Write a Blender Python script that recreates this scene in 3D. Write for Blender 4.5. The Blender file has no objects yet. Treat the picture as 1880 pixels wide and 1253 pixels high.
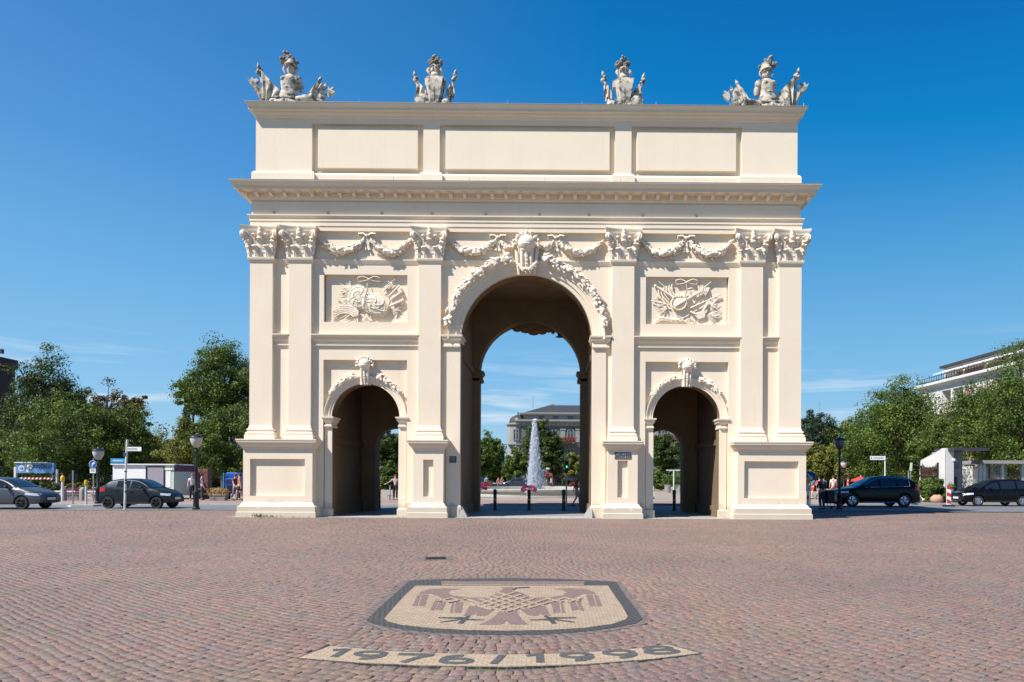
import bpy, math, random
import numpy as np
from mathutils import Vector, Matrix, Euler
from math import sin, cos, pi, radians, sqrt, atan2, hypot, floor

S = bpy.context.scene
COL = S.collection

# ------------------------------------------------------------ camera
CX, CD, CH = 0.986, 27.5, 1.6
YAW, ROLL, PITCH = 0.0079, 0.0047, 0.0008
FP, PPX, PPY = 1253.0, 1020.3, 876.9          # in pixels of the 1880 wide photograph
cd = bpy.data.cameras.new('camera')
cam = bpy.data.objects.new('camera', cd)
COL.objects.link(cam)
S.camera = cam
cd.sensor_width = 36.0
cd.lens = FP / 1880 * 36.0
cd.shift_x = -(PPX - 940) / 1880
cd.shift_y = (PPY - 626.5) / 1880
cd.clip_end = 3000
fw = Vector((sin(YAW) * cos(PITCH), cos(YAW) * cos(PITCH), sin(PITCH)))
rt0 = Vector((cos(YAW), -sin(YAW), 0))
up0 = rt0.cross(fw)
rt = cos(ROLL) * rt0 + sin(ROLL) * up0
up = -sin(ROLL) * rt0 + cos(ROLL) * up0
cam.matrix_world = Matrix(((rt.x, up.x, -fw.x, CX), (rt.y, up.y, -fw.y, -CD), (rt.z, up.z, -fw.z, CH), (0, 0, 0, 1)))

# ------------------------------------------------------------ world, sun, exposure
SUNV = Vector((0.70, 0.455, -1.0)).normalized()     # way the light travels
SUN_EL = math.asin(-SUNV.z)
SUN_AZ = atan2(-SUNV.x, -SUNV.y)                     # clockwise from +Y
w = bpy.data.worlds.new('World')
S.world = w
w.use_nodes = True
nt = w.node_tree
nt.nodes.clear()
out = nt.nodes.new('ShaderNodeOutputWorld')
bg = nt.nodes.new('ShaderNodeBackground')
sky = nt.nodes.new('ShaderNodeTexSky')
sky.sky_type = 'NISHITA'
sky.sun_disc = False
sky.sun_elevation = SUN_EL
sky.sun_rotation = SUN_AZ
sky.air_density = 1.0
sky.dust_density = 0.15
sky.ozone_density = 3.0
tc = nt.nodes.new('ShaderNodeTexCoord')
sep = nt.nodes.new('ShaderNodeSeparateXYZ')
nt.links.new(tc.outputs['Generated'], sep.inputs[0])
rs = nt.nodes.new('ShaderNodeValToRGB')        # deep polarised blue above, pale over the roofs
e = rs.color_ramp.elements
e[0].position = 0.0; e[0].color = (.36, .62, .82, 1)
e[1].position = 1.0; e[1].color = (.002, .07, .30, 1)
for p_, c_ in ((.06, (.33, .60, .83)), (.14, (.225, .52, .82)), (.26, (.125, .405, .75)), (.38, (.048, .285, .66)), (.50, (.010, .205, .56)), (.62, (.003, .150, .46))):
    q_ = e.new(p_); q_.color = (*c_, 1)
nt.links.new(sep.outputs['Z'], rs.inputs[0])
k1_ = nt.nodes.new('ShaderNodeVectorMath'); k1_.operation = 'SCALE'; k1_.inputs['Scale'].default_value = 6.35
nt.links.new(rs.outputs[0], k1_.inputs[0])
hsv = nt.nodes.new('ShaderNodeMixRGB'); hsv.inputs[0].default_value = 0.03
# paler towards the sun side (left), deeper away from it
f1_ = nt.nodes.new('ShaderNodeMath'); f1_.operation = 'MULTIPLY'; nt.links.new(sep.outputs['X'], f1_.inputs[0]); nt.links.new(sep.outputs['Z'], f1_.inputs[1])
f2_ = nt.nodes.new('ShaderNodeVectorMath'); f2_.operation = 'SCALE'; f2_.inputs[0].default_value = (-1.15, -1.05, -1.25); nt.links.new(f1_.outputs[0], f2_.inputs['Scale'])
f3_ = nt.nodes.new('ShaderNodeVectorMath'); nt.links.new(k1_.outputs[0], f3_.inputs[0]); nt.links.new(f2_.outputs[0], f3_.inputs[1])
f4_ = nt.nodes.new('ShaderNodeVectorMath'); f4_.operation = 'MAXIMUM'; f4_.inputs[1].default_value = (.004, .3, 1.0); nt.links.new(f3_.outputs[0], f4_.inputs[0])
nt.links.new(f4_.outputs[0], hsv.inputs[1]); nt.links.new(sky.outputs[0], hsv.inputs[2])
# thin high cloud low over the roofs
mp = nt.nodes.new('ShaderNodeMapping')
mp.inputs['Scale'].default_value = (2.2, 2.2, 22.0)
mp.inputs['Rotation'].default_value = (0.05, 0.03, 0.4)
nt.links.new(tc.outputs['Generated'], mp.inputs[0])
nz = nt.nodes.new('ShaderNodeTexNoise')
nz.inputs['Scale'].default_value = 2.4
nz.inputs['Detail'].default_value = 7
nz.inputs['Roughness'].default_value = 0.55
nz.inputs['Distortion'].default_value = 0.6
nt.links.new(mp.outputs[0], nz.inputs['Vector'])
r1 = nt.nodes.new('ShaderNodeValToRGB')
r1.color_ramp.elements[0].position = 0.50
r1.color_ramp.elements[1].position = 0.78
nt.links.new(nz.outputs['Fac'], r1.inputs[0])
r2 = nt.nodes.new('ShaderNodeValToRGB')
e = r2.color_ramp.elements
e[0].position = 0.03; e[0].color = (0.3, 0.3, 0.3, 1)
e[1].position = 0.19; e[1].color = (0, 0, 0, 1)
m = e.new(0.085); m.color = (0.75, 0.75, 0.75, 1)
m = e.new(0.13); m.color = (0.6, 0.6, 0.6, 1)
nt.links.new(sep.outputs['Z'], r2.inputs[0])
mu = nt.nodes.new('ShaderNodeMath'); mu.operation = 'MULTIPLY'
nt.links.new(r1.outputs[0], mu.inputs[0]); nt.links.new(r2.outputs[0], mu.inputs[1])
mx = nt.nodes.new('ShaderNodeMixRGB')
nt.links.new(mu.outputs[0], mx.inputs[0])
nt.links.new(hsv.outputs[0], mx.inputs[1])
mx.inputs[2].default_value = (5.5, 5.9, 6.1, 1)
nt.links.new(mx.outputs[0], bg.inputs[0])
bg.inputs[1].default_value = 0.10
nt.links.new(bg.outputs[0], out.inputs[0])

sd = bpy.data.lights.new('sun', 'SUN')
sd.energy = 5.0
sd.angle = radians(0.53)
sd.color = (1.0, 0.96, 0.925)
sun = bpy.data.objects.new('sun', sd)
COL.objects.link(sun)
sun.rotation_euler = SUNV.to_track_quat('-Z', 'Y').to_euler()
S.view_settings.view_transform = 'Standard'
S.view_settings.look = 'None'
S.view_settings.exposure = 0.66
S.view_settings.gamma = 1.0
S.cycles.max_bounces = 6

# ------------------------------------------------------------ photo pixels to places
def ray(px, py):
    a = (px - PPX) / FP
    b = -(py - PPY) / FP
    return fw + rt * a + up * b
def XZ(px, py, Y):
    """point of the upright plane y = Y seen at a photo pixel"""
    d = ray(px, py); t = (Y + CD) / d.y
    return (CX + d.x * t, CH + d.z * t)
def XA(px, Y, py=877):
    return XZ(px, py, Y)[0]
def ZA(py, Y, px=1000):
    return XZ(px, py, Y)[1]
def GR(px, py, z=0.0):
    """point of the ground seen at a photo pixel"""
    d = ray(px, py); t = (z - CH) / d.z
    return (CX + d.x * t, -CD + d.y * t)
def DX(px, dist):
    return XA(px, dist - CD)

# ------------------------------------------------------------ mesh building
class MB:
    def __init__(s):
        s.v = []; s.f = []; s.tone = None
    def add(s, vs, fs):
        n = len(s.v)
        s.v += [tuple(p) for p in vs]
        s.f += [tuple(i + n for i in f) for f in fs]
        return s
    def box(s, x0, x1, y0, y1, z0, z1):
        if x0 > x1: x0, x1 = x1, x0
        if y0 > y1: y0, y1 = y1, y0
        return s.add([(x0,y0,z0),(x1,y0,z0),(x1,y1,z0),(x0,y1,z0),(x0,y0,z1),(x1,y0,z1),(x1,y1,z1),(x0,y1,z1)],
                     [(0,3,2,1),(4,5,6,7),(0,1,5,4),(1,2,6,5),(2,3,7,6),(3,0,4,7)])
    def bbox(s, x0, x1, y0, y1, z0, z1, b=0.01):
        """box with a chamfer all round the upright edges and the top"""
        return s.mold(x0 + b, x1 - b, y0 + b, y1 - b, [(b, z0), (b, z1 - b), (0, z1)])
    def prism(s, poly, a, b, axis='y'):
        n = len(poly)
        def P(p, t):
            return {'y': (p[0], t, p[1]), 'z': (p[0], p[1], t), 'x': (t, p[0], p[1])}[axis]
        vs = [P(p, a) for p in poly] + [P(p, b) for p in poly]
        fs = [tuple(range(n)), tuple(range(2 * n - 1, n - 1, -1))]
        fs += [(i, i + n, (i + 1) % n + n, (i + 1) % n) for i in range(n)]
        return s.add(vs, fs)
    def mold(s, x0, x1, y0, y1, prof):
        """profile (out, z) carried round a rectangle, capped"""
        vs = []; fs = []
        for p, z in prof:
            vs += [(x0-p,y0-p,z),(x1+p,y0-p,z),(x1+p,y1+p,z),(x0-p,y1+p,z)]
        for k in range(len(prof) - 1):
            for i in range(4):
                j = (i + 1) % 4
                fs.append((4*k+i, 4*k+j, 4*k+4+j, 4*k+4+i))
        fs.append((3,2,1,0)); n = 4 * (len(prof) - 1); fs.append((n,n+1,n+2,n+3))
        return s.add(vs, fs)
    def ell(s, c, r, M=None, nu=8, nv=5):
        if not hasattr(r, '__len__'): r = (r, r, r)
        vs = [(0, 0, -1)]
        for j in range(1, nv):
            t = -pi / 2 + pi * j / nv
            for i in range(nu):
                a = 2 * pi * i / nu
                vs.append((cos(t) * cos(a), cos(t) * sin(a), sin(t)))
        vs.append((0, 0, 1))
        fs = [(0, 1 + (i + 1) % nu, 1 + i) for i in range(nu)]
        for j in range(nv - 2):
            for i in range(nu):
                a = 1 + j * nu + i; b = 1 + j * nu + (i + 1) % nu
                fs.append((a, b, b + nu, a + nu))
        L = len(vs) - 1
        fs += [(L, L - nu + i, L - nu + (i + 1) % nu) for i in range(nu)]
        res = []
        for v in vs:
            q = Vector((v[0]*r[0], v[1]*r[1], v[2]*r[2]))
            if M is not None: q = M @ q
            res.append((q.x+c[0], q.y+c[1], q.z+c[2]))
        return s.add(res, fs)
    def tube(s, pts, rad, n=8, flat=1.0, side=None, cap=True):
        """round or flattened tube; with side given, width lies along side"""
        pts = [Vector(p) for p in pts]
        if not hasattr(rad, '__len__'): rad = [rad] * len(pts)
        prev = None; vs = []; fs = []
        for k, p in enumerate(pts):
            t = (pts[min(k+1, len(pts)-1)] - pts[max(k-1, 0)])
            if t.length < 1e-9: t = Vector((0, 0, 1))
            t.normalize()
            if side is not None:
                a = Vector(side); a = a - t * a.dot(t)
                if a.length < 1e-6: a = t.orthogonal()
            elif prev is None:
                a = t.orthogonal()
            else:
                a = prev - t * prev.dot(t)
                if a.length < 1e-6: a = t.orthogonal()
            a.normalize(); prev = a; b = t.cross(a)
            fl = flat[k] if hasattr(flat, '__len__') else flat
            for i in range(n):
                th = 2 * pi * i / n
                vs.append(p + a * (cos(th) * rad[k]) + b * (sin(th) * rad[k] * fl))
        m = len(pts)
        for k in range(m - 1):
            for i in range(n):
                j = (i + 1) % n
                fs.append((k*n+i, k*n+j, (k+1)*n+j, (k+1)*n+i))
        if cap:
            fs.append(tuple(range(n-1, -1, -1))); fs.append(tuple((m-1)*n + i for i in range(n)))
        return s.add(vs, fs)
    def lathe(s, prof, c=(0,0,0), n=16, axis='z', cap=True):
        vs = []; fs = []
        for r, h in prof:
            for i in range(n):
                a = 2 * pi * i / n; x, y = r * cos(a), r * sin(a)
                q = {'z': (x, y, h), 'y': (x, h, y), 'x': (h, x, y)}[axis]
                vs.append((q[0]+c[0], q[1]+c[1], q[2]+c[2]))
        for k in range(len(prof) - 1):
            for i in range(n):
                j = (i + 1) % n
                fs.append((k*n+i, k*n+j, (k+1)*n+j, (k+1)*n+i))
        if cap:
            fs.append(tuple(range(n-1, -1, -1))); m = len(prof)-1; fs.append(tuple(m*n+i for i in range(n)))
        return s.add(vs, fs)
    def leaf(s, p, d, nrm, L, W, T=None):
        """solid lozenge leaf"""
        p = Vector(p); d = Vector(d).normalized(); nrm = Vector(nrm)
        a = d.cross(nrm)
        if a.length < 1e-6: a = d.orthogonal()
        a.normalize(); n = a.cross(d); T = T or W * 0.45
        q = p + d * (L * 0.42)
        return s.add([p, q + a*W/2, q + n*T/2, q - a*W/2, q - n*T/2, p + d*L],
                     [(0,1,2),(0,2,3),(0,3,4),(0,4,1),(5,2,1),(5,3,2),(5,4,3),(5,1,4)])
    def xf(s, M):
        s.v = [tuple(M @ Vector(p)) for p in s.v]; return s
    def build(s, name, mat, parent=None, smooth=None, loc=None):
        me = bpy.data.meshes.new(name)
        me.from_pydata(s.v, [], s.f)
        if s.tone is not None:
            at = me.attributes.new('tone', 'FLOAT', 'POINT')
            at.data.foreach_set('value', np.array(s.tone, dtype=np.float32))
        me.validate()
        if smooth is not None:
            me.polygons.foreach_set('use_smooth', [True] * len(me.polygons))
            if smooth < 180: me.set_sharp_from_angle(angle=radians(smooth))
        me.update()
        if mat is not None:
            for q in (mat if isinstance(mat, (list, tuple)) else [mat]): me.materials.append(q)
        o = bpy.data.objects.new(name, me)
        COL.objects.link(o)
        if loc: o.location = loc
        if parent: o.parent = parent
        return o

def tag(o, label=None, cat=None, group=None, kind=None):
    if label: o['label'] = label
    if cat: o['category'] = cat
    if group: o['group'] = group
    if kind: o['kind'] = kind
    return o
def thing(name, label, cat, loc=(0,0,0), rz=0, group=None, sc=None):
    o = bpy.data.objects.new(name, None)
    COL.objects.link(o)
    o.empty_display_size = 0.3
    o.location = loc; o.rotation_euler = (0, 0, rz)
    if sc: o.scale = sc
    return tag(o, label, cat, group)
def kids(o): return [c for c in bpy.data.objects if c.parent == o]
def copy_tree(o, loc=None, rz=None, label=None, parent=None):
    ch = kids(o)
    c = o.copy(); COL.objects.link(c)
    if parent: c.parent = parent
    if loc: c.location = loc
    if rz is not None: c.rotation_euler = (0, 0, rz)
    if label: c['label'] = label
    for k in ch: copy_tree(k, parent=c)
    return c

# ------------------------------------------------------------ materials
def nodes_of(m):
    m.use_nodes = True
    t = m.node_tree
    return t, t.nodes['Principled BSDF']
def mat(name, col, rough=0.6, metal=0.0, var=0.0, scale=3.0, bump=0.0, bscale=None, col2=None, spec=None, emit=None, coat=0):
    m = bpy.data.materials.new(name)
    t, b = nodes_of(m)
    b.inputs['Base Color'].default_value = (*col, 1)
    b.inputs['Roughness'].default_value = rough
    b.inputs['Metallic'].default_value = metal
    if spec is not None: b.inputs['Specular IOR Level'].default_value = spec
    if coat: b.inputs['Coat Weight'].default_value = coat; b.inputs['Coat Roughness'].default_value = 0.04
    if emit: b.inputs['Emission Color'].default_value = (*emit[0], 1); b.inputs['Emission Strength'].default_value = emit[1]
    tcn = t.nodes.new('ShaderNodeTexCoord')
    if var or col2:
        n = t.nodes.new('ShaderNodeTexNoise'); n.inputs['Scale'].default_value = scale
        n.inputs['Detail'].default_value = 6; n.inputs['Roughness'].default_value = 0.6
        t.links.new(tcn.outputs['Object'], n.inputs['Vector'])
        r = t.nodes.new('ShaderNodeValToRGB')
        r.color_ramp.elements[0].position = 0.3; r.color_ramp.elements[1].position = 0.72
        c2 = col2 or tuple(c * (1 - var) for c in col)
        c1 = col if col2 else tuple(min(1, c * (1 + var)) for c in col)
        r.color_ramp.elements[0].color = (*c2, 1); r.color_ramp.elements[1].color = (*c1, 1)
        t.links.new(n.outputs['Fac'], r.inputs[0]); t.links.new(r.outputs[0], b.inputs['Base Color'])
    if bump:
        n2 = t.nodes.new('ShaderNodeTexNoise'); n2.inputs['Scale'].default_value = bscale or scale * 4
        n2.inputs['Detail'].default_value = 5
        t.links.new(tcn.outputs['Object'], n2.inputs['Vector'])
        bp = t.nodes.new('ShaderNodeBump'); bp.inputs['Strength'].default_value = bump; bp.inputs['Distance'].default_value = 0.02
        t.links.new(n2.outputs['Fac'], bp.inputs['Height']); t.links.new(bp.outputs[0], b.inputs['Normal'])
    return m
def ramp(t, pts, fac):
    r = t.nodes.new('ShaderNodeValToRGB'); e = r.color_ramp.elements
    e[0].position = pts[0][0]; e[0].color = (*pts[0][1], 1)
    e[1].position = pts[-1][0]; e[1].color = (*pts[-1][1], 1)
    for p, c in pts[1:-1]:
        q = e.new(p); q.color = (*c, 1)
    t.links.new(fac, r.inputs[0]); return r

def stucco(name, lo, hi, dirt):
    """limewashed render: slow shifts in tone, faint vertical rain marks, a grubby foot"""
    m = bpy.data.materials.new(name); t, b = nodes_of(m)
    b.inputs['Roughness'].default_value = 0.85; b.inputs['Specular IOR Level'].default_value = 0.25
    g = t.nodes.new('ShaderNodeTexCoord')
    n = t.nodes.new('ShaderNodeTexNoise'); n.inputs['Scale'].default_value = 0.7; n.inputs['Detail'].default_value = 8
    t.links.new(g.outputs['Object'], n.inputs['Vector'])
    r = ramp(t, [(0.3, lo), (0.7, hi)], n.outputs['Fac'])
    mpn = t.nodes.new('ShaderNodeMapping'); mpn.inputs['Scale'].default_value = (5.0, 5.0, 0.35)
    t.links.new(g.outputs['Object'], mpn.inputs[0])
    n3 = t.nodes.new('ShaderNodeTexNoise'); n3.inputs['Scale'].default_value = 1.3; n3.inputs['Detail'].default_value = 6
    t.links.new(mpn.outputs[0], n3.inputs['Vector'])
    r3 = ramp(t, [(0.58, (0, 0, 0)), (0.85, (0.20, 0.20, 0.20))], n3.outputs['Fac'])
    mix = t.nodes.new('ShaderNodeMixRGB'); t.links.new(r3.outputs[0], mix.inputs[0])
    t.links.new(r.outputs[0], mix.inputs[1]); mix.inputs[2].default_value = (*dirt, 1)
    # splash zone at the very foot: stains with a ragged edge
    sp = t.nodes.new('ShaderNodeSeparateXYZ'); geo = t.nodes.new('ShaderNodeNewGeometry')
    t.links.new(geo.outputs['Position'], sp.inputs[0])
    n4 = t.nodes.new('ShaderNodeTexNoise'); n4.inputs['Scale'].default_value = 3.5; n4.inputs['Detail'].default_value = 8
    t.links.new(geo.outputs['Position'], n4.inputs['Vector'])
    ad = t.nodes.new('ShaderNodeMath'); ad.operation = 'MULTIPLY_ADD'; ad.inputs[1].default_value = -0.9
    t.links.new(n4.outputs['Fac'], ad.inputs[0]); t.links.new(sp.outputs['Z'], ad.inputs[2])
    r4 = ramp(t, [(0.0, (0.42, 0.42, 0.42)), (0.14, (0, 0, 0))], ad.outputs[0])
    mix2 = t.nodes.new('ShaderNodeMixRGB'); t.links.new(r4.outputs[0], mix2.inputs[0])
    t.links.new(mix.outputs[0], mix2.inputs[1]); mix2.inputs[2].default_value = (dirt[0]*.7, dirt[1]*.7, dirt[2]*.62, 1)
    t.links.new(mix2.outputs[0], b.inputs['Base Color'])
    n2 = t.nodes.new('ShaderNodeTexNoise'); n2.inputs['Scale'].default_value = 9; n2.inputs['Detail'].default_value = 8
    t.links.new(g.outputs['Object'], n2.inputs['Vector'])
    bp = t.nodes.new('ShaderNodeBump'); bp.inputs['Strength'].default_value = 0.25; bp.inputs['Distance'].default_value = 0.012
    t.links.new(n2.outputs['Fac'], bp.inputs['Height']); t.links.new(bp.outputs[0], b.inputs['Normal'])
    return m
def leafmat(name, c1, c2, c3):
    m = bpy.data.materials.new(name); t, b = nodes_of(m)
    at = t.nodes.new('ShaderNodeAttribute'); at.attribute_name = 'tone'
    r = ramp(t, [(0.0, c1), (0.5, c2), (1.0, c3)], at.outputs['Fac'])
    t.links.new(r.outputs[0], b.inputs['Base Color'])
    b.inputs['Roughness'].default_value = 0.55; b.inputs['Specular IOR Level'].default_value = 0.3
    tr = t.nodes.new('ShaderNodeBsdfTranslucent'); t.links.new(r.outputs[0], tr.inputs[0])
    mx_ = t.nodes.new('ShaderNodeMixShader'); mx_.inputs[0].default_value = 0.28
    o = t.nodes['Material Output']
    t.links.new(b.outputs[0], mx_.inputs[1]); t.links.new(tr.outputs[0], mx_.inputs[2]); t.links.new(mx_.outputs[0], o.inputs[0])
    return m

M = {}
M['stucco'] = stucco('cream_render', (0.76, 0.64, 0.483), (0.795, 0.685, 0.532), (0.50, 0.41, 0.31))
M['stuccoB'] = stucco('cream_render_plinth', (0.76, 0.65, 0.51), (0.82, 0.72, 0.585), (0.50, 0.44, 0.34))
M['ornament'] = mat('stucco_ornament', (0.79, 0.685, 0.545), 0.8, var=0.08, scale=4, bump=0.3, bscale=30)
M['stone'] = mat('weathered_sandstone', (0.52, 0.46, 0.37), 0.85, col2=(0.11, 0.105, 0.095), scale=3.6, bump=0.5, bscale=18)
tt, bb = M['stone'].node_tree, None
for n_ in tt.nodes:
    if n_.type == 'VALTORGB':
        n_.color_ramp.elements[0].position = 0.41; n_.color_ramp.elements[1].position = 0.54
M['stone_dark'] = mat('blackened_sandstone', (0.42, 0.38, 0.32), 0.85, col2=(0.045, 0.045, 0.04), scale=5, bump=0.5, bscale=18)
M['zinc'] = mat('zinc_sheet', (0.34, 0.32, 0.30), 0.5, 0.2, var=0.1)
M['darkmetal'] = mat('black_painted_metal', (0.018, 0.019, 0.02), 0.4, 0.2)
M['greymetal'] = mat('galvanised_steel', (0.42, 0.43, 0.43), 0.45, 0.6, var=0.15, scale=6)
M['lightmetal'] = mat('pale_painted_metal', (0.62, 0.63, 0.62), 0.5, 0.1, var=0.08, scale=5)
M['glass'] = mat('dark_window_glass', (0.03, 0.04, 0.05), 0.06, 0.0, spec=0.8)
M['carglass'] = mat('tinted_car_glass', (0.012, 0.016, 0.02), 0.04, 0.0, spec=0.9)
M['rubber'] = mat('tyre_rubber', (0.015, 0.015, 0.016), 0.8, var=0.2, scale=8)
M['alloy'] = mat('silver_alloy', (0.62, 0.62, 0.64), 0.25, 0.9)
M['darkalloy'] = mat('black_alloy', (0.04, 0.04, 0.042), 0.3, 0.7)
M['chrome'] = mat('chrome', (0.75, 0.76, 0.78), 0.12, 1.0)
M['lamp'] = mat('clear_lamp_glass', (0.7, 0.74, 0.78), 0.12, 0.3, spec=0.9)
M['redlamp'] = mat('red_lamp_glass', (0.35, 0.01, 0.01), 0.15)
M['plate'] = mat('number_plate', (0.7, 0.7, 0.66), 0.4)
M['blackplastic'] = mat('black_plastic', (0.02, 0.02, 0.021), 0.55)
M['white'] = mat('white_paint', (0.78, 0.78, 0.76), 0.5, var=0.05)
M['red'] = mat('red_paint', (0.55, 0.03, 0.03), 0.45)
M['blue'] = mat('traffic_blue', (0.01, 0.09, 0.35), 0.4)
M['skyblue'] = mat('sky_blue_sign', (0.02, 0.30, 0.62), 0.4)
M['yellow'] = mat('yellow_plastic', (0.75, 0.42, 0.01), 0.4)
M['bark'] = mat('tree_bark', (0.075, 0.06, 0.045), 0.9, var=0.35, scale=5, bump=0.6)
M['skin'] = mat('skin', (0.55, 0.34, 0.25), 0.55)
M['hair'] = mat('brown_hair', (0.06, 0.035, 0.02), 0.6)
M['concrete'] = mat('pale_concrete', (0.27, 0.26, 0.24), 0.85, var=0.15, scale=4, bump=0.3)
def rnd(a, b): return random.uniform(a, b)
# ------------------------------------------------------------ the city gate
G = thing('city_gate', 'tall cream rendered triumphal city gate with one high and two low arched passages', 'city gate')
ST, SB, OR = M['stucco'], M['stuccoB'], M['ornament']
M['passage'] = mat('dark_brown_render', (0.175, 0.118, 0.062), 0.9, var=0.12, scale=1.2, bump=0.3, bscale=14)  # one even dark brown for passage halls, front reveals and rear wall
HB = 11.04                      # half width at the pilasters
def arch_pts(cx, r, zs, n=28, a0=pi, a1=0):
    return [(cx + r * cos(a0 + (a1 - a0) * i / n), zs + r * sin(a0 + (a1 - a0) * i / n)) for i in range(n + 1)]
def comb(x0, x1, z1, holes):
    """wall outline standing on the ground with arched openings (cx, r, spring)"""
    p = [(x0, 0)]
    for cx, r, zs in holes:
        p.append((cx - r, 0)); p += arch_pts(cx, r, zs); p.append((cx + r, 0))
    p += [(x1, 0), (x1, z1), (x0, z1)]
    return p
AC, AR, AZ = 6.49, 1.38, 4.0    # side arches
MR, MZ = 2.65, 7.16             # main arch
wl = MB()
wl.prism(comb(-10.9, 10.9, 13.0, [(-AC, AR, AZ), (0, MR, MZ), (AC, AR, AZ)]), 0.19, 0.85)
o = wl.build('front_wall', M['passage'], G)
for s in (-1, 1):
    bk = MB(); bk.prism([(s*x, z) for x, z in [(4.805, 0), (AC - AR, 0)] + arch_pts(AC, AR, AZ) + [(AC + AR, 0), (8.155, 0), (8.155, 6.31), (4.805, 6.31)]], 0.172, 0.189)
    bk.build('recess_back', ST, G)
    bk = MB(); bk.box(*sorted((s*4.805, s*8.12)), 0.172, 0.189, 7.83, 9.74); bk.build('recess_back', ST, G)
# facing leaf of the wall with the recesses left open
fc = MB()
for s in (-1, 1):
    X = lambda a, b: (min(s*a, s*b), max(s*a, s*b))
    fc.box(*X(3.3, 4.805), 0, 0.19, 0, 12.2)
    fc.box(*X(8.155, 10.9), 0, 0.19, 0, 12.2)
    fc.box(*X(4.805, 8.155), 0, 0.19, 6.31, 7.83)
    fc.box(*X(4.805, 8.155), 0, 0.19, 9.74, 12.2)
p = [(-3.3, 0), (-MR, 0)] + arch_pts(0, MR, MZ) + [(MR, 0), (3.3, 0), (3.3, 12.2), (-3.3, 12.2)]
fc.prism(p, 0, 0.19)
fc.build('facing', ST, G)
# passages: piers, ceilings
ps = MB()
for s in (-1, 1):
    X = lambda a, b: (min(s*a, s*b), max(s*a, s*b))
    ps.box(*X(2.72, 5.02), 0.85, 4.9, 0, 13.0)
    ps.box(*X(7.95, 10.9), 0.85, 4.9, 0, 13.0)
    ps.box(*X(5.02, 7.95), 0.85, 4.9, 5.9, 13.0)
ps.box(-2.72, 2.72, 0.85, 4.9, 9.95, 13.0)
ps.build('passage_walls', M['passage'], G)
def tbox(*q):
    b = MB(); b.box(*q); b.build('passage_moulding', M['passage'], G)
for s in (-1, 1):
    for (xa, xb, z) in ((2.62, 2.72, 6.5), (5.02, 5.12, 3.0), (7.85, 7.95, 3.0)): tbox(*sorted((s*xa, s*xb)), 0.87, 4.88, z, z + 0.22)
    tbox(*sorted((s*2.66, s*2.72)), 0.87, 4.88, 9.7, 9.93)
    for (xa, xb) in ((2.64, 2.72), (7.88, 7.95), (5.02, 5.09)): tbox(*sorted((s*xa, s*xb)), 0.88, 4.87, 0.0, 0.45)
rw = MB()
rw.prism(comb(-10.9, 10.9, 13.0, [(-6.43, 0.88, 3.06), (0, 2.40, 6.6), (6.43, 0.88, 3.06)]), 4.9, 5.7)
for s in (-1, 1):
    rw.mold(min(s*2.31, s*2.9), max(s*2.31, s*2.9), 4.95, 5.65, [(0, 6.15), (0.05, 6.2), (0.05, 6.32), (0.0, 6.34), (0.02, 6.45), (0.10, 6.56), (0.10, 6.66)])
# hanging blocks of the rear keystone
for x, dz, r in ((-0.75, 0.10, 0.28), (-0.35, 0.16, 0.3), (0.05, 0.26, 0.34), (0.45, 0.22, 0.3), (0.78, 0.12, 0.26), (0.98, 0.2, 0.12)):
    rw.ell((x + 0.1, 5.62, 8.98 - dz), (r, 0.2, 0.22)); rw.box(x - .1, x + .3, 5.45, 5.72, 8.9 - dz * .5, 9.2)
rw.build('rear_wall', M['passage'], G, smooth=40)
hb_ = MB(); hb_.tube([(1.38, 5.5, 8.95), (1.4, 5.5, 8.5)], 0.025, 6); hb_.ell((1.42, 5.5, 8.42), (0.24, 0.1, 0.05)); hb_.ell((1.37, 5.5, 8.52), (0.07, 0.07, 0.13))
hb_.build('hanging_lamp', M['darkmetal'], G, smooth=60)

# pedestals
def pedestal(x0, x1, cap=0.2):
    yf, yb = -0.45, 0.0
    d = MB()
    xa, xb = x0 + 0.16, x1 - 0.16
    pa, pb = (x0 + (0.27 if x1 - x0 > 2 else 0.40), x1 - (0.30 if x1 - x0 > 2 else 0.40))
    d.box(x0, pa, yf, yb, 0.55, 2.75); d.box(pb, x1, yf, yb, 0.55, 2.75)
    d.box(pa, pb, yf, yb, 0.55, 0.84); d.box(pa, pb, yf, yb, 2.30, 2.75)
    d.box(pa, pb, yf + 0.13, yb, 0.84, 2.30)
    o = d.build('pedestal', ST, G)
    c = MB(); c.mold(x0, x1, yf, yb, [(0.0, 2.70), (0.03, 2.72), (0.03, 2.76), (0.07, 2.79), (0.13, 2.86), (0.15, 2.90), (0.15, 2.94), (0.19, 2.945), (0.20, 3.02), (0.215, 3.03), (0.215, 3.078)])
    c.build('pedestal_cap', ST, o, smooth=25)
    b = MB(); b.mold(x0, x1, yf, yb, [(0.20, -0.1), (0.20, 0.20), (0.165, 0.215), (0.165, 0.42), (0.15, 0.43), (0.10, 0.47), (0.05, 0.55), (0.02, 0.575), (0.0, 0.58)])
    b.build('pedestal_base', SB, o, smooth=25)
pedestal(-11.15, -8.42); pedestal(8.42, 11.15); pedestal(-4.45, -3.25); pedestal(3.25, 4.45)

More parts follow.
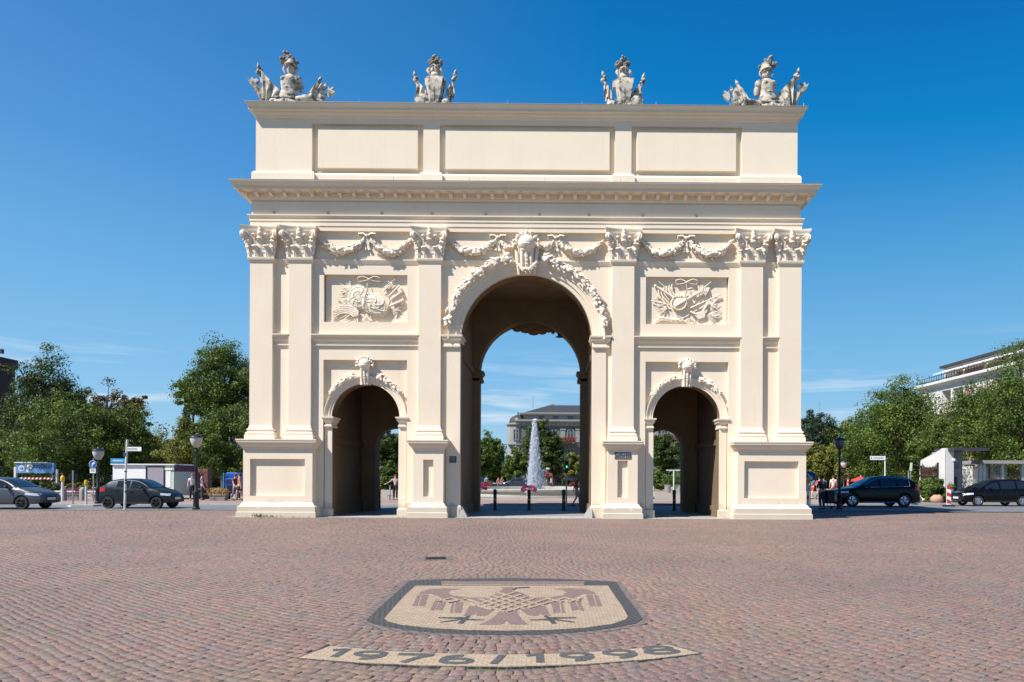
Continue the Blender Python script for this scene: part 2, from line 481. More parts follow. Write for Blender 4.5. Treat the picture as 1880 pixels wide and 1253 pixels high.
# Corinthian capital, origin at the middle of the shaft on the wall plane, bottom z = 0
def capital_mesh(hw=0.45, H=1.22, yf=-0.17):
    b = MB()
    b.mold(-hw + 0.02, hw - 0.02, yf + 0.02, 0.0, [(0, 0.0), (0, 0.45), (0.06, 0.68), (0.16, 0.86), (0.22, 1.0)])
    # abacus with hollow sides
    n = 10
    def aba(z, g):
        hx, yy = 0.72 + g, yf - 0.28 - g
        pts = []
        for i in range(n + 1):
            t = -1 + 2 * i / n
            pts.append((t * hx, yy + 0.15 * (1 - t * t) ** 1.0))
        return pts + [(hx - 0.05, 0.02), (-hx + 0.05, 0.02)]
    lv = [(1.02, -0.06), (1.10, -0.02), (1.12, 0.0), (1.20, 0.02), (1.22, 0.02)]
    vs = []; fs = []
    for z, g in lv: vs += [(x, y, z) for x, y in aba(z, g)]
    k = n + 3
    for j in range(len(lv) - 1):
        for i in range(k): fs.append((j*k+i, j*k+(i+1) % k, (j+1)*k+(i+1) % k, (j+1)*k+i))
    fs.append(tuple(range(k-1, -1, -1))); fs.append(tuple((len(lv)-1)*k+i for i in range(k)))
    b.add(vs, fs)
    # acanthus leaves: curved and curling over at the tip
    def acan(x, z0, z1, wd, fwd, yb=yf, dx=0.0, lean=0.0):
        h = z1 - z0; P = []; R = []
        for i in range(9):
            t = i / 8
            if t < 0.72:
                z = z0 + h * t / 0.72; y = yb - 0.02 - fwd * 0.35 * (t / 0.72) ** 2
            else:
                a = (t - 0.72) / 0.28 * pi * 0.85
                z = z1 - 0.08 * h * (1 - cos(a)) * 1.2 + 0.05*h*sin(a); y = yb - 0.02 - fwd * 0.35 - fwd * 0.5 * sin(a * 0.7)
            P.append((x + dx * t + lean * t * t, y, z)); R.append(wd * (0.5 + 0.25 * sin(pi * t) - 0.18 * t) * (1.0 + (0.12 if i % 2 else -0.1)))
        b.tube(P, R, 8, flat=0.28, side=(1, 0, 0))
        for i in (2, 4, 6):                 # side lobes
            for s in (-1, 1):
                q = P[i]; b.leaf(q, (s * 1.0, -0.35, 0.35), (0, -1, 0), R[i] * 1.35, R[i] * 0.75, 0.05)
        b.tube([(p[0], p[1] - 0.035, p[2]) for p in P[:7]], 0.018, 5)
        q = P[-2]; b.ell((q[0], q[1] - 0.02, q[2] - 0.01), (wd * 0.48, 0.06, 0.05))
    for x in (-0.22, 0.22): acan(x, 0.0, 0.43, 0.24, 0.17)
    for x in (-0.47, 0.47): acan(x, 0.0, 0.40, 0.12, 0.10)
    acan(0, 0.1, 0.74, 0.25, 0.22)
    acan(-0.42, 0.1, 0.76, 0.22, 0.22, dx=-0.14); acan(0.42, 0.1, 0.76, 0.22, 0.22, dx=0.14)
    for x in (-0.24, 0.24): acan(x, 0.35, 0.88, 0.15, 0.20)
    for s in (-1, 1):
        for i in range(9): b.ell((s * rnd(.44, .62), yf - rnd(.05, .2), rnd(.58, .74)), (.06, .05, .045), nu=7, nv=5)
    # volutes
    for s in (-1, 1):
        P = [(s * 0.16, yf - 0.03, 0.55), (s * 0.26, yf - 0.05, 0.72), (s * 0.42, yf - 0.12, 0.90), (s * 0.58, yf - 0.22, 0.97)]
        c = Vector((s * 0.61, yf - 0.24, 0.86))
        u = Vector((s * 0.8, -0.45, 0)).normalized()
        for i in range(12):
            a = pi / 2 - i * 0.55; r = 0.12 * (1 - i / 15)
            P.append(c + u * (cos(a) * r) + Vector((0, 0, sin(a) * r)))
        b.tube(P, [0.05] * 4 + [0.055] * 12, 7, flat=0.8)
        b.ell(c, (0.075, 0.075, 0.075))
        b.ell((c.x, c.y - 0.03, c.z + 0.02), (0.06, 0.07, 0.13))
        P = [(s * 0.14, yf - 0.03, 0.6), (s * 0.12, yf - 0.06, 0.75), (s * 0.06, yf - 0.1, 0.86)]
        b.tube(P, 0.035, 6)
        b.ell((s * 0.05, yf - 0.12, 0.84), 0.05)
    # flower on the abacus
    b.ell((0, yf - 0.17, 1.03), (0.075, 0.07, 0.11)); b.ell((0, yf - 0.19, 0.90), (0.10, 0.08, 0.10))
    b.ell((0, yf - 0.14, 1.17), (0.06, 0.08, 0.06)); b.ell((-0.06, yf - 0.15, 0.97), 0.06); b.ell((0.06, yf - 0.15, 0.97), 0.06)
    b.ell((0, yf - 0.13, 0.78), (0.13, 0.07, 0.05))
    return b
capm = None
CZ = 10.345
def capital(x, parent, rz=0, y=0.0):
    global capm
    if capm is None:
        o = capital_mesh().build('capital', OR, parent, smooth=50); capm = o
    else:
        o = capm.copy(); COL.objects.link(o); o.parent = parent
    o.location = (x, y, CZ); o.rotation_euler = (0, 0, rz)
    return o

def pilaster(x0, x1):
    yf = -0.175
    b = MB(); b.mold(x0 + .001, x1 - .001, yf, 0.0, [(0, 3.56), (0, 10.14), (0.02, 10.15), (0.06, 10.23), (0.085, 10.30), (0.085, 10.345)])
    o = b.build('pilaster', ST, G, smooth=20)
    f = MB(); f.mold(x0, x1, yf, 0.0, [(0.14, 3.078), (0.14, 3.27), (0.10, 3.275), (0.12, 3.31), (0.115, 3.36), (0.06, 3.38), (0.05, 3.43), (0.08, 3.45), (0.08, 3.50), (0.03, 3.52), (0.015, 3.60), (0.0, 3.66)])
    f.build('pilaster_base', SB, o, smooth=20)
    capital((x0 + x1) / 2, o)
    return o
for a, b in ((10.137, 11.04), (8.60, 9.49), (3.425, 4.315)):
    pilaster(a, b); pilaster(-b, -a)
# pilasters wrapped round the ends
for s in (-1, 1):
    for y in (0.0, 4.8):
        b = MB(); X = sorted((s * 10.9, s * 11.06))
        b.mold(X[0], X[1], y + .002, y + 0.9, [(0, 0), (0, 10.14), (0.06, 10.24), (0.08, 10.345)])
        o = b.build('pilaster', ST, G)
        capital(s * 10.9, o, rz=s * pi / 2, y=y + 0.45)
# string courses and the necking line
def course(x0, x1, z0=6.76, yb=0.0, y=-0.0):
    b = MB()
    pr = [(0.0, 0), (0.025, .02), (0.025, .10), (0.07, .11), (0.07, .135), (0.035, .14), (0.035, .27), (0.06, .29), (0.11, .35), (0.12, .38), (0.12, .43), (0.15, .44), (0.19, .50), (0.20, .51), (0.20, .55)]
    vs = []; fs = []
    for p_, z in pr: vs += [(x0, y - p_, z0 + z), (x1, y - p_, z0 + z)]
    vs += [(x0, y, z0 + .56), (x1, y, z0 + .56)]
    n = len(vs) // 2
    for i in range(n - 1): fs.append((2*i, 2*i+1, 2*i+3, 2*i+2))
    fs.append(tuple(range(2*n-2, -1, -2))); fs.append(tuple(range(1, 2*n, 2)))
    b.add(vs, fs)
    return b
for a, b in ((4.32, 8.60), (9.49, 10.135)):
    course(a, b).build('string_course', ST, G, smooth=25); course(-b, -a).build('string_course', ST, G, smooth=25)
for a, b in ((-10.135, -9.49), (-8.60, -4.32), (-3.42, 3.42), (4.32, 8.60), (9.49, 10.135)):
    m_ = MB()
    vs = []; fs = []
    pr = [(0, 10.14), (.02, 10.15), (.05, 10.23), (.075, 10.30), (.075, 10.34), (0, 10.35)]
    for p_, z in pr: vs += [(a, -p_, z), (b, -p_, z)]
    for i in range(5): fs.append((2*i, 2*i+1, 2*i+3, 2*i+2))
    fs.append(tuple(range(10, -1, -2))); fs.append(tuple(range(1, 12, 2)))
    m_.add(vs, fs); m_.build('necking', ST, G)
# imposts
def impost(x0, x1, z0, z1, yb, yf=-0.12):
    h = z1 - z0; b = MB()
    b.mold(x0, x1, yf, yb, [(0, z0), (0.03, z0 + .04*h/.5), (0.03, z0 + .10*h/.5), (0.0, z0 + .11*h/.5), (0.0, z0 + .22*h/.5), (0.05, z0 + .29*h/.5), (0.07, z0 + .32*h/.5), (0.07, z0 + .41*h/.5), (0.11, z0 + .42*h/.5), (0.12, z0 + .46*h/.5), (0.12, z1)])
    b.build('impost', ST, G, smooth=25)
for s in (-1, 1):
    X = sorted((s * 2.68, s * 3.30)); impost(X[0], X[1], 6.80, 7.31, 0.80)
    b = MB(); b.box(*sorted((s * 2.655, s * 3.20)), -0.06, -0.001, 0, 6.79); b.build('arch_pier', ST, G)
    b = MB(); b.mold(*sorted((s * 2.655, s * 3.22)), -0.06, 0.0, [(0.06, -0.05), (0.06, 0.42), (0.0, 0.5)]); b.build('arch_pier_base', SB, G)
    for xa, xb in ((4.86, 5.13), (7.85, 8.10)):
        X = sorted((s * xa, s * xb)); impost(X[0], X[1], 3.60, 4.025, 0.80, yf=0.05)
        b = MB(); b.box(X[0] - .02, X[1] + .02, 0.10, 0.1715, 0, 3.6); b.build('arch_pier', ST, G)
        b = MB(); b.mold(X[0], X[1], 0.08, 0.17, [(0.06, -0.05), (0.06, 0.30), (0.02, 0.34)]); b.build('arch_pier_base', SB, G)
# archivolts
def archivolt(cx, r0, zs, w, yf, yb, name='archivolt', zlow=None):
    q_ = 1.0 if w > .4 else .55
    pr = [(0, 0), (0, .05*q_), (.30, .055*q_), (.31, .11*q_), (.60, .115*q_), (.62, .17*q_), (.78, .175*q_), (.86, .24*q_), (1.0, .25*q_), (1.0, 0)]
    n = 48; vs = []; fs = []
    for i in range(n + 1):
        a = pi - pi * i / n
        for t, p_ in pr:
            r = r0 + w * t
            vs.append((cx + r * cos(a), yb - p_ - (yb - yf), zs + r * sin(a)) if p_ else (cx + r * cos(a), yb, zs + r * sin(a)))
    k = len(pr)
    for i in range(n):
        for j in range(k): fs.append((i*k+j, i*k+(j+1) % k, (i+1)*k+(j+1) % k, (i+1)*k+j))
    fs.append(tuple(range(k-1, -1, -1))); fs.append(tuple(n*k+j for j in range(k)))
    b = MB(); b.add(vs, fs); return b.build(name, ST, G, smooth=22)
archivolt(0, MR - .012, MZ, 0.52, -0.0, 0.0)
archivolt(-AC, AR - .01, AZ, 0.30, 0.15, 0.17); archivolt(AC, AR - .01, AZ, 0.30, 0.15, 0.17)

# entablature
def shell(name, prof, x=10.92, y0=-0.04, y1=5.75, mt=ST, sm=20):
    b = MB(); b.mold(-x, x, y0, y1, prof); return b.build(name, mt, G, smooth=sm)
shell('architrave', [(0.10, 11.44), (0.10, 11.62), (0.125, 11.63), (0.125, 11.80), (0.15, 11.81), (0.15, 11.93), (0.17, 11.94), (0.20, 12.00), (0.21, 12.01), (0.21, 12.05)])
shell('frieze', [(0.085, 12.05), (0.085, 12.60)])
shell('cornice', [(0.09, 12.56), (0.12, 12.58), (0.12, 12.62), (0.18, 12.68), (0.22, 12.72), (0.22, 12.76), (0.25, 12.765), (0.25, 12.93), (0.60, 12.94), (0.60, 13.055), (0.64, 13.06), (0.69, 13.12), (0.73, 13.20), (0.74, 13.215), (0.74, 13.245)], y0=0.06)
shell('cornice_flashing', [(0.75, 13.246), (0.75, 13.262), (0.4, 13.30)], mt=M['zinc'], y0=0.06)
nm = 42
CO = [c for c in kids(G) if c.name == 'cornice'][0]
y0 = 0.06 - 0.25
md = MB(); md.box(-.085, .085, y0 - 0.28, y0, 12.875, 12.935)
md.tube([(0, y0 - 0.24, 12.86), (0, y0 - 0.18, 12.83), (0, y0 - 0.09, 12.82), (0, y0 - 0.01, 12.77)], [0.06, 0.075, 0.08, 0.085], 8, flat=[.55, .6, .65, .8], side=(1, 0, 0))
mo = md.build('modillion', OR, CO, smooth=40)
for i in range(nm):
    o = mo if i == 0 else mo.copy()
    if i: COL.objects.link(o); o.parent = CO
    o.location = (-11.28 + 22.56 * i / (nm - 1), 0, 0)
# little ring anchors in the frieze
for i in range(9):
    b = MB(); x = -10.1 + i * 2.1 + (i % 3) * .05
    b.tube([(x + .05 * cos(a), -.14, 12.16 + .05 * sin(a)) for a in [k_ * pi / 5 for k_ in range(11)]], .014, 5); b.build('ring_anchor', M['greymetal'], G, smooth=60)
for i in range(16):
    x = -11.3 + i * 1.5
    b = MB(); b.tube([(x, .1, 16.6), (x, .1, 16.86)] if i % 2 else [(x, -.4, 13.29), (x + .02, -.4, 13.5)], .010, 5); b.build('lightning_rod', M['greymetal'], G)

# attic with its sunk panels and raised fields
at = MB()
YA = 0.10
at.box(-10.92, 10.92, YA + 0.16, 5.6, 13.2, 16.2)
def fbox(a, b, c, d, y0=YA, y1=YA + 0.159): at.box(a, b, y0, y1, c, d)
pan = [(-8.69, -4.21), (-3.55, 3.55), (4.21, 8.69)]
fbox(-10.95, -8.69, 13.2, 16.1); fbox(-4.21, -3.55, 13.2, 16.1); fbox(3.55, 4.21, 13.2, 16.1); fbox(8.69, 10.95, 13.2, 16.1)
for a, b in pan:
    fbox(a, b, 15.86, 16.1)
at.build('attic', ST, G)
fl = MB()
for a, b in pan:
    c, d = (a + b) / 2, (b - a) / 2
    vs = []; x0, x1, z0, z1 = a + .21, b - .21, 14.06, 15.68
    ys = YA + 0.159; yt = YA + 0.015
    vs = [(x0, ys, z0), (x1, ys, z0), (x1, ys, z1), (x0, ys, z1), (x0 + .02, yt, z0 + .02), (x1 - .02, yt, z0 + .02), (x1 - .02, yt, z1 - .02), (x0 + .02, yt, z1 - .02)]
    fl.add(vs, [(4, 5, 6, 7), (0, 1, 5, 4), (1, 2, 6, 5), (2, 3, 7, 6), (3, 0, 4, 7)])
fl.build('attic_panel', ST, G)
ab = MB()
for a, b, o_ in ((-10.97, -8.67, .09), (-4.23, -3.53, .09), (3.53, 4.23, .09), (8.67, 10.97, .09)):
    ab.mold(a, b, YA, 0.24, [(.11, 13.2), (.11, 13.80), (.09, 13.83), (.05, 13.9), (.0, 13.92)])
for a, b in pan:
    ab.mold(a + .12, b - .12, YA + .12, 0.24, [(.13, 13.2), (.13, 13.78), (.10, 13.82), (.02, 13.9)])
ab.build('attic_base', ST, G, smooth=20)
shell('attic_cornice', [(0.0, 16.06), (0.03, 16.08), (0.03, 16.14), (0.06, 16.15), (0.10, 16.20), (0.11, 16.22), (0.11, 16.26), (0.24, 16.27), (0.24, 16.37), (0.26, 16.375), (0.30, 16.42), (0.335, 16.49), (0.34, 16.495), (0.34, 16.515)], x=10.90, y0=0.06, y1=5.6)
shell('attic_flashing', [(0.355, 16.516), (0.355, 16.532), (0.0, 16.60)], x=10.90, y0=0.06, y1=5.6, mt=M['zinc'])

# ---------------------------------------------------------------- festoons and ornament
def festoon(b, pts, r0, r1, n=None, dens=36):
    """rope of leaves and fruit along a path, thicker in the middle"""
    P = [Vector(p) for p in pts]; L = sum((P[i+1] - P[i]).length for i in range(len(P) - 1))
    seg = []; acc = 0
    for i in range(len(P) - 1): seg.append(acc); acc += (P[i+1] - P[i]).length
    b.tube(P, [max(0.02, (r0 + (r1 - r0) * sin(pi * i / (len(P) - 1))) * 0.62) for i in range(len(P))], 7)
    N = int(L * dens)
    for k in range(N):
        d = L * (k + rnd(0, 1)) / N
        i = max(j for j in range(len(seg)) if seg[j] <= d)
        t = (P[i+1] - P[i]).normalized(); q = P[i] + t * (d - seg[i])
        r = r0 + (r1 - r0) * sin(pi * d / L)
        a = rnd(-pi * 0.62, pi * 0.62) - pi / 2     # turned towards the viewer
        nrm = Vector((0, 0, 0)); s_ = t.cross(Vector((0, 1, 0))).normalized()
        nrm = s_ * cos(a) + Vector((0, 1, 0)) * sin(a)
        q2 = q + Vector((nrm.x * .72, nrm.y * .5, nrm.z * .72)) * r
        if k % 3 == 0: b.ell(q2, r * rnd(0.34, 0.46), nu=7, nv=5)
        else: b.leaf(q2, t * rnd(0.7, 1.0) + nrm * 0.28 + s_ * rnd(-.35, .35), nrm, r * rnd(1.0, 1.4), r * rnd(0.55, 0.8))
def bow(b, x, z, s=1.0, y=-0.03):
    for q in (-1, 1):
        P = [(x, y - .07*s, z), (x + q*.16*s, y - .12*s, z + .10*s), (x + q*.34*s, y - .10*s, z + .09*s), (x + q*.33*s, y - .04*s, z - .01*s), (x + q*.15*s, y - .03*s, z - .03*s), (x, y - .05*s, z)]
        b.tube(P, .045 * s, 6, flat=.5)
        P = [(x, y - .05*s, z), (x + q*.05*s, y - .05*s, z - .2*s), (x + q*.03*s, y - .03*s, z - .38*s), (x + q*.09*s, y - .05*s, z - .55*s)]
        b.tube(P, [.04*s, .055*s, .05*s, .06*s], 6, flat=.35, side=(1, 0, 0))
    b.ell((x, y - .1*s, z), (.07*s, .07*s, .075*s))
def sag(x0, x1, z0, z1, drop, y0=-0.07, n=16):
    P = []
    for i in range(n + 1):
        t = i / n
        P.append((x0 + (x1 - x0) * t, y0 - 0.05 * sin(pi * t), z0 + (z1 - z0) * t - drop * (1 - (2*t - 1) ** 2)))
    return P
random.seed(5)
for s in (-1, 1):
    bw = s * 6.40
    f = MB()
    for a, c in ((s * 4.62, bw - s * 0.1), (bw + s * 0.1, s * 8.28)):
        festoon(f, sag(a, c, 11.17, 11.15, 0.54), 0.10, 0.195)
    f.build('festoon', OR, G, smooth=50)
    f = MB(); bow(f, bw, 11.26, 1.0); f.build('bow', OR, G, smooth=50)
for s in (-1, 1):
    bw = s * 1.17
    f = MB()
    festoon(f, sag(s * 3.1, bw + s * .08, 11.14, 11.14, 0.52), 0.095, 0.185)
    festoon(f, sag(bw - s * .08, s * .50, 11.14, 10.86, 0.16, n=8), 0.08, 0.14)
    f.build('festoon', OR, G, smooth=50)
    f = MB(); bow(f, bw, 11.24, 0.95); f.build('bow', OR, G, smooth=50)
# leaf bands lying on the main archivolt
def archband(cx, zs, r, a0, a1, y, r0, r1, n=18):
    return [(cx + r * cos(a0 + (a1 - a0) * i / n), y, zs + r * sin(a0 + (a1 - a0) * i / n)) for i in range(n + 1)]
for s in (-1, 1):
    f = MB(); A0, A1 = radians(80), radians(9)
    cl = 9
    for k in range(cl):                            # clumps that get smaller down the arch
        t0 = k / cl; t1 = (k + 0.86) / cl
        a = [A0 + (A1 - A0) * q for q in (t0, t1)]
        if s < 0: a = [pi - q for q in a]
        rr = 0.215 * (1 - 0.28 * t0)
        festoon(f, archband(0, MZ, 3.27 - .07 * t0, a[0], a[1], -0.19, 0, 0, 5), rr * .62, rr * 1.15, dens=44)
    f.build('arch_garland', OR, G, smooth=50)
    f = MB(); A0, A1 = radians(76), radians(33)
    for cc in (-AC, AC):
        f = MB()
        for k in range(4):
            t0 = k / 4; t1 = (k + .88) / 4
            a = [A0 + (A1 - A0) * q for q in (t0, t1)]
            if s < 0: a = [pi - q for q in a]
            rr = 0.155 * (1 - 0.35 * t0)
            festoon(f, archband(cc, AZ, 1.71, a[0], a[1], 0.08, 0, 0, 4), rr * .7, rr * 1.1, dens=52)
        f.build('arch_garland', OR, G, smooth=50)
# keystones with a plumed helmet
def keystone(cx, z, sc, y):
    b = MB()
    P = lambda u, d, h: (cx + u * sc, y - d * sc, z + h * sc)
    for u, wd in ((-.17, .085), (0, .095), (.17, .085)):
        b.tube([P(u * .9, .20, -.95), P(u, .26, -.6), P(u * 1.08, .34, -.25), P(u * 1.1, .30, .05)], [wd * sc * q for q in (.75, .9, 1.05, 1.05)], 8, side=(1, 0, 0))
    for i in range(5): b.ell(P(0, .35 + .02 * i, -.62 + .14 * i), (.075 * sc, .04 * sc, .035 * sc))
    b.box(*sorted((cx - .30 * sc, cx + .30 * sc)), y - .20 * sc, y, z - .98 * sc, z + .1 * sc)
    # helmet: dome, open front under the peak
    b.ell(P(0, .30, .22), (.36 * sc, .34 * sc, .34 * sc), nu=16, nv=10)
    vs = []; n = 12
    for i in range(n + 1):
        a = pi * i / n
        vs += [P(-.37 * cos(a), .30 + .30 * sin(a), .16 + .05 * sin(a)), P(-.34 * cos(a), .28 + .36 * sin(a), .10 + .03 * sin(a)), P(-.31 * cos(a), .24 + .22 * sin(a), .14)]
    fs = []
    for i in range(n):
        for j in range(3): fs.append((3*i+j, 3*i+(j+1) % 3, 3*(i+1)+(j+1) % 3, 3*(i+1)+j))
    b.add(vs, fs)
    o = b.build('keystone', OR, G, smooth=50)
    h = MB()
    P2 = lambda u, d, hh: (cx + u * sc, y - d * sc, z + hh * sc)
    h.ell(P2(0, .30, -.03), (.28 * sc, .22 * sc, .15 * sc), nu=14, nv=8)
    h.build('helmet_opening', OR, o, smooth=60)
    c = MB()
    for i in range(9):
        a = radians(-12 + 204 * i / 8)
        q = P2(.47 * cos(a), .26, .22 + .40 * sin(a))
        for k in range(6):
            c.ell((q[0] + rnd(-.05, .05) * sc, q[1] - rnd(0, .12) * sc, q[2] + rnd(-.05, .05) * sc), rnd(.045, .075) * sc, nu=7, nv=5)
        c.ell(q, (.085 * sc, .10 * sc, .085 * sc), nu=8, nv=6)
    c.build('plume', OR, o, smooth=50)
    return o
k1 = keystone(0.0, 10.72, 1.0, 0.0)
f = MB(); festoon(f, sag(-.42, .42, 10.22, 10.22, 0.36, y0=-.32, n=10), .06, .11, dens=60); f.build('small_festoon', OR, k1, smooth=50)
b = MB()
for s in (-1, 1):
    b.tube([(s*.30, -.2, 9.72), (s*.34, -.24, 10.0), (s*.38, -.26, 10.35), (s*.42, -.22, 10.75), (s*.5, -.2, 10.9)], [.06, .06, .07, .07, .06], 7)
    b.ell((s*.50, -.22, 10.84), .09)
b.build('volute_bracket', OR, k1, smooth=50)
keystone(-AC, 5.98, 0.68, 0.17); keystone(AC, 5.98, 0.68, 0.17)

# ---------------------------------------------------------------- trophy reliefs
def relief_frame(s):
    """maps crop coordinates of the photographed panel to the gate: u right, v down, d out of the wall"""
    k = 0.00522
    cx = s * 6.46; cz = 8.785
    return lambda u, v, d=0.0: (cx + u * k, 0.172 - d, cz - v * k)
def ribbon(b, P, w, fl=.4): b.tube(P, w, 7, flat=fl)
def blades(b, P, c, n, a0, a1, l0, l1, wd, d):
    for i in range(n):
        a = radians(a0 + (a1 - a0) * i / max(1, n - 1)); L = rnd(l0, l1)
        q0 = P(*c, d); q1 = P(c[0] + cos(a) * L, c[1] - sin(a) * L, d * .4)
        b.leaf(q0, Vector(q1) - Vector(q0), (0, -1, 0), (Vector(q1) - Vector(q0)).length, wd, wd * .5)
random.seed(11)
R = relief_frame(-1); b = MB()
k = .00522
# two bulging shields, strap, bow, quivers, horns, feather scrolls, leaves
b.ell(R(-65, -15, .03), (85*k, .13, 95*k), nu=20, nv=12)
My = Matrix.Rotation(radians(28), 3, 'Y')
b.ell(R(55, 40, .05), (125*k, .17, 78*k), M=My, nu=24, nv=12)
ribbon(b, [R(8, -120, .1), R(10, -60, .17), R(-8, 0, .23), R(-5, 60, .24), R(-15, 130, .12)], .035)
c2 = Vector(R(55, 40, .05)); c1 = Vector(R(-65, -15, .03))
def onell(c, r, Mx, a, t, kq=1.02):
    q = Vector((sin(t) * cos(a) * r[0], -cos(t) * r[1], sin(t) * sin(a) * r[2])) * kq
    return c + (Mx @ q if Mx else q)
for q in range(6):       # swirling strips carved over the round shields
    P = [onell(c2, (125*k, .17, 78*k), My, q * pi / 3 + t * 1.5, .15 + t * 1.3) for t in [i / 9 for i in range(10)]]; b.tube(P, .022, 6)
for rr_ in (.45, .9, 1.3):
    b.tube([onell(c2, (125*k, .17, 78*k), My, i * pi / 10, rr_) for i in range(21)], .016, 5)
    b.tube([onell(c1, (85*k, .13, 95*k), None, i * pi / 10, rr_) for i in range(21)], .016, 5)
for q in range(10):
    b.tube([onell(c1, (85*k, .13, 95*k), None, q * pi / 5 + t * .5, .2 + t * 1.2) for t in [i / 6 for i in range(7)]], .013, 5)
ribbon(b, [R(165, -30, .12), R(185, 20, .12), R(165, 80, .13), R(120, 118, .1), R(75, 125, .06)], .04)
for s in (-1, 1):
    ribbon(b, [R(18, -155, .1), R(18 + s*40, -175, .14), R(18 + s*85, -165, .12), R(18 + s*88, -135, .08), R(18 + s*45, -138, .08), R(18, -150, .1)], .03)
b.ell(R(18, -152, .1), .045)
for (u0, v0, u1, v1, w) in ((130, -60, 195, -120, .035), (170, -20, 250, -100, .04), (180, 10, 270, -55, .042), (170, 60, 280, 10, .06), (110, -75, 250, -175, .012)):
    b.tube([R(u0, v0, .1), R(u1, v1, .09)], [w*.8, w], 8)
    b.lathe([(w*1.35, -.02), (w*1.35, .02)], c=R(u1, v1, .09), n=10, axis='x')
b.tube([R(165, -135, .12), R(215, -95, .12)], .02, 6)
for (c, n, a0, a1, l0, l1, w) in (((-80, 90), 9, 140, 215, 110, 210, .05), ((-120, -70), 9, 100, 200, 60, 130, .045), ((-150, 0), 6, 200, 260, 50, 80, .04),
                                  ((-60, 120), 6, 190, 260, 60, 120, .06), ((200, 90), 10, -70, 40, 30, 80, .04), ((-10, 150), 9, 200, 340, 30, 70, .05), ((220, 60), 6, -40, 20, 50, 80, .04)):
    blades(b, R, c, n, a0, a1, l0, l1, w, .10)
for i in range(5):
    P = [R(-60, 100 + 6*i, .12)]
    for j in range(6): P.append(R(-100 - 35*j, 55 + 13*i + (j - 2) ** 2 * (3 + i), .09 - .008 * j))
    b.tube(P, [.03, .035, .035, .03, .025, .02, .012], 6)
b.tube([R(-230, 150, .05), R(-255, 130, .05), R(-240, 110, .05), R(-215, 120, .05)], .02, 6)
for i in range(40):
    a = rnd(0, 2*pi); t = rnd(.75, 1.0); u, v = 225 * cos(a) * t, 130 * sin(a) * t
    if abs(u) > 90 or v > 100: b.leaf(R(u, v, .03), (cos(a), -.1, -sin(a)), (0, -1, 0), rnd(.12, .22), rnd(.05, .08))
b.build('trophy_relief', OR, G, smooth=50)['label'] = 'relief panel with round shields, strap and quivers'
R = relief_frame(1); b = MB()
# lute with strap
Ml = Matrix.Rotation(radians(22), 3, 'Y')
b.ell(R(-60, 15, .06), (62*k, .10, 60*k), nu=20, nv=10)
b.ell(R(-10, -15, .06), (50*k, .09, 40*k), M=Ml, nu=16, nv=10)
b.tube([R(-90, 45, .17), R(90, -60, .17), R(120, -75, .14)], [.05, .04, .03], 8, flat=.4, side=(.4, 0, 1))
P = [R(-60 + 58*cos(a), 15 + 56*sin(a), .15) for a in [i * pi / 8 for i in range(17)]]; b.tube(P, .02, 6)
ribbon(b, [R(0, -140, .12), R(0, -80, .16), R(-15, -30, .2), R(10, 30, .18), R(20, 60, .1)], .035)
for s in (-1, 1):
    ribbon(b, [R(0, -150, .1), R(s*45, -170, .13), R(s*85, -160, .12), R(s*80, -130, .08), R(s*35, -135, .08), R(0, -148, .1)], .032)
ribbon(b, [R(0, -90, .14), R(40, -100, .15), R(60, -85, .13), R(20, -70, .13)], .025)
for (u0, v0, u1, v1, w) in ((-90, -20, -240, -115, .055), (20, 60, 260, -50, .03), (20, -10, 190, -150, .022), (-60, -20, -230, -160, .022), (-140, 30, -270, 0, .025), (60, 20, 130, -120, .02)):
    b.tube([R(u0, v0, .1), R(u1, v1, .08)], [w, w*.75], 8)
    b.ell(R(u1, v1, .08), (w*1.2, w*1.2, w*1.2))
for i in range(6):      # drapery of the flags
    b.tube([R(-110 - 22*i, -130 + 8*i, .06), R(-120 - 18*i, -90 + 10*i, .09), R(-90 - 15*i, -50 + 14*i, .07)], .028, 6)
    b.tube([R(90 + 16*i, -125 + 3*i, .06), R(100 + 14*i, -85, .09), R(85 + 12*i, -45, .06)], .028, 6)
    b.tube([R(-220 + 34*i, 110 + 6*i, .05), R(-195 + 34*i, 150, .09), R(-150 + 30*i, 145 + 4*i, .06)], .035, 6)
ribbon(b, [R(30, 80, .1), R(70, 100, .13), R(120, 85, .13), R(150, 40, .11), R(165, 0, .08)], .045)
b.tube([R(-245, 170, .05), R(-200, 130, .08), R(-80, 150, .08), R(-20, 130, .06)], .04, 7)
for (c, n, a0, a1, l0, l1, w) in (((190, 40), 14, -90, 90, 40, 95, .05), ((160, 110), 12, -60, 30, 60, 140, .06), ((20, 130), 10, 220, 330, 40, 70, .05), ((-150, 60), 10, 120, 230, 50, 110, .045), ((200, 120), 9, -20, 70, 40, 90, .05), ((-180, 30), 6, 150, 220, 40, 80, .04)):
    blades(b, R, c, n, a0, a1, l0, l1, w, .10)
for i in range(46):
    a = rnd(0, 2*pi); t = rnd(.75, 1.0); u, v = 245 * cos(a) * t, 140 * sin(a) * t
    if abs(u) > 90 or v > 100: b.leaf(R(u, v, .03), (cos(a), -.1, -sin(a)), (0, -1, 0), rnd(.12, .22), rnd(.05, .08))
b.build('trophy_relief', OR, G, smooth=50)['label'] = 'relief panel with lute, flags and leaves'

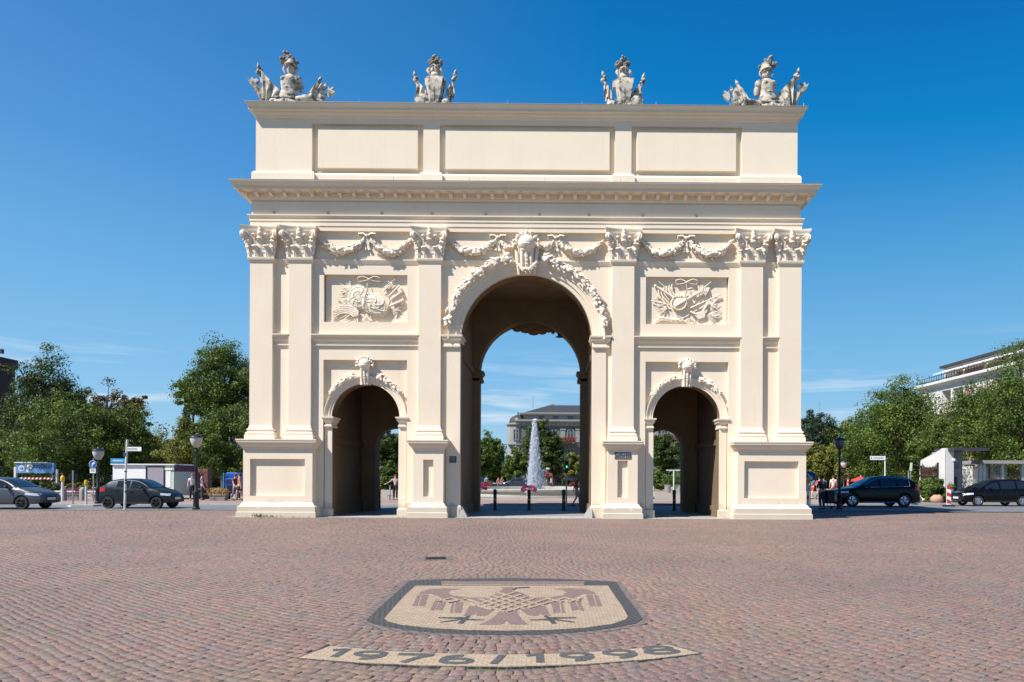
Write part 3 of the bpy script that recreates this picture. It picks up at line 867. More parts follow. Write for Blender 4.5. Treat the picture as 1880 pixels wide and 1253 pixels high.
# small fittings on the gate
def text_mesh(txt, size, mat_, name, parent, loc, rot=(pi / 2, 0, 0), off=0.0, ext=0.004, align='CENTER', xs=1.0):
    c = bpy.data.curves.new(name, 'FONT'); c.body = txt; c.size = size; c.offset = off; c.extrude = ext; c.align_x = align; c.align_y = 'CENTER'
    o = bpy.data.objects.new(name + '_tmp', c); COL.objects.link(o)
    bpy.context.view_layer.update()
    me = bpy.data.meshes.new_from_object(o.evaluated_get(bpy.context.evaluated_depsgraph_get()))
    bpy.data.objects.remove(o); bpy.data.curves.remove(c)
    me.name = name; me.materials.clear(); me.materials.append(mat_)
    q = bpy.data.objects.new(name, me); COL.objects.link(q); q.location = loc; q.rotation_euler = rot; q.scale = (xs, 1, 1)
    if parent: q.parent = parent
    return q
M['plaque'] = mat('grey_plaque', (0.30, 0.29, 0.28), 0.5, 0.2, var=0.15, scale=8)
M['ink'] = mat('dark_lettering', (0.03, 0.03, 0.035), 0.5)
t = thing('name_plaque', 'small grey plaque with blackletter style word fixed high on the right inner pedestal', 'plaque', (3.86, -0.45, 2.50))
b = MB(); b.box(-.33, .33, -.015, 0, -.13, .13); b.build('plate', M['plaque'], t)
b = MB()
for (x0, x1, z0, z1) in ((-.33, .33, .11, .13), (-.33, .33, -.13, -.11)): b.box(x0, x1, -.022, -.0151, z0, z1)
b.build('rim', M['ink'], t)
text_mesh('Schritt', .25, M['ink'], 'lettering', t, (0, -.017, 0.0), off=.006)
t = thing('wall_plaque', 'small dark bronze plaque on the wall left of the main arch', 'plaque', (-2.93, -0.06, 2.32))
b = MB(); b.bbox(-.14, .14, -.02, 0, -.13, .13, .006); b.build('plate', mat('dark_bronze', (.05, .045, .045), .45, .4, var=.2, scale=20), t)
b = MB()
for i in range(4): b.box(-.10, .10, -.024, -.0201, .07 - i * .045, .082 - i * .045)
b.build('relief_lines', M['greymetal'], t)
# stone wheel guards in the main arch
for s, lab in ((-1, 'grey stone wheel guard wedge at the left jamb of the main arch'), (1, 'grey stone wheel guard wedge at the right jamb of the main arch')):
    b = MB(); vs = [(0, -.50, 0), (-s*.36, -.42, 0), (-s*.36, .1, 0), (0, .3, 0), (0, -.10, .52), (-s*.05, -.05, .50), (-s*.05, .2, .50), (0, .25, .52)]
    b.add(vs, [(0, 1, 5, 4), (1, 2, 6, 5), (2, 3, 7, 6), (3, 0, 4, 7), (4, 5, 6, 7), (0, 3, 2, 1)])
    o = b.build('wheel_guard', M['concrete'], loc=(s * 2.66, 0.1, 0)); tag(o, lab, 'guard stone', 'guard stones of the main arch')
# ------------------------------------------------------------ ground, road, pavements
def worldcoord(t):
    g = t.nodes.new('ShaderNodeNewGeometry'); return g.outputs['Position']
def noise(t, vec, sc, det=5, rough=.6):
    n = t.nodes.new('ShaderNodeTexNoise'); n.inputs['Scale'].default_value = sc; n.inputs['Detail'].default_value = det; n.inputs['Roughness'].default_value = rough
    t.links.new(vec, n.inputs['Vector']); return n.outputs['Fac']
def mixc(t, fac, a, b, mode='MIX'):
    m = t.nodes.new('ShaderNodeMixRGB'); m.blend_type = mode
    for i, q in ((0, fac), (1, a), (2, b)):
        if hasattr(q, 'node'): t.links.new(q, m.inputs[i])
        elif i == 0: m.inputs[0].default_value = q
        else: m.inputs[i].default_value = (*q, 1)
    return m.outputs[0]
# joint bed between the setts
m = bpy.data.materials.new('sett_joint_soil'); t, b = nodes_of(m); b.inputs['Roughness'].default_value = .95
wc = worldcoord(t)
n1 = noise(t, wc, 0.9, 6); n2 = noise(t, wc, 14, 4)
r_ = ramp(t, [(0.44, (0, 0, 0)), (0.60, (1, 1, 1))], n1)
c1 = mixc(t, r_.outputs[0], (0.14, 0.112, 0.092), (0.105, 0.118, 0.038))
r2_ = ramp(t, [(0.35, (.55, .55, .55)), (0.7, (1.25, 1.25, 1.25))], n2)
t.links.new(mixc(t, 1.0, c1, r2_.outputs[0], 'MULTIPLY'), b.inputs['Base Color'])
M['joint'] = m
def plane(name, pts, z, mt, label=None):
    bm_ = MB(); bm_.add([(x, y, z) for x, y in pts], [tuple(range(len(pts)))])
    o = bm_.build(name, mt); o['kind'] = 'structure'
    return o
m = bpy.data.materials.new('distant_ground'); t, b = nodes_of(m); b.inputs['Roughness'].default_value = .95
wc = worldcoord(t); n1 = noise(t, wc, 0.35, 8)
t.links.new(ramp(t, [(0.35, (0.16, 0.13, 0.105)), (0.65, (0.22, 0.18, 0.145))], n1).outputs[0], b.inputs['Base Color'])
plane('ground', [(-900, -200), (900, -200), (900, 1500), (-900, 1500)], -0.06, m)
plane('plaza_bed', [(-60, -60), (60, -60), (60, 6.5), (-60, 6.5)], -0.013, M['joint'])

# sett material: colour shifts from stone to stone
m = bpy.data.materials.new('porphyry_setts'); t, b = nodes_of(m); b.inputs['Roughness'].default_value = .72; b.inputs['Specular IOR Level'].default_value = .35
g = t.nodes.new('ShaderNodeNewGeometry'); rpi = g.outputs['Random Per Island']; wc = g.outputs['Position']
r_ = ramp(t, [(0.0, (0.188, 0.122, 0.103)), (0.22, (0.222, 0.147, 0.123)), (0.45, (0.208, 0.150, 0.128)), (0.62, (0.184, 0.150, 0.134)), (0.78, (0.236, 0.152, 0.121)), (0.9, (0.216, 0.162, 0.122)), (1.0, (0.170, 0.133, 0.118))], rpi)
big = noise(t, wc, 0.22, 5)
rb = ramp(t, [(0.3, (.84, .86, .89)), (0.7, (1.16, 1.11, 1.06))], big)
fine = noise(t, wc, 30, 8, .78)
rf = ramp(t, [(0.33, (.38, .38, .40)), (0.67, (1.62, 1.60, 1.56))], fine)
c = mixc(t, 1.0, mixc(t, 1.0, r_.outputs[0], rb.outputs[0], 'MULTIPLY'), rf.outputs[0], 'MULTIPLY')
mid = noise(t, wc, 1.3, 6)
rm = ramp(t, [(0.46, (0, 0, 0)), (0.70, (.42, .42, .42))], mid)
c = mixc(t, rm.outputs[0], c, (0.145, 0.130, 0.085))
# dark oil spots
sp_ = noise(t, wc, 0.8, 3); ro = ramp(t, [(0.70, (0, 0, 0)), (0.74, (.5, .5, .5))], sp_)
c = mixc(t, ro.outputs[0], c, (0.07, 0.062, 0.058))
t.links.new(c, b.inputs['Base Color'])
bp = t.nodes.new('ShaderNodeBump'); bp.inputs['Strength'].default_value = .9; bp.inputs['Distance'].default_value = .016
t.links.new(noise(t, wc, 24, 8, .7), bp.inputs['Height']); t.links.new(bp.outputs[0], b.inputs['Normal'])
M['sett'] = m

# -- outlines of the mosaic, traced on the ground
def G2(pts): return [GR(x, y) for x, y in pts]
def crop(u, v): return (660 + u / 3.4815, 1040 + v / 3.4815)
def C4(pts): return G2([crop(u, v) for u, v in pts])
SH_OUT = C4([(318, 93), (520, 84), (940, 78), (1300, 84), (1640, 101), (1700, 190), (1760, 265), (1812, 340), (1770, 365), (1640, 392), (1450, 418), (1200, 437), (940, 442), (700, 437), (450, 424), (250, 403), (120, 378), (60, 360), (45, 345), (130, 262), (230, 175)])
SH_IN = C4([(358, 128), (940, 127), (1588, 127), (1630, 190), (1680, 262), (1715, 325), (1700, 345), (1610, 375), (1440, 398), (1200, 412), (940, 416), (700, 412), (450, 398), (270, 378), (180, 355), (160, 338), (230, 255), (300, 180)])
def crop2(u, v): return (540 + u / 2.4416, 1160 + v / 2.4416)
STRIP = G2([crop2(*q) for q in [(160, 62), (400, 84), (650, 97), (940, 102), (1200, 98), (1450, 84), (1680, 56), (1835, 99), (1600, 128), (1300, 152), (950, 163), (600, 158), (300, 145), (5, 121)]])
STRIP_IN = G2([crop2(*q) for q in [(164, 66), (400, 88), (650, 100), (940, 105), (1200, 101), (1450, 87), (1676, 60), (1818, 99), (1600, 125), (1300, 148.5), (950, 159.5), (600, 154.5), (300, 141.5), (22, 119.5)]])
def inside(p, poly):
    x, y = p; c = False; n = len(poly)
    for i in range(n):
        x1, y1 = poly[i]; x2, y2 = poly[i - 1]
        if (y1 > y) != (y2 > y) and x < (x2 - x1) * (y - y1) / (y2 - y1) + x1: c = not c
    return c
def grow(poly, d):
    cx = sum(p[0] for p in poly) / len(poly); cy = sum(p[1] for p in poly) / len(poly)
    r = []
    n = len(poly)
    for i in range(n):
        a = Vector(poly[i - 1]); b_ = Vector(poly[i]); c_ = Vector(poly[(i + 1) % n])
        e1 = (b_ - a).normalized(); e2 = (c_ - b_).normalized()
        nn = Vector((e1.y + e2.y, -(e1.x + e2.x))).normalized()
        if nn.dot(b_ - Vector((cx, cy))) < 0: nn = -nn
        r.append(tuple(b_ + nn * d))
    return r
SH_CURB = grow(SH_OUT, 0.10)
# -- the setts: rings of stones laid round the mosaic
rng = np.random.default_rng(3)
MCX, MCY = 0.45, -19.2
V = []; F = []
cnt = 0
r = 0.4
Pl = np.array(SH_CURB); Ps = np.array(STRIP)
def np_in(x, y, P):
    c = np.zeros(len(x), bool); n = len(P)
    for i in range(n):
        x1, y1 = P[i]; x2, y2 = P[i - 1]
        cond = ((y1 > y) != (y2 > y))
        xx = (x2 - x1) * (y - y1) / ((y2 - y1) if abs(y2 - y1) > 1e-9 else 1e-9) + x1
        c ^= cond & (x < xx)
    return c
def RY(c, x):
    k = np.clip(.85 - .025 * (c + 20), .25, .85); u = x - MCX
    return c + np.sqrt((k * u) ** 2 + 4.0) - 2.0 + .08 * np.sin(x * .7 + c * .31) + .022 * np.sin(x * 2.3 - c * .7) + .014 * np.sin(x * 9.1 + c * 5)
verts = []
c = -40.0
while c < 8:
    st = rng.uniform(.112, .140)
    hw = 34
    e = -hw + np.cumsum(rng.uniform(.085, .160, int(hw * 2 / .117)))
    x0 = e[:-1]; x1 = e[1:]
    y0 = RY(c, x0); y1 = RY(c, x1)
    sl0 = (RY(c, x0 + .05) - RY(c, x0 - .05)) / .1; sl1 = (RY(c, x1 + .05) - RY(c, x1 - .05)) / .1
    hh0 = st / (1 + sl0 ** 2); hh1 = st / (1 + sl1 ** 2)
    x2 = x1 - sl1 * hh1; x3 = x0 - sl0 * hh0
    y2 = RY(c + st, x2); y3 = RY(c + st, x3)
    X = (x0 + x1) / 2; Y = (y0 + y2) / 2; d = Y + CD
    keep = (Y > -24.2) & (Y < 5.6) & (np.abs(X - CX) < d * 0.84 + 8.0) & ~np_in(X, Y, Pl) & ~np_in(X, Y, Ps)
    keep &= ~((np.abs(X) < 11.7) & (Y > -0.75))
    q = np.stack([np.stack([x0, y0], 1), np.stack([x1, y1], 1), np.stack([x2, y2], 1), np.stack([x3, y3], 1)], 1)[keep]
    if len(q):
        cq = q.mean(1, keepdims=True); q = cq + (q - cq) * .97 + rng.uniform(-.008, .008, q.shape)
        verts.append(q)
    c += st
verts = np.concatenate(verts)
Q = np.array(verts)                      # n,4,2
n = len(Q); cen = Q.mean(1, keepdims=True)
top = cen + (Q - cen) * 0.91
mid_ = cen + (Q - cen) * 0.965
zt = rng.uniform(-.0025, .0015, (n, 1)) + rng.uniform(-.003, .003, (n, 4))
A = np.zeros((n, 12, 3)); A[:, :4, :2] = Q; A[:, :4, 2] = -.031
A[:, 4:8, :2] = mid_; A[:, 4:8, 2] = zt - .0035
A[:, 8:12, :2] = top; A[:, 8:12, 2] = zt
base = (np.arange(n) * 12)[:, None, None]
fl_ = []
for k in range(4):
    l = (k + 1) % 4
    fl_ += [(k, l, 4 + l, 4 + k), (4 + k, 4 + l, 8 + l, 8 + k)]
fl_.append((8, 9, 10, 11))
Fa = (base + np.array(fl_)[None]).reshape(-1, 4)
# all rings run counter clockwise, so faces look up
me = bpy.data.meshes.new('plaza_setts')
me.vertices.add(n * 12); me.vertices.foreach_set('co', A.reshape(-1).astype(np.float32))
me.loops.add(len(Fa) * 4); me.loops.foreach_set('vertex_index', Fa.reshape(-1).astype(np.int32))
me.polygons.add(len(Fa)); me.polygons.foreach_set('loop_start', (np.arange(len(Fa)) * 4).astype(np.int32))
me.polygons.foreach_set('loop_total', np.full(len(Fa), 4, dtype=np.int32))
me.update(calc_edges=True); me.materials.append(M['sett'])
o = bpy.data.objects.new('plaza_setts', me); COL.objects.link(o); o['kind'] = 'structure'
print('setts', n)

# brick-like mosaic materials
def brickmat(name, c1, c2, mortar, w, h, rot=0.0, ms=0.006, offs=.5, rough=.75):
    m = bpy.data.materials.new(name); t, b = nodes_of(m); b.inputs['Roughness'].default_value = rough
    wc = worldcoord(t)
    mp = t.nodes.new('ShaderNodeMapping'); mp.inputs['Rotation'].default_value = (0, 0, rot); t.links.new(wc, mp.inputs[0])
    # small wander so the courses are hand laid
    dn = t.nodes.new('ShaderNodeTexNoise'); dn.inputs['Scale'].default_value = 3.0; t.links.new(wc, dn.inputs['Vector'])
    va = t.nodes.new('ShaderNodeVectorMath'); va.operation = 'SCALE'; va.inputs['Scale'].default_value = .03; t.links.new(dn.outputs['Color'], va.inputs[0])
    vb = t.nodes.new('ShaderNodeVectorMath'); t.links.new(mp.outputs[0], vb.inputs[0]); t.links.new(va.outputs[0], vb.inputs[1])
    br = t.nodes.new('ShaderNodeTexBrick'); br.offset = offs
    br.inputs['Scale'].default_value = 1.0; br.inputs['Brick Width'].default_value = w; br.inputs['Row Height'].default_value = h
    br.inputs['Mortar Size'].default_value = ms; br.inputs['Mortar Smooth'].default_value = .2; br.inputs['Bias'].default_value = 0
    br.inputs['Color1'].default_value = (*c1, 1); br.inputs['Color2'].default_value = (*c2, 1); br.inputs['Mortar'].default_value = (*mortar, 1)
    t.links.new(vb.outputs[0], br.inputs['Vector'])
    rf = ramp(t, [(0.3, (.78, .78, .78)), (0.7, (1.18, 1.18, 1.18))], noise(t, wc, 22, 6, .7))
    c = mixc(t, 1.0, br.outputs['Color'], rf.outputs[0], 'MULTIPLY')
    t.links.new(c, b.inputs['Base Color'])
    inv = t.nodes.new('ShaderNodeMath'); inv.operation = 'SUBTRACT'; inv.inputs[0].default_value = 1; t.links.new(br.outputs['Fac'], inv.inputs[1])
    bp = t.nodes.new('ShaderNodeBump'); bp.inputs['Strength'].default_value = .6; bp.inputs['Distance'].default_value = .008
    t.links.new(inv.outputs[0], bp.inputs['Height']); t.links.new(bp.outputs[0], b.inputs['Normal'])
    return m
M['mo_beige'] = brickmat('beige_mosaic', (0.40, 0.31, 0.215), (0.33, 0.25, 0.17), (0.16, 0.12, 0.085), 0.085, 0.055, ms=.004)
M['mo_beige2'] = brickmat('beige_clinker', (0.42, 0.325, 0.225), (0.36, 0.275, 0.185), (0.20, 0.155, 0.105), 0.085, 0.045, ms=.0035)
M['mo_dark'] = brickmat('dark_basalt_mosaic', (0.020, 0.023, 0.026), (0.034, 0.036, 0.039), (0.12, 0.115, 0.10), 0.07, 0.06, rot=.3, ms=.0045)
M['mo_digit'] = brickmat('grey_basalt_digits', (0.045, 0.052, 0.054), (0.07, 0.076, 0.076), (0.13, 0.12, 0.10), 0.07, 0.05, ms=.004)
M['mo_red'] = brickmat('red_porphyry_mosaic', (0.215, 0.145, 0.122), (0.18, 0.125, 0.108), (0.14, 0.10, 0.085), 0.07, 0.05, rot=1.3, ms=.004)
M['mo_curb'] = brickmat('grey_curb_setts', (0.16, 0.125, 0.118), (0.18, 0.14, 0.125), (0.07, 0.06, 0.05), 0.16, 0.09, rot=.9, ms=.010)
def flat(poly, z, mt, name, parent=None, th=.03):
    b = MB(); b.prism(poly, z - th, z, axis='z')
    o = b.build(name, mt, parent); return o
EM = thing('paving_mosaic', 'large shield shaped paving mosaic with a red eagle on beige in a dark border', 'mosaic')
flat(SH_CURB, 0.001, M['mo_curb'], 'kerb', EM)
flat(SH_OUT, 0.005, M['mo_dark'], 'border', EM, .02)
flat(SH_IN, 0.009, M['mo_beige'], 'field', EM, .02)
# the crenellated band along the top edge
for i, (a, c_) in enumerate(((525, 650), (725, 850), (925, 1060), (1125, 1245), (1330, 1440))):
    flat(C4([(a, 99), (c_, 99), (c_, 108), (a, 108)]), .009, M['mo_red'], 'top_band', EM, .02)
flat(C4([(520, 100), (1440, 100), (1435, 117), (525, 117)]), .0085, M['mo_red'], 'top_band', EM, .02)
flat(C4([(525, 118.5), (1435, 118.5), (1435, 122), (530, 122)]), .009, M['mo_beige'], 'top_band', EM, .02)
ZE = .013
EC = [0]
def em(pts, mt='mo_red', nm='eagle', z=ZE):
    EC[0] += 1; return flat(C4(pts), z - .002 + .0001 * EC[0], M[mt], nm, EM, .012 - .00005 * EC[0])
em([(905, 140), (985, 138), (975, 158), (1050, 178), (1085, 200), (1070, 215), (1110, 235), (1100, 262), (1015, 272), (935, 300), (850, 272), (735, 262), (790, 232), (770, 215), (840, 195), (890, 170), (918, 152)])
for s in (-1, 1):
    X = lambda u: 945 + s * (u - 945) * (1.0 if s > 0 else 1.0)
    m1 = lambda pts: [(945 + s * (u - 945), v) for u, v in pts]
    em(m1([(1060, 205), (1200, 205), (1300, 190), (1322, 172), (1300, 156), (1235, 150), (1340, 145), (1440, 150), (1500, 168), (1512, 182), (1430, 182), (1370, 205), (1280, 222), (1180, 245), (1080, 262), (1050, 240)]))
    em(m1([(1448, 186), (1490, 186), (1512, 258), (1472, 262)])); em(m1([(1498, 186), (1520, 190), (1552, 258), (1520, 262)]))
    em(m1([(1330, 215), (1365, 205), (1405, 282), (1360, 290)])); em(m1([(1375, 205), (1400, 212), (1440, 288), (1412, 288)]))
    em(m1([(1225, 238), (1275, 232), (1285, 300), (1240, 305)])); em(m1([(1284, 232), (1300, 238), (1312, 302), (1294, 304)]))
    em(m1([(1020, 276), (1110, 262), (1185, 258), (1222, 322), (1180, 322), (1150, 305), (1140, 325), (1075, 318)]))
    em(m1([(1190, 320), (1215, 332), (1385, 332), (1385, 338), (1240, 342), (1378, 362), (1370, 366), (1240, 350), (1262, 372), (1230, 374), (1208, 352), (1090, 352), (1090, 348), (1200, 342), (1180, 328)]), 'mo_dark', 'claw')
em([(905, 288), (935, 304), (1005, 288), (1025, 330), (1075, 378), (1020, 380), (965, 378), (940, 352), (912, 378), (860, 380), (765, 380), (840, 345)])
em([(975, 152), (1000, 142), (1088, 138), (1086, 142), (1010, 146), (985, 158)], 'mo_dark', 'beak', ZE + .003)
# lattice on the breast
def band(p, q, wd, nm='lattice'):
    (x1, y1), (x2, y2) = crop(*p), crop(*q)
    a = Vector(GR(x1, y1)); c_ = Vector(GR(x2, y2)); e = (c_ - a).normalized(); nn = Vector((-e.y, e.x)) * wd
    return flat([tuple(a + nn), tuple(a - nn), tuple(c_ - nn), tuple(c_ + nn)], ZE + .004, M['mo_beige'], nm, EM, .008)
lt = MB()
def lb(p, q, wd=.028, z=ZE + .004):
    a = Vector(GR(*crop(*p))); c_ = Vector(GR(*crop(*q))); e = (c_ - a).normalized(); nn = Vector((-e.y, e.x)) * wd
    lt.prism([tuple(a + nn), tuple(a - nn), tuple(c_ - nn), tuple(c_ + nn)], z - .008, z, axis='z')
for i, (p, q) in enumerate([((880, 172), (1185, 262)), ((855, 192), (1110, 268)), ((815, 204), (1060, 280)), ((770, 215), (1000, 290)), ((690, 218), (935, 300)), ((595, 210), (850, 285)), ((500, 212), (560, 234)),
                            ((1000, 170), (730, 262)), ((1030, 187), (790, 268)), ((1070, 200), (845, 276)), ((1115, 212), (890, 288)), ((1215, 212), (935, 300)), ((1320, 208), (1080, 276)), ((1415, 212), (1340, 236)), ((500, 232), (600, 208)), ((560, 240), (690, 216)), ((1190, 214), (1300, 236)), ((1300, 208), (1410, 230))]):
    lb(p, q, .026, ZE + .003 + i * .0004)
lt.build('lattice', M['mo_beige'], EM)
YS = thing('year_strip', 'curved strip of beige clinker set with the dark years 1976 / 1998', 'inscription')
flat(STRIP, 0.002, M['mo_dark'], 'edging', YS); flat(STRIP_IN, 0.006, M['mo_beige2'], 'bed', YS, .02)
def ringpts(cx, cy, rx, ry, a0, a1, n=20): return [(cx + rx * cos(radians(a0 + (a1 - a0) * i / n)), cy + ry * sin(radians(a0 + (a1 - a0) * i / n))) for i in range(n + 1)]
def stroke(b, pts, w, z0, z1):
    n = len(pts); L = []; R_ = []
    for i, p in enumerate(pts):
        a = Vector(pts[max(i - 1, 0)]); c_ = Vector(pts[min(i + 1, n - 1)]); e = (c_ - a).normalized(); nn = Vector((-e.y, e.x)) * w / 2
        L.append(tuple(Vector(p) + nn)); R_.append(tuple(Vector(p) - nn))
    for i in range(n - 1): b.prism([L[i], R_[i], R_[i+1], L[i+1]], z0, z1, axis='z')
DIG = {'1': [[(.08, -.5), (.08, .5)], [(.06, .42), (-.30, .26)]],
       '7': [[(-.5, .41), (.46, .41)], [(.42, .42), (.10, .05), (-.16, -.5)]],
       '/': [[(-.10, -.5), (.10, .5)]],
       '9': [ringpts(0, .17, .36, .25, 0, 360), ringpts(-.06, .02, .42, .43, 10, -95)],
       '6': [ringpts(0, -.17, .36, .25, 0, 360), ringpts(.06, -.02, .42, .43, 190, 85)],
       '8': [ringpts(0, .22, .30, .20, 0, 360), ringpts(0, -.21, .37, .22, 0, 360)]}
for i, (ch, u, v, wpx) in enumerate([('1', 200, 98, 90), ('9', 335, 109, 165), ('7', 535, 122, 165), ('6', 733, 128, 165), ('/', 915, 128, 130), ('1', 1090, 122, 110), ('9', 1268, 116, 160), ('9', 1462, 104, 160), ('8', 1640, 86, 175)]):
    x, y = GR(*crop2(u, v)); x0, _ = GR(*crop2(u - wpx / 2, v)); x1, _ = GR(*crop2(u + wpx / 2, v))
    ww = (x1 - x0) / .95; hh = .295
    if ch in '1/': ww = .31
    b = MB()
    for k_, st in enumerate(DIG[ch]): stroke(b, [(px_ * ww, py_ * hh) for px_, py_ in st], .072, -.002, .002 + .0004 * k_)
    c = b.build('digit', M['mo_digit'], YS, loc=(x, y, .0075)); c.rotation_euler = (0, 0, atan2(x - .45, 9.5))
# drain cover
DC = GR(800, 1026)
t = thing('drain_cover', 'small sunken dark drain grate in the setts behind the eagle mosaic', 'drain cover', (DC[0], DC[1], 0), .15)
b = MB(); b.box(-.34, .34, -.26, .26, -.03, .006); b.build('frame', M['mo_curb'], t)
b = MB(); b.box(-.20, .20, -.17, .17, -.02, .010); b.build('bed', M['darkmetal'], t)
b = MB()
for i in range(6): b.box(-.19, .19, -.15 + i * .055, -.13 + i * .055, .011, .020)
b.build('grate', M['darkmetal'], t)

# grey stone strip under the gate
M['grey_paving'] = brickmat('grey_granite_paving', (0.34, 0.325, 0.305), (0.28, 0.27, 0.25), (0.12, 0.11, 0.09), 0.16, 0.14, ms=.012)
plane('threshold_paving', [(-11.75, -0.80), (11.75, -0.80), (11.75, 5.9), (-11.75, 5.9)], 0.004, M['grey_paving'])
M['slab'] = brickmat('worn_granite_slabs', (0.40, 0.385, 0.36), (0.34, 0.33, 0.31), (0.14, 0.13, 0.11), 0.95, 0.42, ms=.012)
for a, c_ in ((-7.9, -5.1), (-2.6, 2.6), (5.1, 7.9)):
    plane('threshold_slabs', [(a, -0.62), (c_, -0.62), (c_, 0.75), (a, 0.75)], 0.008, M['slab'])
m = bpy.data.materials.new('asphalt'); t, b = nodes_of(m); b.inputs['Roughness'].default_value = .85
wc = worldcoord(t)
c = ramp(t, [(0.3, (0.115, 0.12, 0.13)), (0.7, (0.155, 0.16, 0.168))], noise(t, wc, .6, 8)).outputs[0]
c = mixc(t, 1.0, c, ramp(t, [(0.3, (.8, .8, .8)), (0.7, (1.2, 1.2, 1.2))], noise(t, wc, 60, 3)).outputs[0], 'MULTIPLY')
t.links.new(c, b.inputs['Base Color']); M['asphalt'] = m
M['pave_tan'] = brickmat('tan_pavement', (0.36, 0.29, 0.215), (0.31, 0.25, 0.19), (0.14, 0.12, 0.09), 0.30, 0.15, ms=.01)
M['pave_red'] = brickmat('red_cycle_pavement', (0.33, 0.215, 0.18), (0.30, 0.20, 0.17), (0.15, 0.11, 0.09), 0.30, 0.15, ms=.01)
near = [(-70, 1.0), (-20, 4.2), (0, 5.9), (20, 6.4), (70, 6.8)]
far = [(-70, 9.0), (-20, 10.2), (0, 11.4), (20, 14.6), (32, 17.0), (70, 21.0)]
plane('road', near + far[::-1], 0.012, M['asphalt'])
b = MB()
for (x0, y0), (x1, y1) in zip(far[:-1], far[1:]):
    b.add([(x0, y0, -.05), (x1, y1, -.05), (x1, y1 + .14, -.05), (x0, y0 + .14, -.05), (x0, y0, .11), (x1, y1, .11), (x1, y1 + .14, .11), (x0, y0 + .14, .11)],
          [(0, 1, 5, 4), (4, 5, 6, 7), (2, 3, 7, 6)])
o = b.build('kerb', mat('granite_kerb', (.42, .41, .38), .8, var=.2, scale=6)); o['kind'] = 'structure'
plane('pavement', [(x, y + .14) for x, y in far[:3]] + [(0, 17.5), (-70, 17.5)], .105, M['pave_red'])
plane('far_pavement', [(-70, 17.5), (0, 17.5), (0, 46), (-70, 46)], .109, M['pave_tan'])
plane('square', [(x, y + .14) for x, y in far[2:]] + [(70, 46), (0, 46)], .105, M['pave_tan'])
plane('cycle_path', [(0.01, 11.6), (16, 13.4), (16, 17.0), (0.01, 17.5)], .109, M['pave_red'])
plane('promenade', [(-90, 46), (90, 46), (90, 240), (-90, 240)], .100, mat('sandy_paving', (.27, .23, .18), .9, var=.12, scale=1.2))
# weeds at the foot of the gate, and moss in the joints
m_w = leafmat('weed_leaves', (0.05, 0.09, 0.02), (0.09, 0.13, 0.03), (0.18, 0.19, 0.06))
b = MB(); b.tone = []
random.seed(7)
def tuft(b, x, y, z, n, h, sp):
    for i in range(n):
        a = rnd(0, 2 * pi); d = sqrt(rnd(0, 1)) * sp; px_, py_ = x + cos(a) * d, y + sin(a) * d * .35
        L = rnd(.4, 1) * h
        b.leaf((px_, py_, z), (rnd(-.6, .6), rnd(-.6, .2), 1), (cos(a), sin(a), 0), L, rnd(.008, .02) + L * .06); b.tone += [rnd(0, 1)] * 6
for (px_, n, h, sp) in ((450, 14, .06, .35), (475, 50, .20, .38), (490, 40, .15, .5), (525, 16, .10, .4), (560, 10, .08, .3), (595, 26, .07, .6), (747, 24, .10, .35), (800, 10, .05, .5), (1115, 14, .05, .4), (1148, 20, .18, .14), (1165, 8, .08, .4), (1345, 70, .13, .28), (1336, 18, .22, .1), (1440, 16, .07, .5), (1470, 10, .05, .4), (1410, 8, .06, .3)):
    x, y = GR(px_, 951); tuft(b, x, max(y, -.72), 0.005, n, h, sp)
o = b.build('weeds', m_w); tag(o, 'low green weeds growing along the foot of the gate plinths', 'weeds', kind='stuff')
b = MB(); b.tone = []
for i in range(760):
    for _ in range(30):
        d = 5.2 + abs(random.gauss(0, 3.2)); x = CX + rnd(-.82, .82) * d; y = d - CD
        if not (inside((x, y), SH_CURB) or inside((x, y), STRIP)): break
    if abs(x) > 11 and y > -2: continue
    rr = hypot(x - MCX, y - MCY)
    for k in range(random.randint(2, 6)):
        b.leaf((x + rnd(-.05, .05), y + rnd(-.02, .02), -.022), (rnd(-1, 1), rnd(-1, 1), rnd(.35, .9)), (0, 0, 1), rnd(.02, .045), rnd(.006, .012)); b.tone += [rnd(.2, 1)] * 6
o = b.build('joint_grass', m_w); tag(o, 'tiny tufts of grass growing in the joints of the setts', 'grass', kind='stuff')
# ------------------------------------------------------------ trophies on the attic
SN = M['stone']
def cloth(b, A, B, C_, D, n=14, m=6, fold=.06, th=.03):
    """folded drapery spanning four corners, with thickness"""
    A, B, C_, D = (Vector(q) for q in (A, B, C_, D))
    vs = []; fs = []
    for side in (0, 1):
        for i in range(n + 1):
            u = i / n
            for j in range(m + 1):
                v = j / m
                p = (A * (1-u) + B * u) * (1-v) + (D * (1-u) + C_ * u) * v
                p = p + Vector((0, -fold * sin(u * pi * 5 + v * 2) * (0.35 + v) - .10 * sin(pi*u) + side * th, -.10 * sin(pi * u) * (.3 + v * .7)))
                vs.append(p)
    k = (n + 1) * (m + 1)
    for i in range(n):
        for j in range(m):
            a = i * (m + 1) + j
            fs.append((a, a + m + 1, a + m + 2, a + 1)); fs.append((a + k, a + k + 1, a + k + m + 2, a + k + m + 1))
    for i in range(n):
        for j in (0, m):
            a = i * (m + 1) + j; fs.append((a, a + k, a + k + m + 1, a + m + 1))
    for j in range(m):
        for i in (0, n):
            a = i * (m + 1) + j; fs.append((a, a + 1, a + k + 1, a + k))
    b.add(vs, fs)
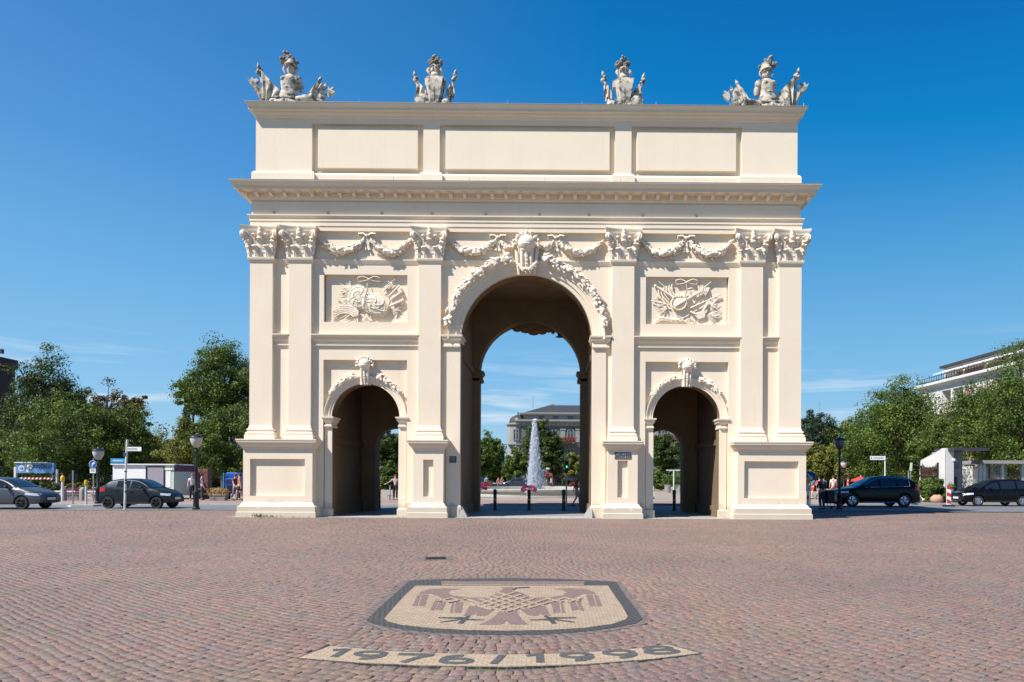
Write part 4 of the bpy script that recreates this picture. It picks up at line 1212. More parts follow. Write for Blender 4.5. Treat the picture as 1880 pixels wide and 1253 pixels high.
def spear(b, p, q, r=.035, ball=None):
    p, q = Vector(p), Vector(q); d = (q - p).normalized()
    b.tube([p, q - d * .30], r, 8)
    b.tube([q - d * .32, q - d * .29, q - d * .26, q - d * .22, q - d * .12, q], [.03, .06, .03, .075, .06, .004], 8)
    if ball:
        c = p.lerp(q, ball)
        for i in range(9): b.ell(c + Vector((rnd(-.07, .07), rnd(-.07, .07), rnd(-.07, .07))), rnd(.05, .09), nu=7, nv=5)
def plumes(b, pts):
    for (x, y, z, r) in pts:
        for i in range(9):
            b.ell((x + rnd(-.6, .6) * r, y + rnd(-.6, .6) * r, z + rnd(-.5, .5) * r), rnd(.35, .6) * r, nu=7, nv=5)
        b.ell((x, y, z), r * .8, nu=9, nv=6)
def trophy_big(label, px, sgn):
    X, Z = XZ(px, 184, .4)
    t = thing('trophy_statue', label, 'statue', (X, .45, 16.56), group='armour trophies on the attic')
    k = .00231
    P = lambda u, v, y=0.0: (sgn * (u - 860) * k, y, (1100 - v) * k + .16)
    b = MB()
    prof = [(0, 1110, .26, .22), (0, 1000, .36, .28), (5, 930, .39, .33), (5, 870, .36, .29), (12, 815, .30, .25), (10, 760, .33, .27), (15, 690, .36, .30), (25, 620, .34, .27), (35, 570, .22, .18), (40, 540, .12, .11), (42, 500, .10, .10)]
    vs = []; fs = []; n = 20
    for dx, v, rx, ry in prof:
        c = P(860 + dx, v)
        for i in range(n):
            a = 2 * pi * i / n; q = 1 + .10 * (abs(cos(a)) if -sin(a) > 0 and 600 < v < 720 else 0)
            vs.append((c[0] + rx * cos(a), ry * sin(a) * q, c[2]))
    for j in range(len(prof) - 1):
        for i in range(n): fs.append((j*n+i, j*n+(i+1) % n, (j+1)*n+(i+1) % n, (j+1)*n+i))
    fs.append(tuple(range(n-1, -1, -1))); fs.append(tuple((len(prof)-1)*n+i for i in range(n)))
    b.add(vs, fs)
    for u in (800, 930): b.ell(P(u, 655, -.20), (.13, .12, .10), nu=12, nv=8)
    b.tube([P(790, 815, -.16), P(860, 808, -.27), P(940, 812, -.17)], .03, 7)
    b.ell(P(1025, 650, -.05), (.17, .17, .19), nu=12, nv=8); b.tube([P(1030, 680), P(1065, 770, .02), P(1060, 830, .02)], [.14, .13, .09], 10)
    b.ell(P(780, 620, .02), (.14, .15, .15)); b.tube([P(770, 640, .05), P(745, 760, .08)], [.12, .08], 10)
    b.build('cuirass', SN, t, smooth=60)
    b = MB()
    for i in range(9):
        u = 655 + 42 * i; b.tube([P(u, 1010, -.26 + .0006 * abs(u - 825)), P(u - 4, 1060, -.34 + .0006 * abs(u - 825)), P(u - 6, 1105, -.30)], [.075, .085, .04], 8, flat=.5, side=(1, 0, 0))
    for i in range(16): b.ell(P(660 + 22 * i, 1000 + rnd(-6, 6), -.28), .045, nu=7, nv=5)
    b.build('skirt', SN, t, smooth=60)
    b = MB(); b.ell(P(905, 470, -.02), (.17, .19, .23), nu=14, nv=10)
    b.ell(P(895, 480, -.21), (.035, .05, .06)); b.ell(P(905, 515, -.17), (.06, .04, .02)); b.tube([P(900, 545), P(905, 500)], [.12, .12], 10)
    b.build('head', SN, t, smooth=70)
    b = MB()
    b.lathe([(.20, 0), (.235, .04), (.22, .10), (.19, .2), (.14, .28), (.05, .34)], c=P(905, 400, 0), n=16)
    b.tube([P(780, 400, -.10), P(850, 388, -.26), (P(905, 388, -.30)), P(980, 400, -.22), P(1010, 425, -.05)], [.03, .05, .055, .05, .03], 8, flat=.4)
    b.tube([P(790, 410, -.02), P(785, 470, -.06), P(810, 545, -.10)], [.06, .07, .03], 8, flat=.5)
    b.tube([P(1000, 410, 0), P(1005, 470, -.02), P(985, 520, -.06)], [.06, .07, .03], 8, flat=.5)
    b.build('helmet', SN, t, smooth=60)
    b = MB(); plumes(b, [(*[P(760, 300)[0], -.02, P(760, 300)[2]], .14), (P(820, 165)[0], 0, P(0, 165)[2], .12), (P(835, 230)[0], 0, P(0, 230)[2], .13), (P(880, 220)[0], .02, P(0, 220)[2], .13), (P(930, 280)[0], .03, P(0, 280)[2], .14), (P(985, 310)[0], .04, P(0, 310)[2], .10), (P(850, 300)[0], -.05, P(0, 300)[2], .13), (P(800, 270)[0], 0, P(0, 270)[2], .10)])
    b.build('plume', M['stone_dark'], t, smooth=60)
    b = MB(); spear(b, P(470, 1150, .1), P(292, 300, .1), .04, ball=.82)
    cloth(b, P(352, 440, .05), P(735, 850, .0), P(560, 1090, -.15), P(450, 1110, 0), fold=.09)
    cloth(b, P(345, 450, .1), P(470, 780, .1), P(460, 1110, .1), P(420, 1000, .1), fold=.05)
    b.build('flag', SN, t, smooth=60)
    b = MB(); spear(b, P(1140, 1120, .1), P(1430, 525, .1), .035)
    cloth(b, P(1400, 600, .1), P(1480, 760, .1), P(1330, 1090, .0), P(1130, 1060, 0), fold=.08)
    cloth(b, P(1395, 610, .05), P(1240, 820, .0), P(1110, 1030, -.05), P(1300, 980, -.05), fold=.05)
    b.build('flag', SN, t, smooth=60)
    b = MB()
    b.tube([P(440, 1090, .2), P(300, 760, .2)], [.10, .15], 10); b.tube([P(240, 690, .2), P(330, 830, .2)], .03, 8)
    for i in range(6): b.tube([P(430 + 8*i - 20, 1060, .08), P(275 + 22 * i, 745, .06 + .01 * i)], .03, 6)
    b.ell(P(300, 760, .15), (.18, .12, .06), M=Matrix.Rotation(-sgn * .5, 3, 'Y'))
    pol = [(P(u, v)[0], P(u, v)[2]) for u, v in ((105, 570), (160, 600), (185, 545), (215, 590), (265, 575), (300, 600), (270, 660), (290, 700), (235, 745), (170, 700))]
    b.prism(pol, .12, .24)
    b.build('axe_bundle', SN, t, smooth=40)
    b = MB(); b.tube([P(1300, 1100, .1), P(1440, 900, .1)], [.12, .17], 10)
    for i in range(5): b.tube([P(1290 + 14*i, 1080, .0), P(1390 + 28*i, 880 + 10*i, .0)], .035, 6)
    spear(b, P(1400, 1000, .12), P(1515, 630, .12), .03)
    b.tube([P(1440, 900, .15), P(1550, 790, .15)], .03, 8)
    pol = [(P(u, v)[0], P(u, v)[2]) for u, v in ((1520, 830), (1545, 715), (1570, 755), (1625, 720), (1635, 740), (1600, 770), (1660, 805), (1590, 880), (1545, 905))]
    b.prism(pol, .08, .20)
    b.build('axe_bundle', SN, t, smooth=40)
    b = MB(); c0, c1 = P(1050, 1050, -.30), P(1345, 1020, -.36)
    b.tube([c0, Vector(c0).lerp(Vector(c1), .35), Vector(c0).lerp(Vector(c1), .40), Vector(c0).lerp(Vector(c1), .82), Vector(c0).lerp(Vector(c1), .86), c1], [.13, .125, .14, .125, .16, .165], 16)
    b.ell(P(1035, 1040, -.1), (.11, .14, .17)); b.ell(P(610, 1060, -.15), (.17, .17, .13)); b.ell(P(700, 1075, -.2), (.14, .14, .11))
    o = b.build('cannon', SN, t, smooth=40)
    b = MB(); q = Vector(c1); d = (Vector(c1) - Vector(c0)).normalized(); b.tube([q - d * .002, q + d * .004], .085, 14); b.build('cannon_bore', M['darkmetal'], o)
    b = MB()
    for u, v, y, r in ((560, 1040, .1, .26), (480, 1060, .15, .22), (650, 1010, .12, .24), (1120, 1060, .1, .24), (1240, 1030, .15, .26), (1360, 1010, .12, .22), (1010, 1000, .12, .22), (440, 940, .15, .16), (1330, 930, .15, .18), (560, 940, .12, .18)):
        q = P(u, v, y); b.ell(q, (r * 1.15, r * .7, r), nu=12, nv=8)
        for i in range(3): b.tube([(q[0] - r, q[1] - r * .6, q[2] + rnd(-.1, .1)), (q[0], q[1] - r * .78, q[2] + rnd(-.05, .1)), (q[0] + r, q[1] - r * .6, q[2] + rnd(-.12, .05))], .03, 6)
    b.build('piled_drapery', SN, t, smooth=60)
    b = MB(); b.mold(sgn and min(P(430, 0)[0], P(1390, 0)[0]), max(P(430, 0)[0], P(1390, 0)[0]), -.38, .35, [(0, 0), (0, .14), (-.04, .17)])
    b.build('plinth', SN, t)
    return t
random.seed(21)
trophy_big('left corner armour trophy with a tall flag on its left and cannon on its right', 440 + 860 / 9.637, 1)
trophy_big('right corner armour trophy with cannon on its left and a leaning flag on its right', 1320 + (1831 - 960) / 9.637 + 0, -1)
def trophy_small(label, px, sgn):
    X, Z = XZ(px, 187, .4)
    t = thing('trophy_statue', label, 'statue', (X, .45, 16.56), group='armour trophies on the attic')
    k = .00213
    P = lambda u, v, y=0.0: (sgn * (u - 705) * k, y, (1125 - v) * k + .16)
    b = MB()
    L = [(1110, 120, .16), (960, 200, .22), (850, 235, .26), (720, 275, .28), (620, 310, .28), (590, 330, .24), (575, 200, .2)]
    vs = []; fs = []; n = 16
    for v, wd, dp in L:
        for i in range(n):
            a = 2 * pi * i / n; c, s_ = cos(a), sin(a)
            x = wd / 2 * k * 1.18 * (1 if abs(c) < 1e-9 else (abs(c) ** .55) * (1 if c > 0 else -1))
            y = dp * (abs(s_) ** .9) * (1 if s_ > 0 else -1)
            if s_ < -.9: y -= .05
            q = P(705, v); vs.append((q[0] + x, y, q[2]))
    for j in range(len(L) - 1):
        for i in range(n): fs.append((j*n+i, j*n+(i+1) % n, (j+1)*n+(i+1) % n, (j+1)*n+i))
    fs.append(tuple(range(n-1, -1, -1))); fs.append(tuple((len(L)-1)*n+i for i in range(n)))
    b.add(vs, fs)
    b.tube([P(712, 590, -.27), P(710, 800, -.30), P(706, 960, -.26), P(706, 1100, -.2)], .02, 6)
    b.tube([P(560, 950, -.1), P(620, 1040, -.22), P(705, 1100, -.24), P(790, 1040, -.22), P(870, 950, -.1)], .025, 6)
    for u in (560, 880): b.box(*sorted((P(u-35, 0)[0], P(u+35, 0)[0])), -.1, .12, P(0, 720)[2], P(0, 585)[2])
    b.build('cuirass', SN, t, smooth=40)
    b = MB()
    b.lathe([(.20, .0), (.22, .06), (.17, .10), (.16, .2), (.19, .36), (.16, .46)], c=P(715, 555, 0), n=16)
    for s in (-1, 1):
        b.tube([P(700, 335, -.17), P(705 + s * 50, 390, -.22), P(705 + s * 95, 410, -.12)], [.03, .04, .03], 7, flat=.6)
        b.tube([P(705 + s * 110, 370, 0), P(705 + s * 130, 420, -.02), P(705 + s * 90, 500, -.02)], [.06, .085, .04], 9)
    b.build('helmet', SN, t, smooth=50)
    b = MB(); plumes(b, [(P(u, v)[0], -.03, P(u, v)[2], r) for u, v, r in ((700, 165, .13), (740, 190, .11), (620, 255, .13), (820, 270, .14), (690, 275, .12), (760, 250, .13), (650, 300, .10), (790, 330, .09))])
    b.build('plume', M['stone_dark'], t, smooth=60)
    b = MB(); spear(b, P(460, 1130, .05), P(300, 395, .05), .035, ball=.78)
    cloth(b, P(375, 590, .02), P(580, 850, 0), P(560, 960, -.05), P(345, 930, 0), fold=.07); cloth(b, P(345, 640, .06), P(400, 700, .06), P(420, 1000, .02), P(370, 1000, .02), fold=.04)
    b.build('flag', SN, t, smooth=60)
    b = MB(); spear(b, P(960, 1130, .05), P(1115, 355, .05), .035, ball=.78)
    cloth(b, P(1070, 580, .02), P(930, 790, 0), P(900, 960, -.08), P(1090, 860, 0), fold=.07); cloth(b, P(1085, 640, .06), P(1000, 800, .06), P(960, 1050, 0), P(1080, 900, .02), fold=.04)
    b.build('flag', SN, t, smooth=60)
    b = MB(); c = P(475, 1020, -.2)
    b.ell(c, (.28, .09, .24), M=Matrix.Rotation(sgn * .12, 3, 'Y'), nu=24, nv=10); b.tube([(c[0] + .27 * cos(a), c[1] - .03, c[2] + .23 * sin(a)) for a in [i * pi / 12 for i in range(25)]], .018, 6)
    b.build('shield', SN, t, smooth=60)
    b = MB(); cloth(b, P(800, 1100, -.2), P(1010, 960, -.15), P(1050, 1110, -.1), P(860, 1125, -.15), fold=.06)
    b.ell(P(930, 1060, -.1), (.22, .2, .16)); b.ell(P(600, 1090, -.1), (.2, .2, .1)); b.mold(*sorted((P(360, 0)[0], P(1045, 0)[0])), -.33, .33, [(0, 0), (0, .14), (-.03, .17)])
    b.build('plinth', SN, t, smooth=50)
    return t
trophy_small('left middle armour trophy with oval shield leaning at its lower left', 730 + 705 / 10.44, 1)
trophy_small('right middle armour trophy with oval shield leaning at its lower right', 1145, -1)
# ------------------------------------------------------------ trees
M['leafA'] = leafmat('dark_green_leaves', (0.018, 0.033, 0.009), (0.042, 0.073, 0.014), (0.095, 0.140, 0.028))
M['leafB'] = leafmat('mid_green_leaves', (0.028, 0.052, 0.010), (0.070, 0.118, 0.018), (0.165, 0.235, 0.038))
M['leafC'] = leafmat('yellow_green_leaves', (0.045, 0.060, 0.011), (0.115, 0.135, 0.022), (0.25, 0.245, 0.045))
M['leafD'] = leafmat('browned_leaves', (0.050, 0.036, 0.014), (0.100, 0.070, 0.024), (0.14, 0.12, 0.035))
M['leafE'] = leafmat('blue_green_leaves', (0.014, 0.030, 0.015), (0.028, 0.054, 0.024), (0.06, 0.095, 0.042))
def crown_mesh(rx, ry, rz, n_cl, leaves, lsz, seed, shape=0, clr=.30, gap=.0):
    """leaves in clumps spread through an uneven ellipsoid; returns arrays"""
    g = np.random.default_rng(seed)
    d = g.normal(size=(n_cl, 3)); d /= np.linalg.norm(d, axis=1)[:, None]
    rad = g.uniform(.10, 1.0, n_cl) ** .42
    lob = 1 + .20 * np.sin(d[:, 0] * 5 + seed) * np.cos(d[:, 2] * 4 + seed * 2) + .12 * np.sin(d[:, 1] * 7 + seed * 3)
    c = d * (rad * lob * (1 - clr * .28))[:, None]
    if shape == 1: c[:, :2] *= (1 - .55 * (c[:, 2:3] * .5 + .5)) * 1.25
    if shape == 2: c[:, :2] *= np.clip(1.05 - (c[:, 2:3] * .5 + .5), .03, 1)
    c = c * np.array([rx, ry, rz])
    mean = (rx + rz) / 2
    cr = g.uniform(.55, 1.25, n_cl) * clr * mean * .75
    ctone = g.uniform(0, 1, n_cl)
    per = max(4, leaves // n_cl)
    k = np.repeat(np.arange(n_cl), per); N = len(k)
    q = g.normal(size=(N, 3)); q /= np.linalg.norm(q, axis=1)[:, None]
    rr = g.uniform(0, 1, N) ** .45
    q[:, 2] *= .72
    P = c[k] + q * (rr * cr[k])[:, None]
    nrm = q + g.normal(size=(N, 3)) * .65 + np.array([0, 0, .35]); nrm /= np.linalg.norm(nrm, axis=1)[:, None]
    a = np.cross(nrm, g.normal(size=(N, 3))); a /= np.linalg.norm(a, axis=1)[:, None]
    b_ = np.cross(nrm, a)
    L = lsz * g.uniform(.6, 1.35, N)[:, None]; W = L * g.uniform(.45, .75, N)[:, None]
    bend = nrm * (L * .18)
    v = np.stack([P - a * L - bend, P - b_ * W + bend * .3, P + a * L - bend, P + b_ * W + bend * .3], 1).reshape(-1, 3)
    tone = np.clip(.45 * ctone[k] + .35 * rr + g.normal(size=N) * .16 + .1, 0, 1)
    return v, np.repeat(tone, 4), c
def leaf_obj(name, v, tone, mt, parent, mats2=None):
    n = len(v) // 4
    me = bpy.data.meshes.new(name)
    me.vertices.add(len(v)); me.vertices.foreach_set('co', v.astype(np.float32).reshape(-1))
    me.loops.add(n * 4); me.loops.foreach_set('vertex_index', np.arange(n * 4, dtype=np.int32))
    me.polygons.add(n); me.polygons.foreach_set('loop_start', np.arange(n, dtype=np.int32) * 4); me.polygons.foreach_set('loop_total', np.full(n, 4, dtype=np.int32))
    me.update(calc_edges=True)
    at = me.attributes.new('tone', 'FLOAT', 'POINT'); at.data.foreach_set('value', tone.astype(np.float32))
    me.materials.append(mt)
    o = bpy.data.objects.new(name, me); COL.objects.link(o)
    if parent: o.parent = parent
    return o
def tree(px, top, hw, bot, dist, kind, label, seed, name='leafy_tree', cat='tree', shape=0, leaves=9000, cl=None, trunk=True, lsz=None, hor=None, group='trees around the square', clr=.30, ry=None, gz=.1):
    hor = hor or (PPY + .0047 * (px - PPX))
    s = dist / FP
    zt = CH + (hor - top) * s; zb = CH + (hor - bot) * s; rx = hw * s
    Y = dist - CD; X = XA(px, Y)
    t = thing(name, label, cat, (X, Y, 0), group=group)
    rz = (zt - zb) / 2 * 1.05; cz = (zt + zb) / 2; rx *= 1.06
    lsz = lsz or max(.07, 1.75 * s); leaves = int(leaves * 2.3)
    v, tn, cc = crown_mesh(rx, ry or min(rx, 5.0), rz, cl or max(26, int(leaves / 130)), leaves, lsz, seed, shape, clr)
    v = v + np.array([0, 0, cz])
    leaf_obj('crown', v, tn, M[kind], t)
    if trunk:
        g = random.Random(seed)
        b = MB(); r = max(.10, rx * .055)
        P = [(0, 0, 0), (g.uniform(-.1, .1), 0, zb * .5 + .3), (g.uniform(-.2, .2), 0, max(zb, .8) + .3), (g.uniform(-.3, .3), 0, cz), (g.uniform(-.5, .5), 0, cz + rz * .6)]
        b.tube(P, [r * 1.5, r * 1.05, r * .95, r * .6, r * .15], 9)
        for i in range(9):
            a = g.uniform(0, 2 * pi); h = g.uniform(max(zb, .8) * .95, cz + rz * .25); e_ = g.uniform(.5, .9)
            p0 = Vector((0, 0, h)); p1 = Vector((cos(a) * rx * e_ * .5, sin(a) * rx * e_ * .5, h + rz * .25)); p2 = Vector((cos(a) * rx * e_, sin(a) * rx * e_, h + rz * g.uniform(.4, .7)))
            b.tube([p0, p1, p2], [r * .5, r * .3, r * .06], 6)
        for q in (cc if kind == 'leafD' else cc[:16]):
            p2 = Vector((float(q[0]), float(q[1]), float(q[2]) + cz)); h = max(zb * .8, min(cz, p2.z - rz * .5)); p0 = Vector((0, 0, h))
            m_ = p0.lerp(p2, .55) + Vector((0, 0, -rz * .06)); b.tube([p0, m_, p2], [r * .35, r * .2, r * .05], 5)
        b.build('trunk', M['bark'], t, smooth=60)
    return t
def hedge(px0, px1, top, bot, dist, kind, label, seed, name='hedge', leaves=3000, cat='hedge'):
    px = (px0 + px1) / 2
    return tree(px, top, (px1 - px0) / 2, bot, dist, kind, label, seed, name=name, cat=cat, trunk=False, leaves=leaves, group='hedges and shrubs', ry=1.2, clr=.35)
# left side, front to back
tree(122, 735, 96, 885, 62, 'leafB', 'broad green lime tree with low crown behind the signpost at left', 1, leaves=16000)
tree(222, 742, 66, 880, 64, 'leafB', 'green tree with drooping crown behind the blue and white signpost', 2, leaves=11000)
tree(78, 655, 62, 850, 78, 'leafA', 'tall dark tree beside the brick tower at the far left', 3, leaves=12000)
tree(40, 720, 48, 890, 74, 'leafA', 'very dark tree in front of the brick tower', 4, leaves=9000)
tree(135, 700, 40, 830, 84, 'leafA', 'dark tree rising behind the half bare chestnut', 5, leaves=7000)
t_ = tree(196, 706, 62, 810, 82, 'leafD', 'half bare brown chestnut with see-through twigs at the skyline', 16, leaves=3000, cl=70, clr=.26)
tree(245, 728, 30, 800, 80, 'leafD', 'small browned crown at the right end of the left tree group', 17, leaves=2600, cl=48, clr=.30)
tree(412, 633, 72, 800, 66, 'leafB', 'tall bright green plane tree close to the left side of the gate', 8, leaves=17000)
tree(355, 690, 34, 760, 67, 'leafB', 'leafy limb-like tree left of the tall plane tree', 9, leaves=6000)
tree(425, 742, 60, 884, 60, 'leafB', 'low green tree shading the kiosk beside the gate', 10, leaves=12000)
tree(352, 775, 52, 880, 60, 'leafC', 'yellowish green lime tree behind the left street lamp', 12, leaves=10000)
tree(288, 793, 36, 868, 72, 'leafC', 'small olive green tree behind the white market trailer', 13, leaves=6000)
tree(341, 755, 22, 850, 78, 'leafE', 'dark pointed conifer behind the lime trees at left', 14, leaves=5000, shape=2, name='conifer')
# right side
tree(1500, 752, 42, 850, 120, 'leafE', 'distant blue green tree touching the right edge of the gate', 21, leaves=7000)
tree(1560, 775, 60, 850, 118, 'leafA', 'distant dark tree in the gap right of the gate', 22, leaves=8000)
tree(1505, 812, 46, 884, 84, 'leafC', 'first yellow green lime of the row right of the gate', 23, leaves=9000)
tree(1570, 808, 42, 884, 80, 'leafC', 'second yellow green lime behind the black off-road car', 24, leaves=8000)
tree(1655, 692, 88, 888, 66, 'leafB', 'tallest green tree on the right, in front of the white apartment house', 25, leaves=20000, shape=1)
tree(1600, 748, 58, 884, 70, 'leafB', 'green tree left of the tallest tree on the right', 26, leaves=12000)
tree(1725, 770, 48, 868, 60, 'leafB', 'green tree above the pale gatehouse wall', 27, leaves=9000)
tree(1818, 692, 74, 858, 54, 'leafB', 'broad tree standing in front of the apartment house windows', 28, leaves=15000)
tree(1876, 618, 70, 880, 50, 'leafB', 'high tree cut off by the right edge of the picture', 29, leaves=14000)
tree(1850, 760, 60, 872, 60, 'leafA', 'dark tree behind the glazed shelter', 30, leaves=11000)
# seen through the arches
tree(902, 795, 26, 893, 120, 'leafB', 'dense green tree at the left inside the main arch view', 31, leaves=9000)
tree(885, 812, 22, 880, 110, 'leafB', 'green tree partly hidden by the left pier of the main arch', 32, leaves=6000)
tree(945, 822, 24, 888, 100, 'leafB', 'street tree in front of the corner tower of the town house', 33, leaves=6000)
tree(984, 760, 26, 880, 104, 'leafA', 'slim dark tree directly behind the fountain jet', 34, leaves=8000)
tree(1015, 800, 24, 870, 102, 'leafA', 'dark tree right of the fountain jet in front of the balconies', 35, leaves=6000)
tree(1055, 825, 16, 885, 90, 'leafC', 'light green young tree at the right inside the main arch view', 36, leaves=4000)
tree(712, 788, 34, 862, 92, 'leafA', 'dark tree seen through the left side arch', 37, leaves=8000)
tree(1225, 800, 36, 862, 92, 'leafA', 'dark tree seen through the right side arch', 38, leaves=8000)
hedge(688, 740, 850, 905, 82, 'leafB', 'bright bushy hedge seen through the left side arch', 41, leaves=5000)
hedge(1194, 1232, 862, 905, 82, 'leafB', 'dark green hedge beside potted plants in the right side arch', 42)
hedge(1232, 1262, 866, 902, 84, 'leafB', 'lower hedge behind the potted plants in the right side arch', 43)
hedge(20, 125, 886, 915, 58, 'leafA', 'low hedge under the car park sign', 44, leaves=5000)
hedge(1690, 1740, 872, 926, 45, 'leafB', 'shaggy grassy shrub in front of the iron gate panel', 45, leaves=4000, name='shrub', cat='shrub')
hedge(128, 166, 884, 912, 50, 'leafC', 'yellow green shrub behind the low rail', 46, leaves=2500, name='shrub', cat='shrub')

# the dark undergrowth and back rows that close the square off
random.seed(31)
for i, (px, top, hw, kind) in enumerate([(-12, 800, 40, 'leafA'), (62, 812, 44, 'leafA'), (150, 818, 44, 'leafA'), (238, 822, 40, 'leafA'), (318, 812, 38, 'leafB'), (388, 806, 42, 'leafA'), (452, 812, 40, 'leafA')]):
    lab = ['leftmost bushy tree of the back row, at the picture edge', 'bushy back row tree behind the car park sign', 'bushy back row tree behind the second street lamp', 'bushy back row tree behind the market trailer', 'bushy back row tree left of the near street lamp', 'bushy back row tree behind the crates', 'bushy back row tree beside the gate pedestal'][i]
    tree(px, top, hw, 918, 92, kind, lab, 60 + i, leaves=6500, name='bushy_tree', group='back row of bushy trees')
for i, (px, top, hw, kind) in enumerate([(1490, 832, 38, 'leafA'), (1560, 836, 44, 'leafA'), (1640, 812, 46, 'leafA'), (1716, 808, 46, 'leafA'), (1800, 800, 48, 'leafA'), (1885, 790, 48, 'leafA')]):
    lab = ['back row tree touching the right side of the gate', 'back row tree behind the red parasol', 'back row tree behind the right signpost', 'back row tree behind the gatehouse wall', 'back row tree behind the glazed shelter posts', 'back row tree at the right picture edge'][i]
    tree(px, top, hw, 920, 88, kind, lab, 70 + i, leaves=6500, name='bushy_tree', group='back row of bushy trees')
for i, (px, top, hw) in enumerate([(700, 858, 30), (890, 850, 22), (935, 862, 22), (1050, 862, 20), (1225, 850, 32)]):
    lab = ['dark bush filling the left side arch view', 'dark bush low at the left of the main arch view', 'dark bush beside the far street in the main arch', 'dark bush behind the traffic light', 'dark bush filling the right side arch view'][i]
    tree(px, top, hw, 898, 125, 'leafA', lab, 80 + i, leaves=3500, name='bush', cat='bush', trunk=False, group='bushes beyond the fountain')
# ------------------------------------------------------------ cars
def interp(pts, x):
    if x <= pts[0][0]: return pts[0][1]
    for (a, b), (c, d) in zip(pts[:-1], pts[1:]):
        if x <= c: return b + (d - b) * (x - a) / (c - a)
    return pts[-1][1]
def smoothpts(pts, it=2):
    for _ in range(it):
        q = [pts[0]]
        for (a, b), (c, d) in zip(pts[:-1], pts[1:]):
            q += [(a*.75 + c*.25, b*.75 + d*.25), (a*.25 + c*.75, b*.25 + d*.75)]
        q.append(pts[-1]); pts = q
    return pts
def car(label, loc, rz, L, W, top, belt, wheels, wr, paint, rim, doors, glass, sill=.30, glassx=None, group='cars on the road behind the gate', spokes=5, plate_front=True, extra=None, tail=True):
    """x runs from the nose (0) to the tail (L); y across; origin under the middle"""
    t = thing('car', label, 'car', loc, rz, group)
    top = smoothpts(top); belt_ = smoothpts(belt, 1)
    def hw(x):
        e = min(x, L - x); f_ = 1 - .16 * max(0, 1 - e / .55) ** 2 - .05 * max(0, 1 - e / 1.6)
        return W / 2 * f_
    def bot(x):
        z = sill - .07 + (.10 * max(0, 1 - min(x, L - x) / .5))
        for wx in wheels:
            R_ = wr + .055; d = abs(x - wx)
            if d < R_: z = max(z, wr + sqrt(R_ * R_ - d * d) * 1.0)
        return z
    def ringp(x):
        zt = interp(top, x); zb = bot(x); bl = min(interp(belt_, x), zt - .03); w_ = hw(x)
        gh = max(0.0, zt - bl)
        tum = min(.24, gh * .42)
        zm = max(zb + .02, min(.52, bl - .1)); zs = max(zm + .01, bl - .13)
        return [(w_ * .965, zb), (w_ * 1.0, zm), (w_ * .995, zs), (w_ * .955, bl), (w_ * .955 - tum, zt - min(.07, gh * .4)), (w_ * .955 - tum - .10, zt - .012), (0, zt)]
    def side(x, z):
        r = ringp(x)
        for (y0, z0), (y1, z1) in zip(r[:-1], r[1:]):
            if z <= z1 or (y1, z1) == r[5]:
                f_ = 0 if z1 == z0 else max(0, min(1, (z - z0) / (z1 - z0))); return y0 + (y1 - y0) * f_
        return r[-2][0]
    xs = sorted(set([L * i / 56 for i in range(57)] + [wx + s * (wr + .055) * q for wx in wheels for s in (-1, 1) for q in (.3, .6, .8, .92, .985, 1.0, 1.001)]))
    xs = [max(0.0, min(L, x)) for x in xs]
    vs = []; fs = []
    for x in xs:
        r = ringp(x); fullr = [(y, z) for y, z in r] + [(-y, z) for y, z in r[-2::-1]]
        for y, z in fullr: vs.append((x - L / 2, y, z))
    k = 13
    for i in range(len(xs) - 1):
        for j in range(k): fs.append((i*k+j, i*k+(j+1) % k, (i+1)*k+(j+1) % k, (i+1)*k+j))
    fs.append(tuple(range(k-1, -1, -1))); fs.append(tuple((len(xs)-1)*k+j for j in range(k)))
    b = MB(); b.add(vs, fs); body = b.build('body', paint, t, smooth=32)
    def patch(name, x0, x1, lo, hi, mt, par, off=.006, n=10, m=3, sides=(-1, 1)):
        """panel lying on the flank between two height curves"""
        b = MB()
        for s in sides:
            vs = []; fs = []
            for i in range(n + 1):
                x = x0 + (x1 - x0) * i / n; a = lo(x) if callable(lo) else lo; c = hi(x) if callable(hi) else hi
                if c < a: c = a
                for j in range(m + 1):
                    z = a + (c - a) * j / m; y = side(x, z) + off
                    vs.append((x - L / 2, s * y, z))
            for i in range(n):
                for j in range(m):
                    q = (i*(m+1)+j, i*(m+1)+j+1, (i+1)*(m+1)+j+1, (i+1)*(m+1)+j); fs.append(q if s > 0 else q[::-1])
            b.add(vs, fs)
        return b.build(name, mt, par, smooth=60)
    for (x0, x1) in glass:
        for s in (-1, 1):
            patch('side_window', x0, x1, lambda x: interp(belt_, x) + .025, lambda x: interp(top, x) - .085 - .02, M['carglass'], body, .008, sides=(s,))
    # windscreen and rear window
    for nm, (x0, x1) in zip(('windscreen', 'rear_window'), glassx or ()):
        b = MB(); vs = []; fs = []; n = 8; m = 8
        for i in range(n + 1):
            x = x0 + (x1 - x0) * i / n; r = ringp(x); w4, w5 = r[4][0], r[5][0]
            for j in range(m + 1):
                y = (-1 + 2 * j / m) * (w5 + .05); z = r[6][1] - (r[6][1] - r[5][1]) * min(1, abs(y) / w5) ** 2 - (.03 if abs(y) > w5 else 0)
                vs.append((x - L / 2 + (-.012 if nm == 'windscreen' else .012), y, z + .009))
        for i in range(n):
            for j in range(m): fs.append((i*(m+1)+j, (i+1)*(m+1)+j, (i+1)*(m+1)+j+1, i*(m+1)+j+1))
        b.add(vs, fs); b.build(nm, M['carglass'], body, smooth=60)
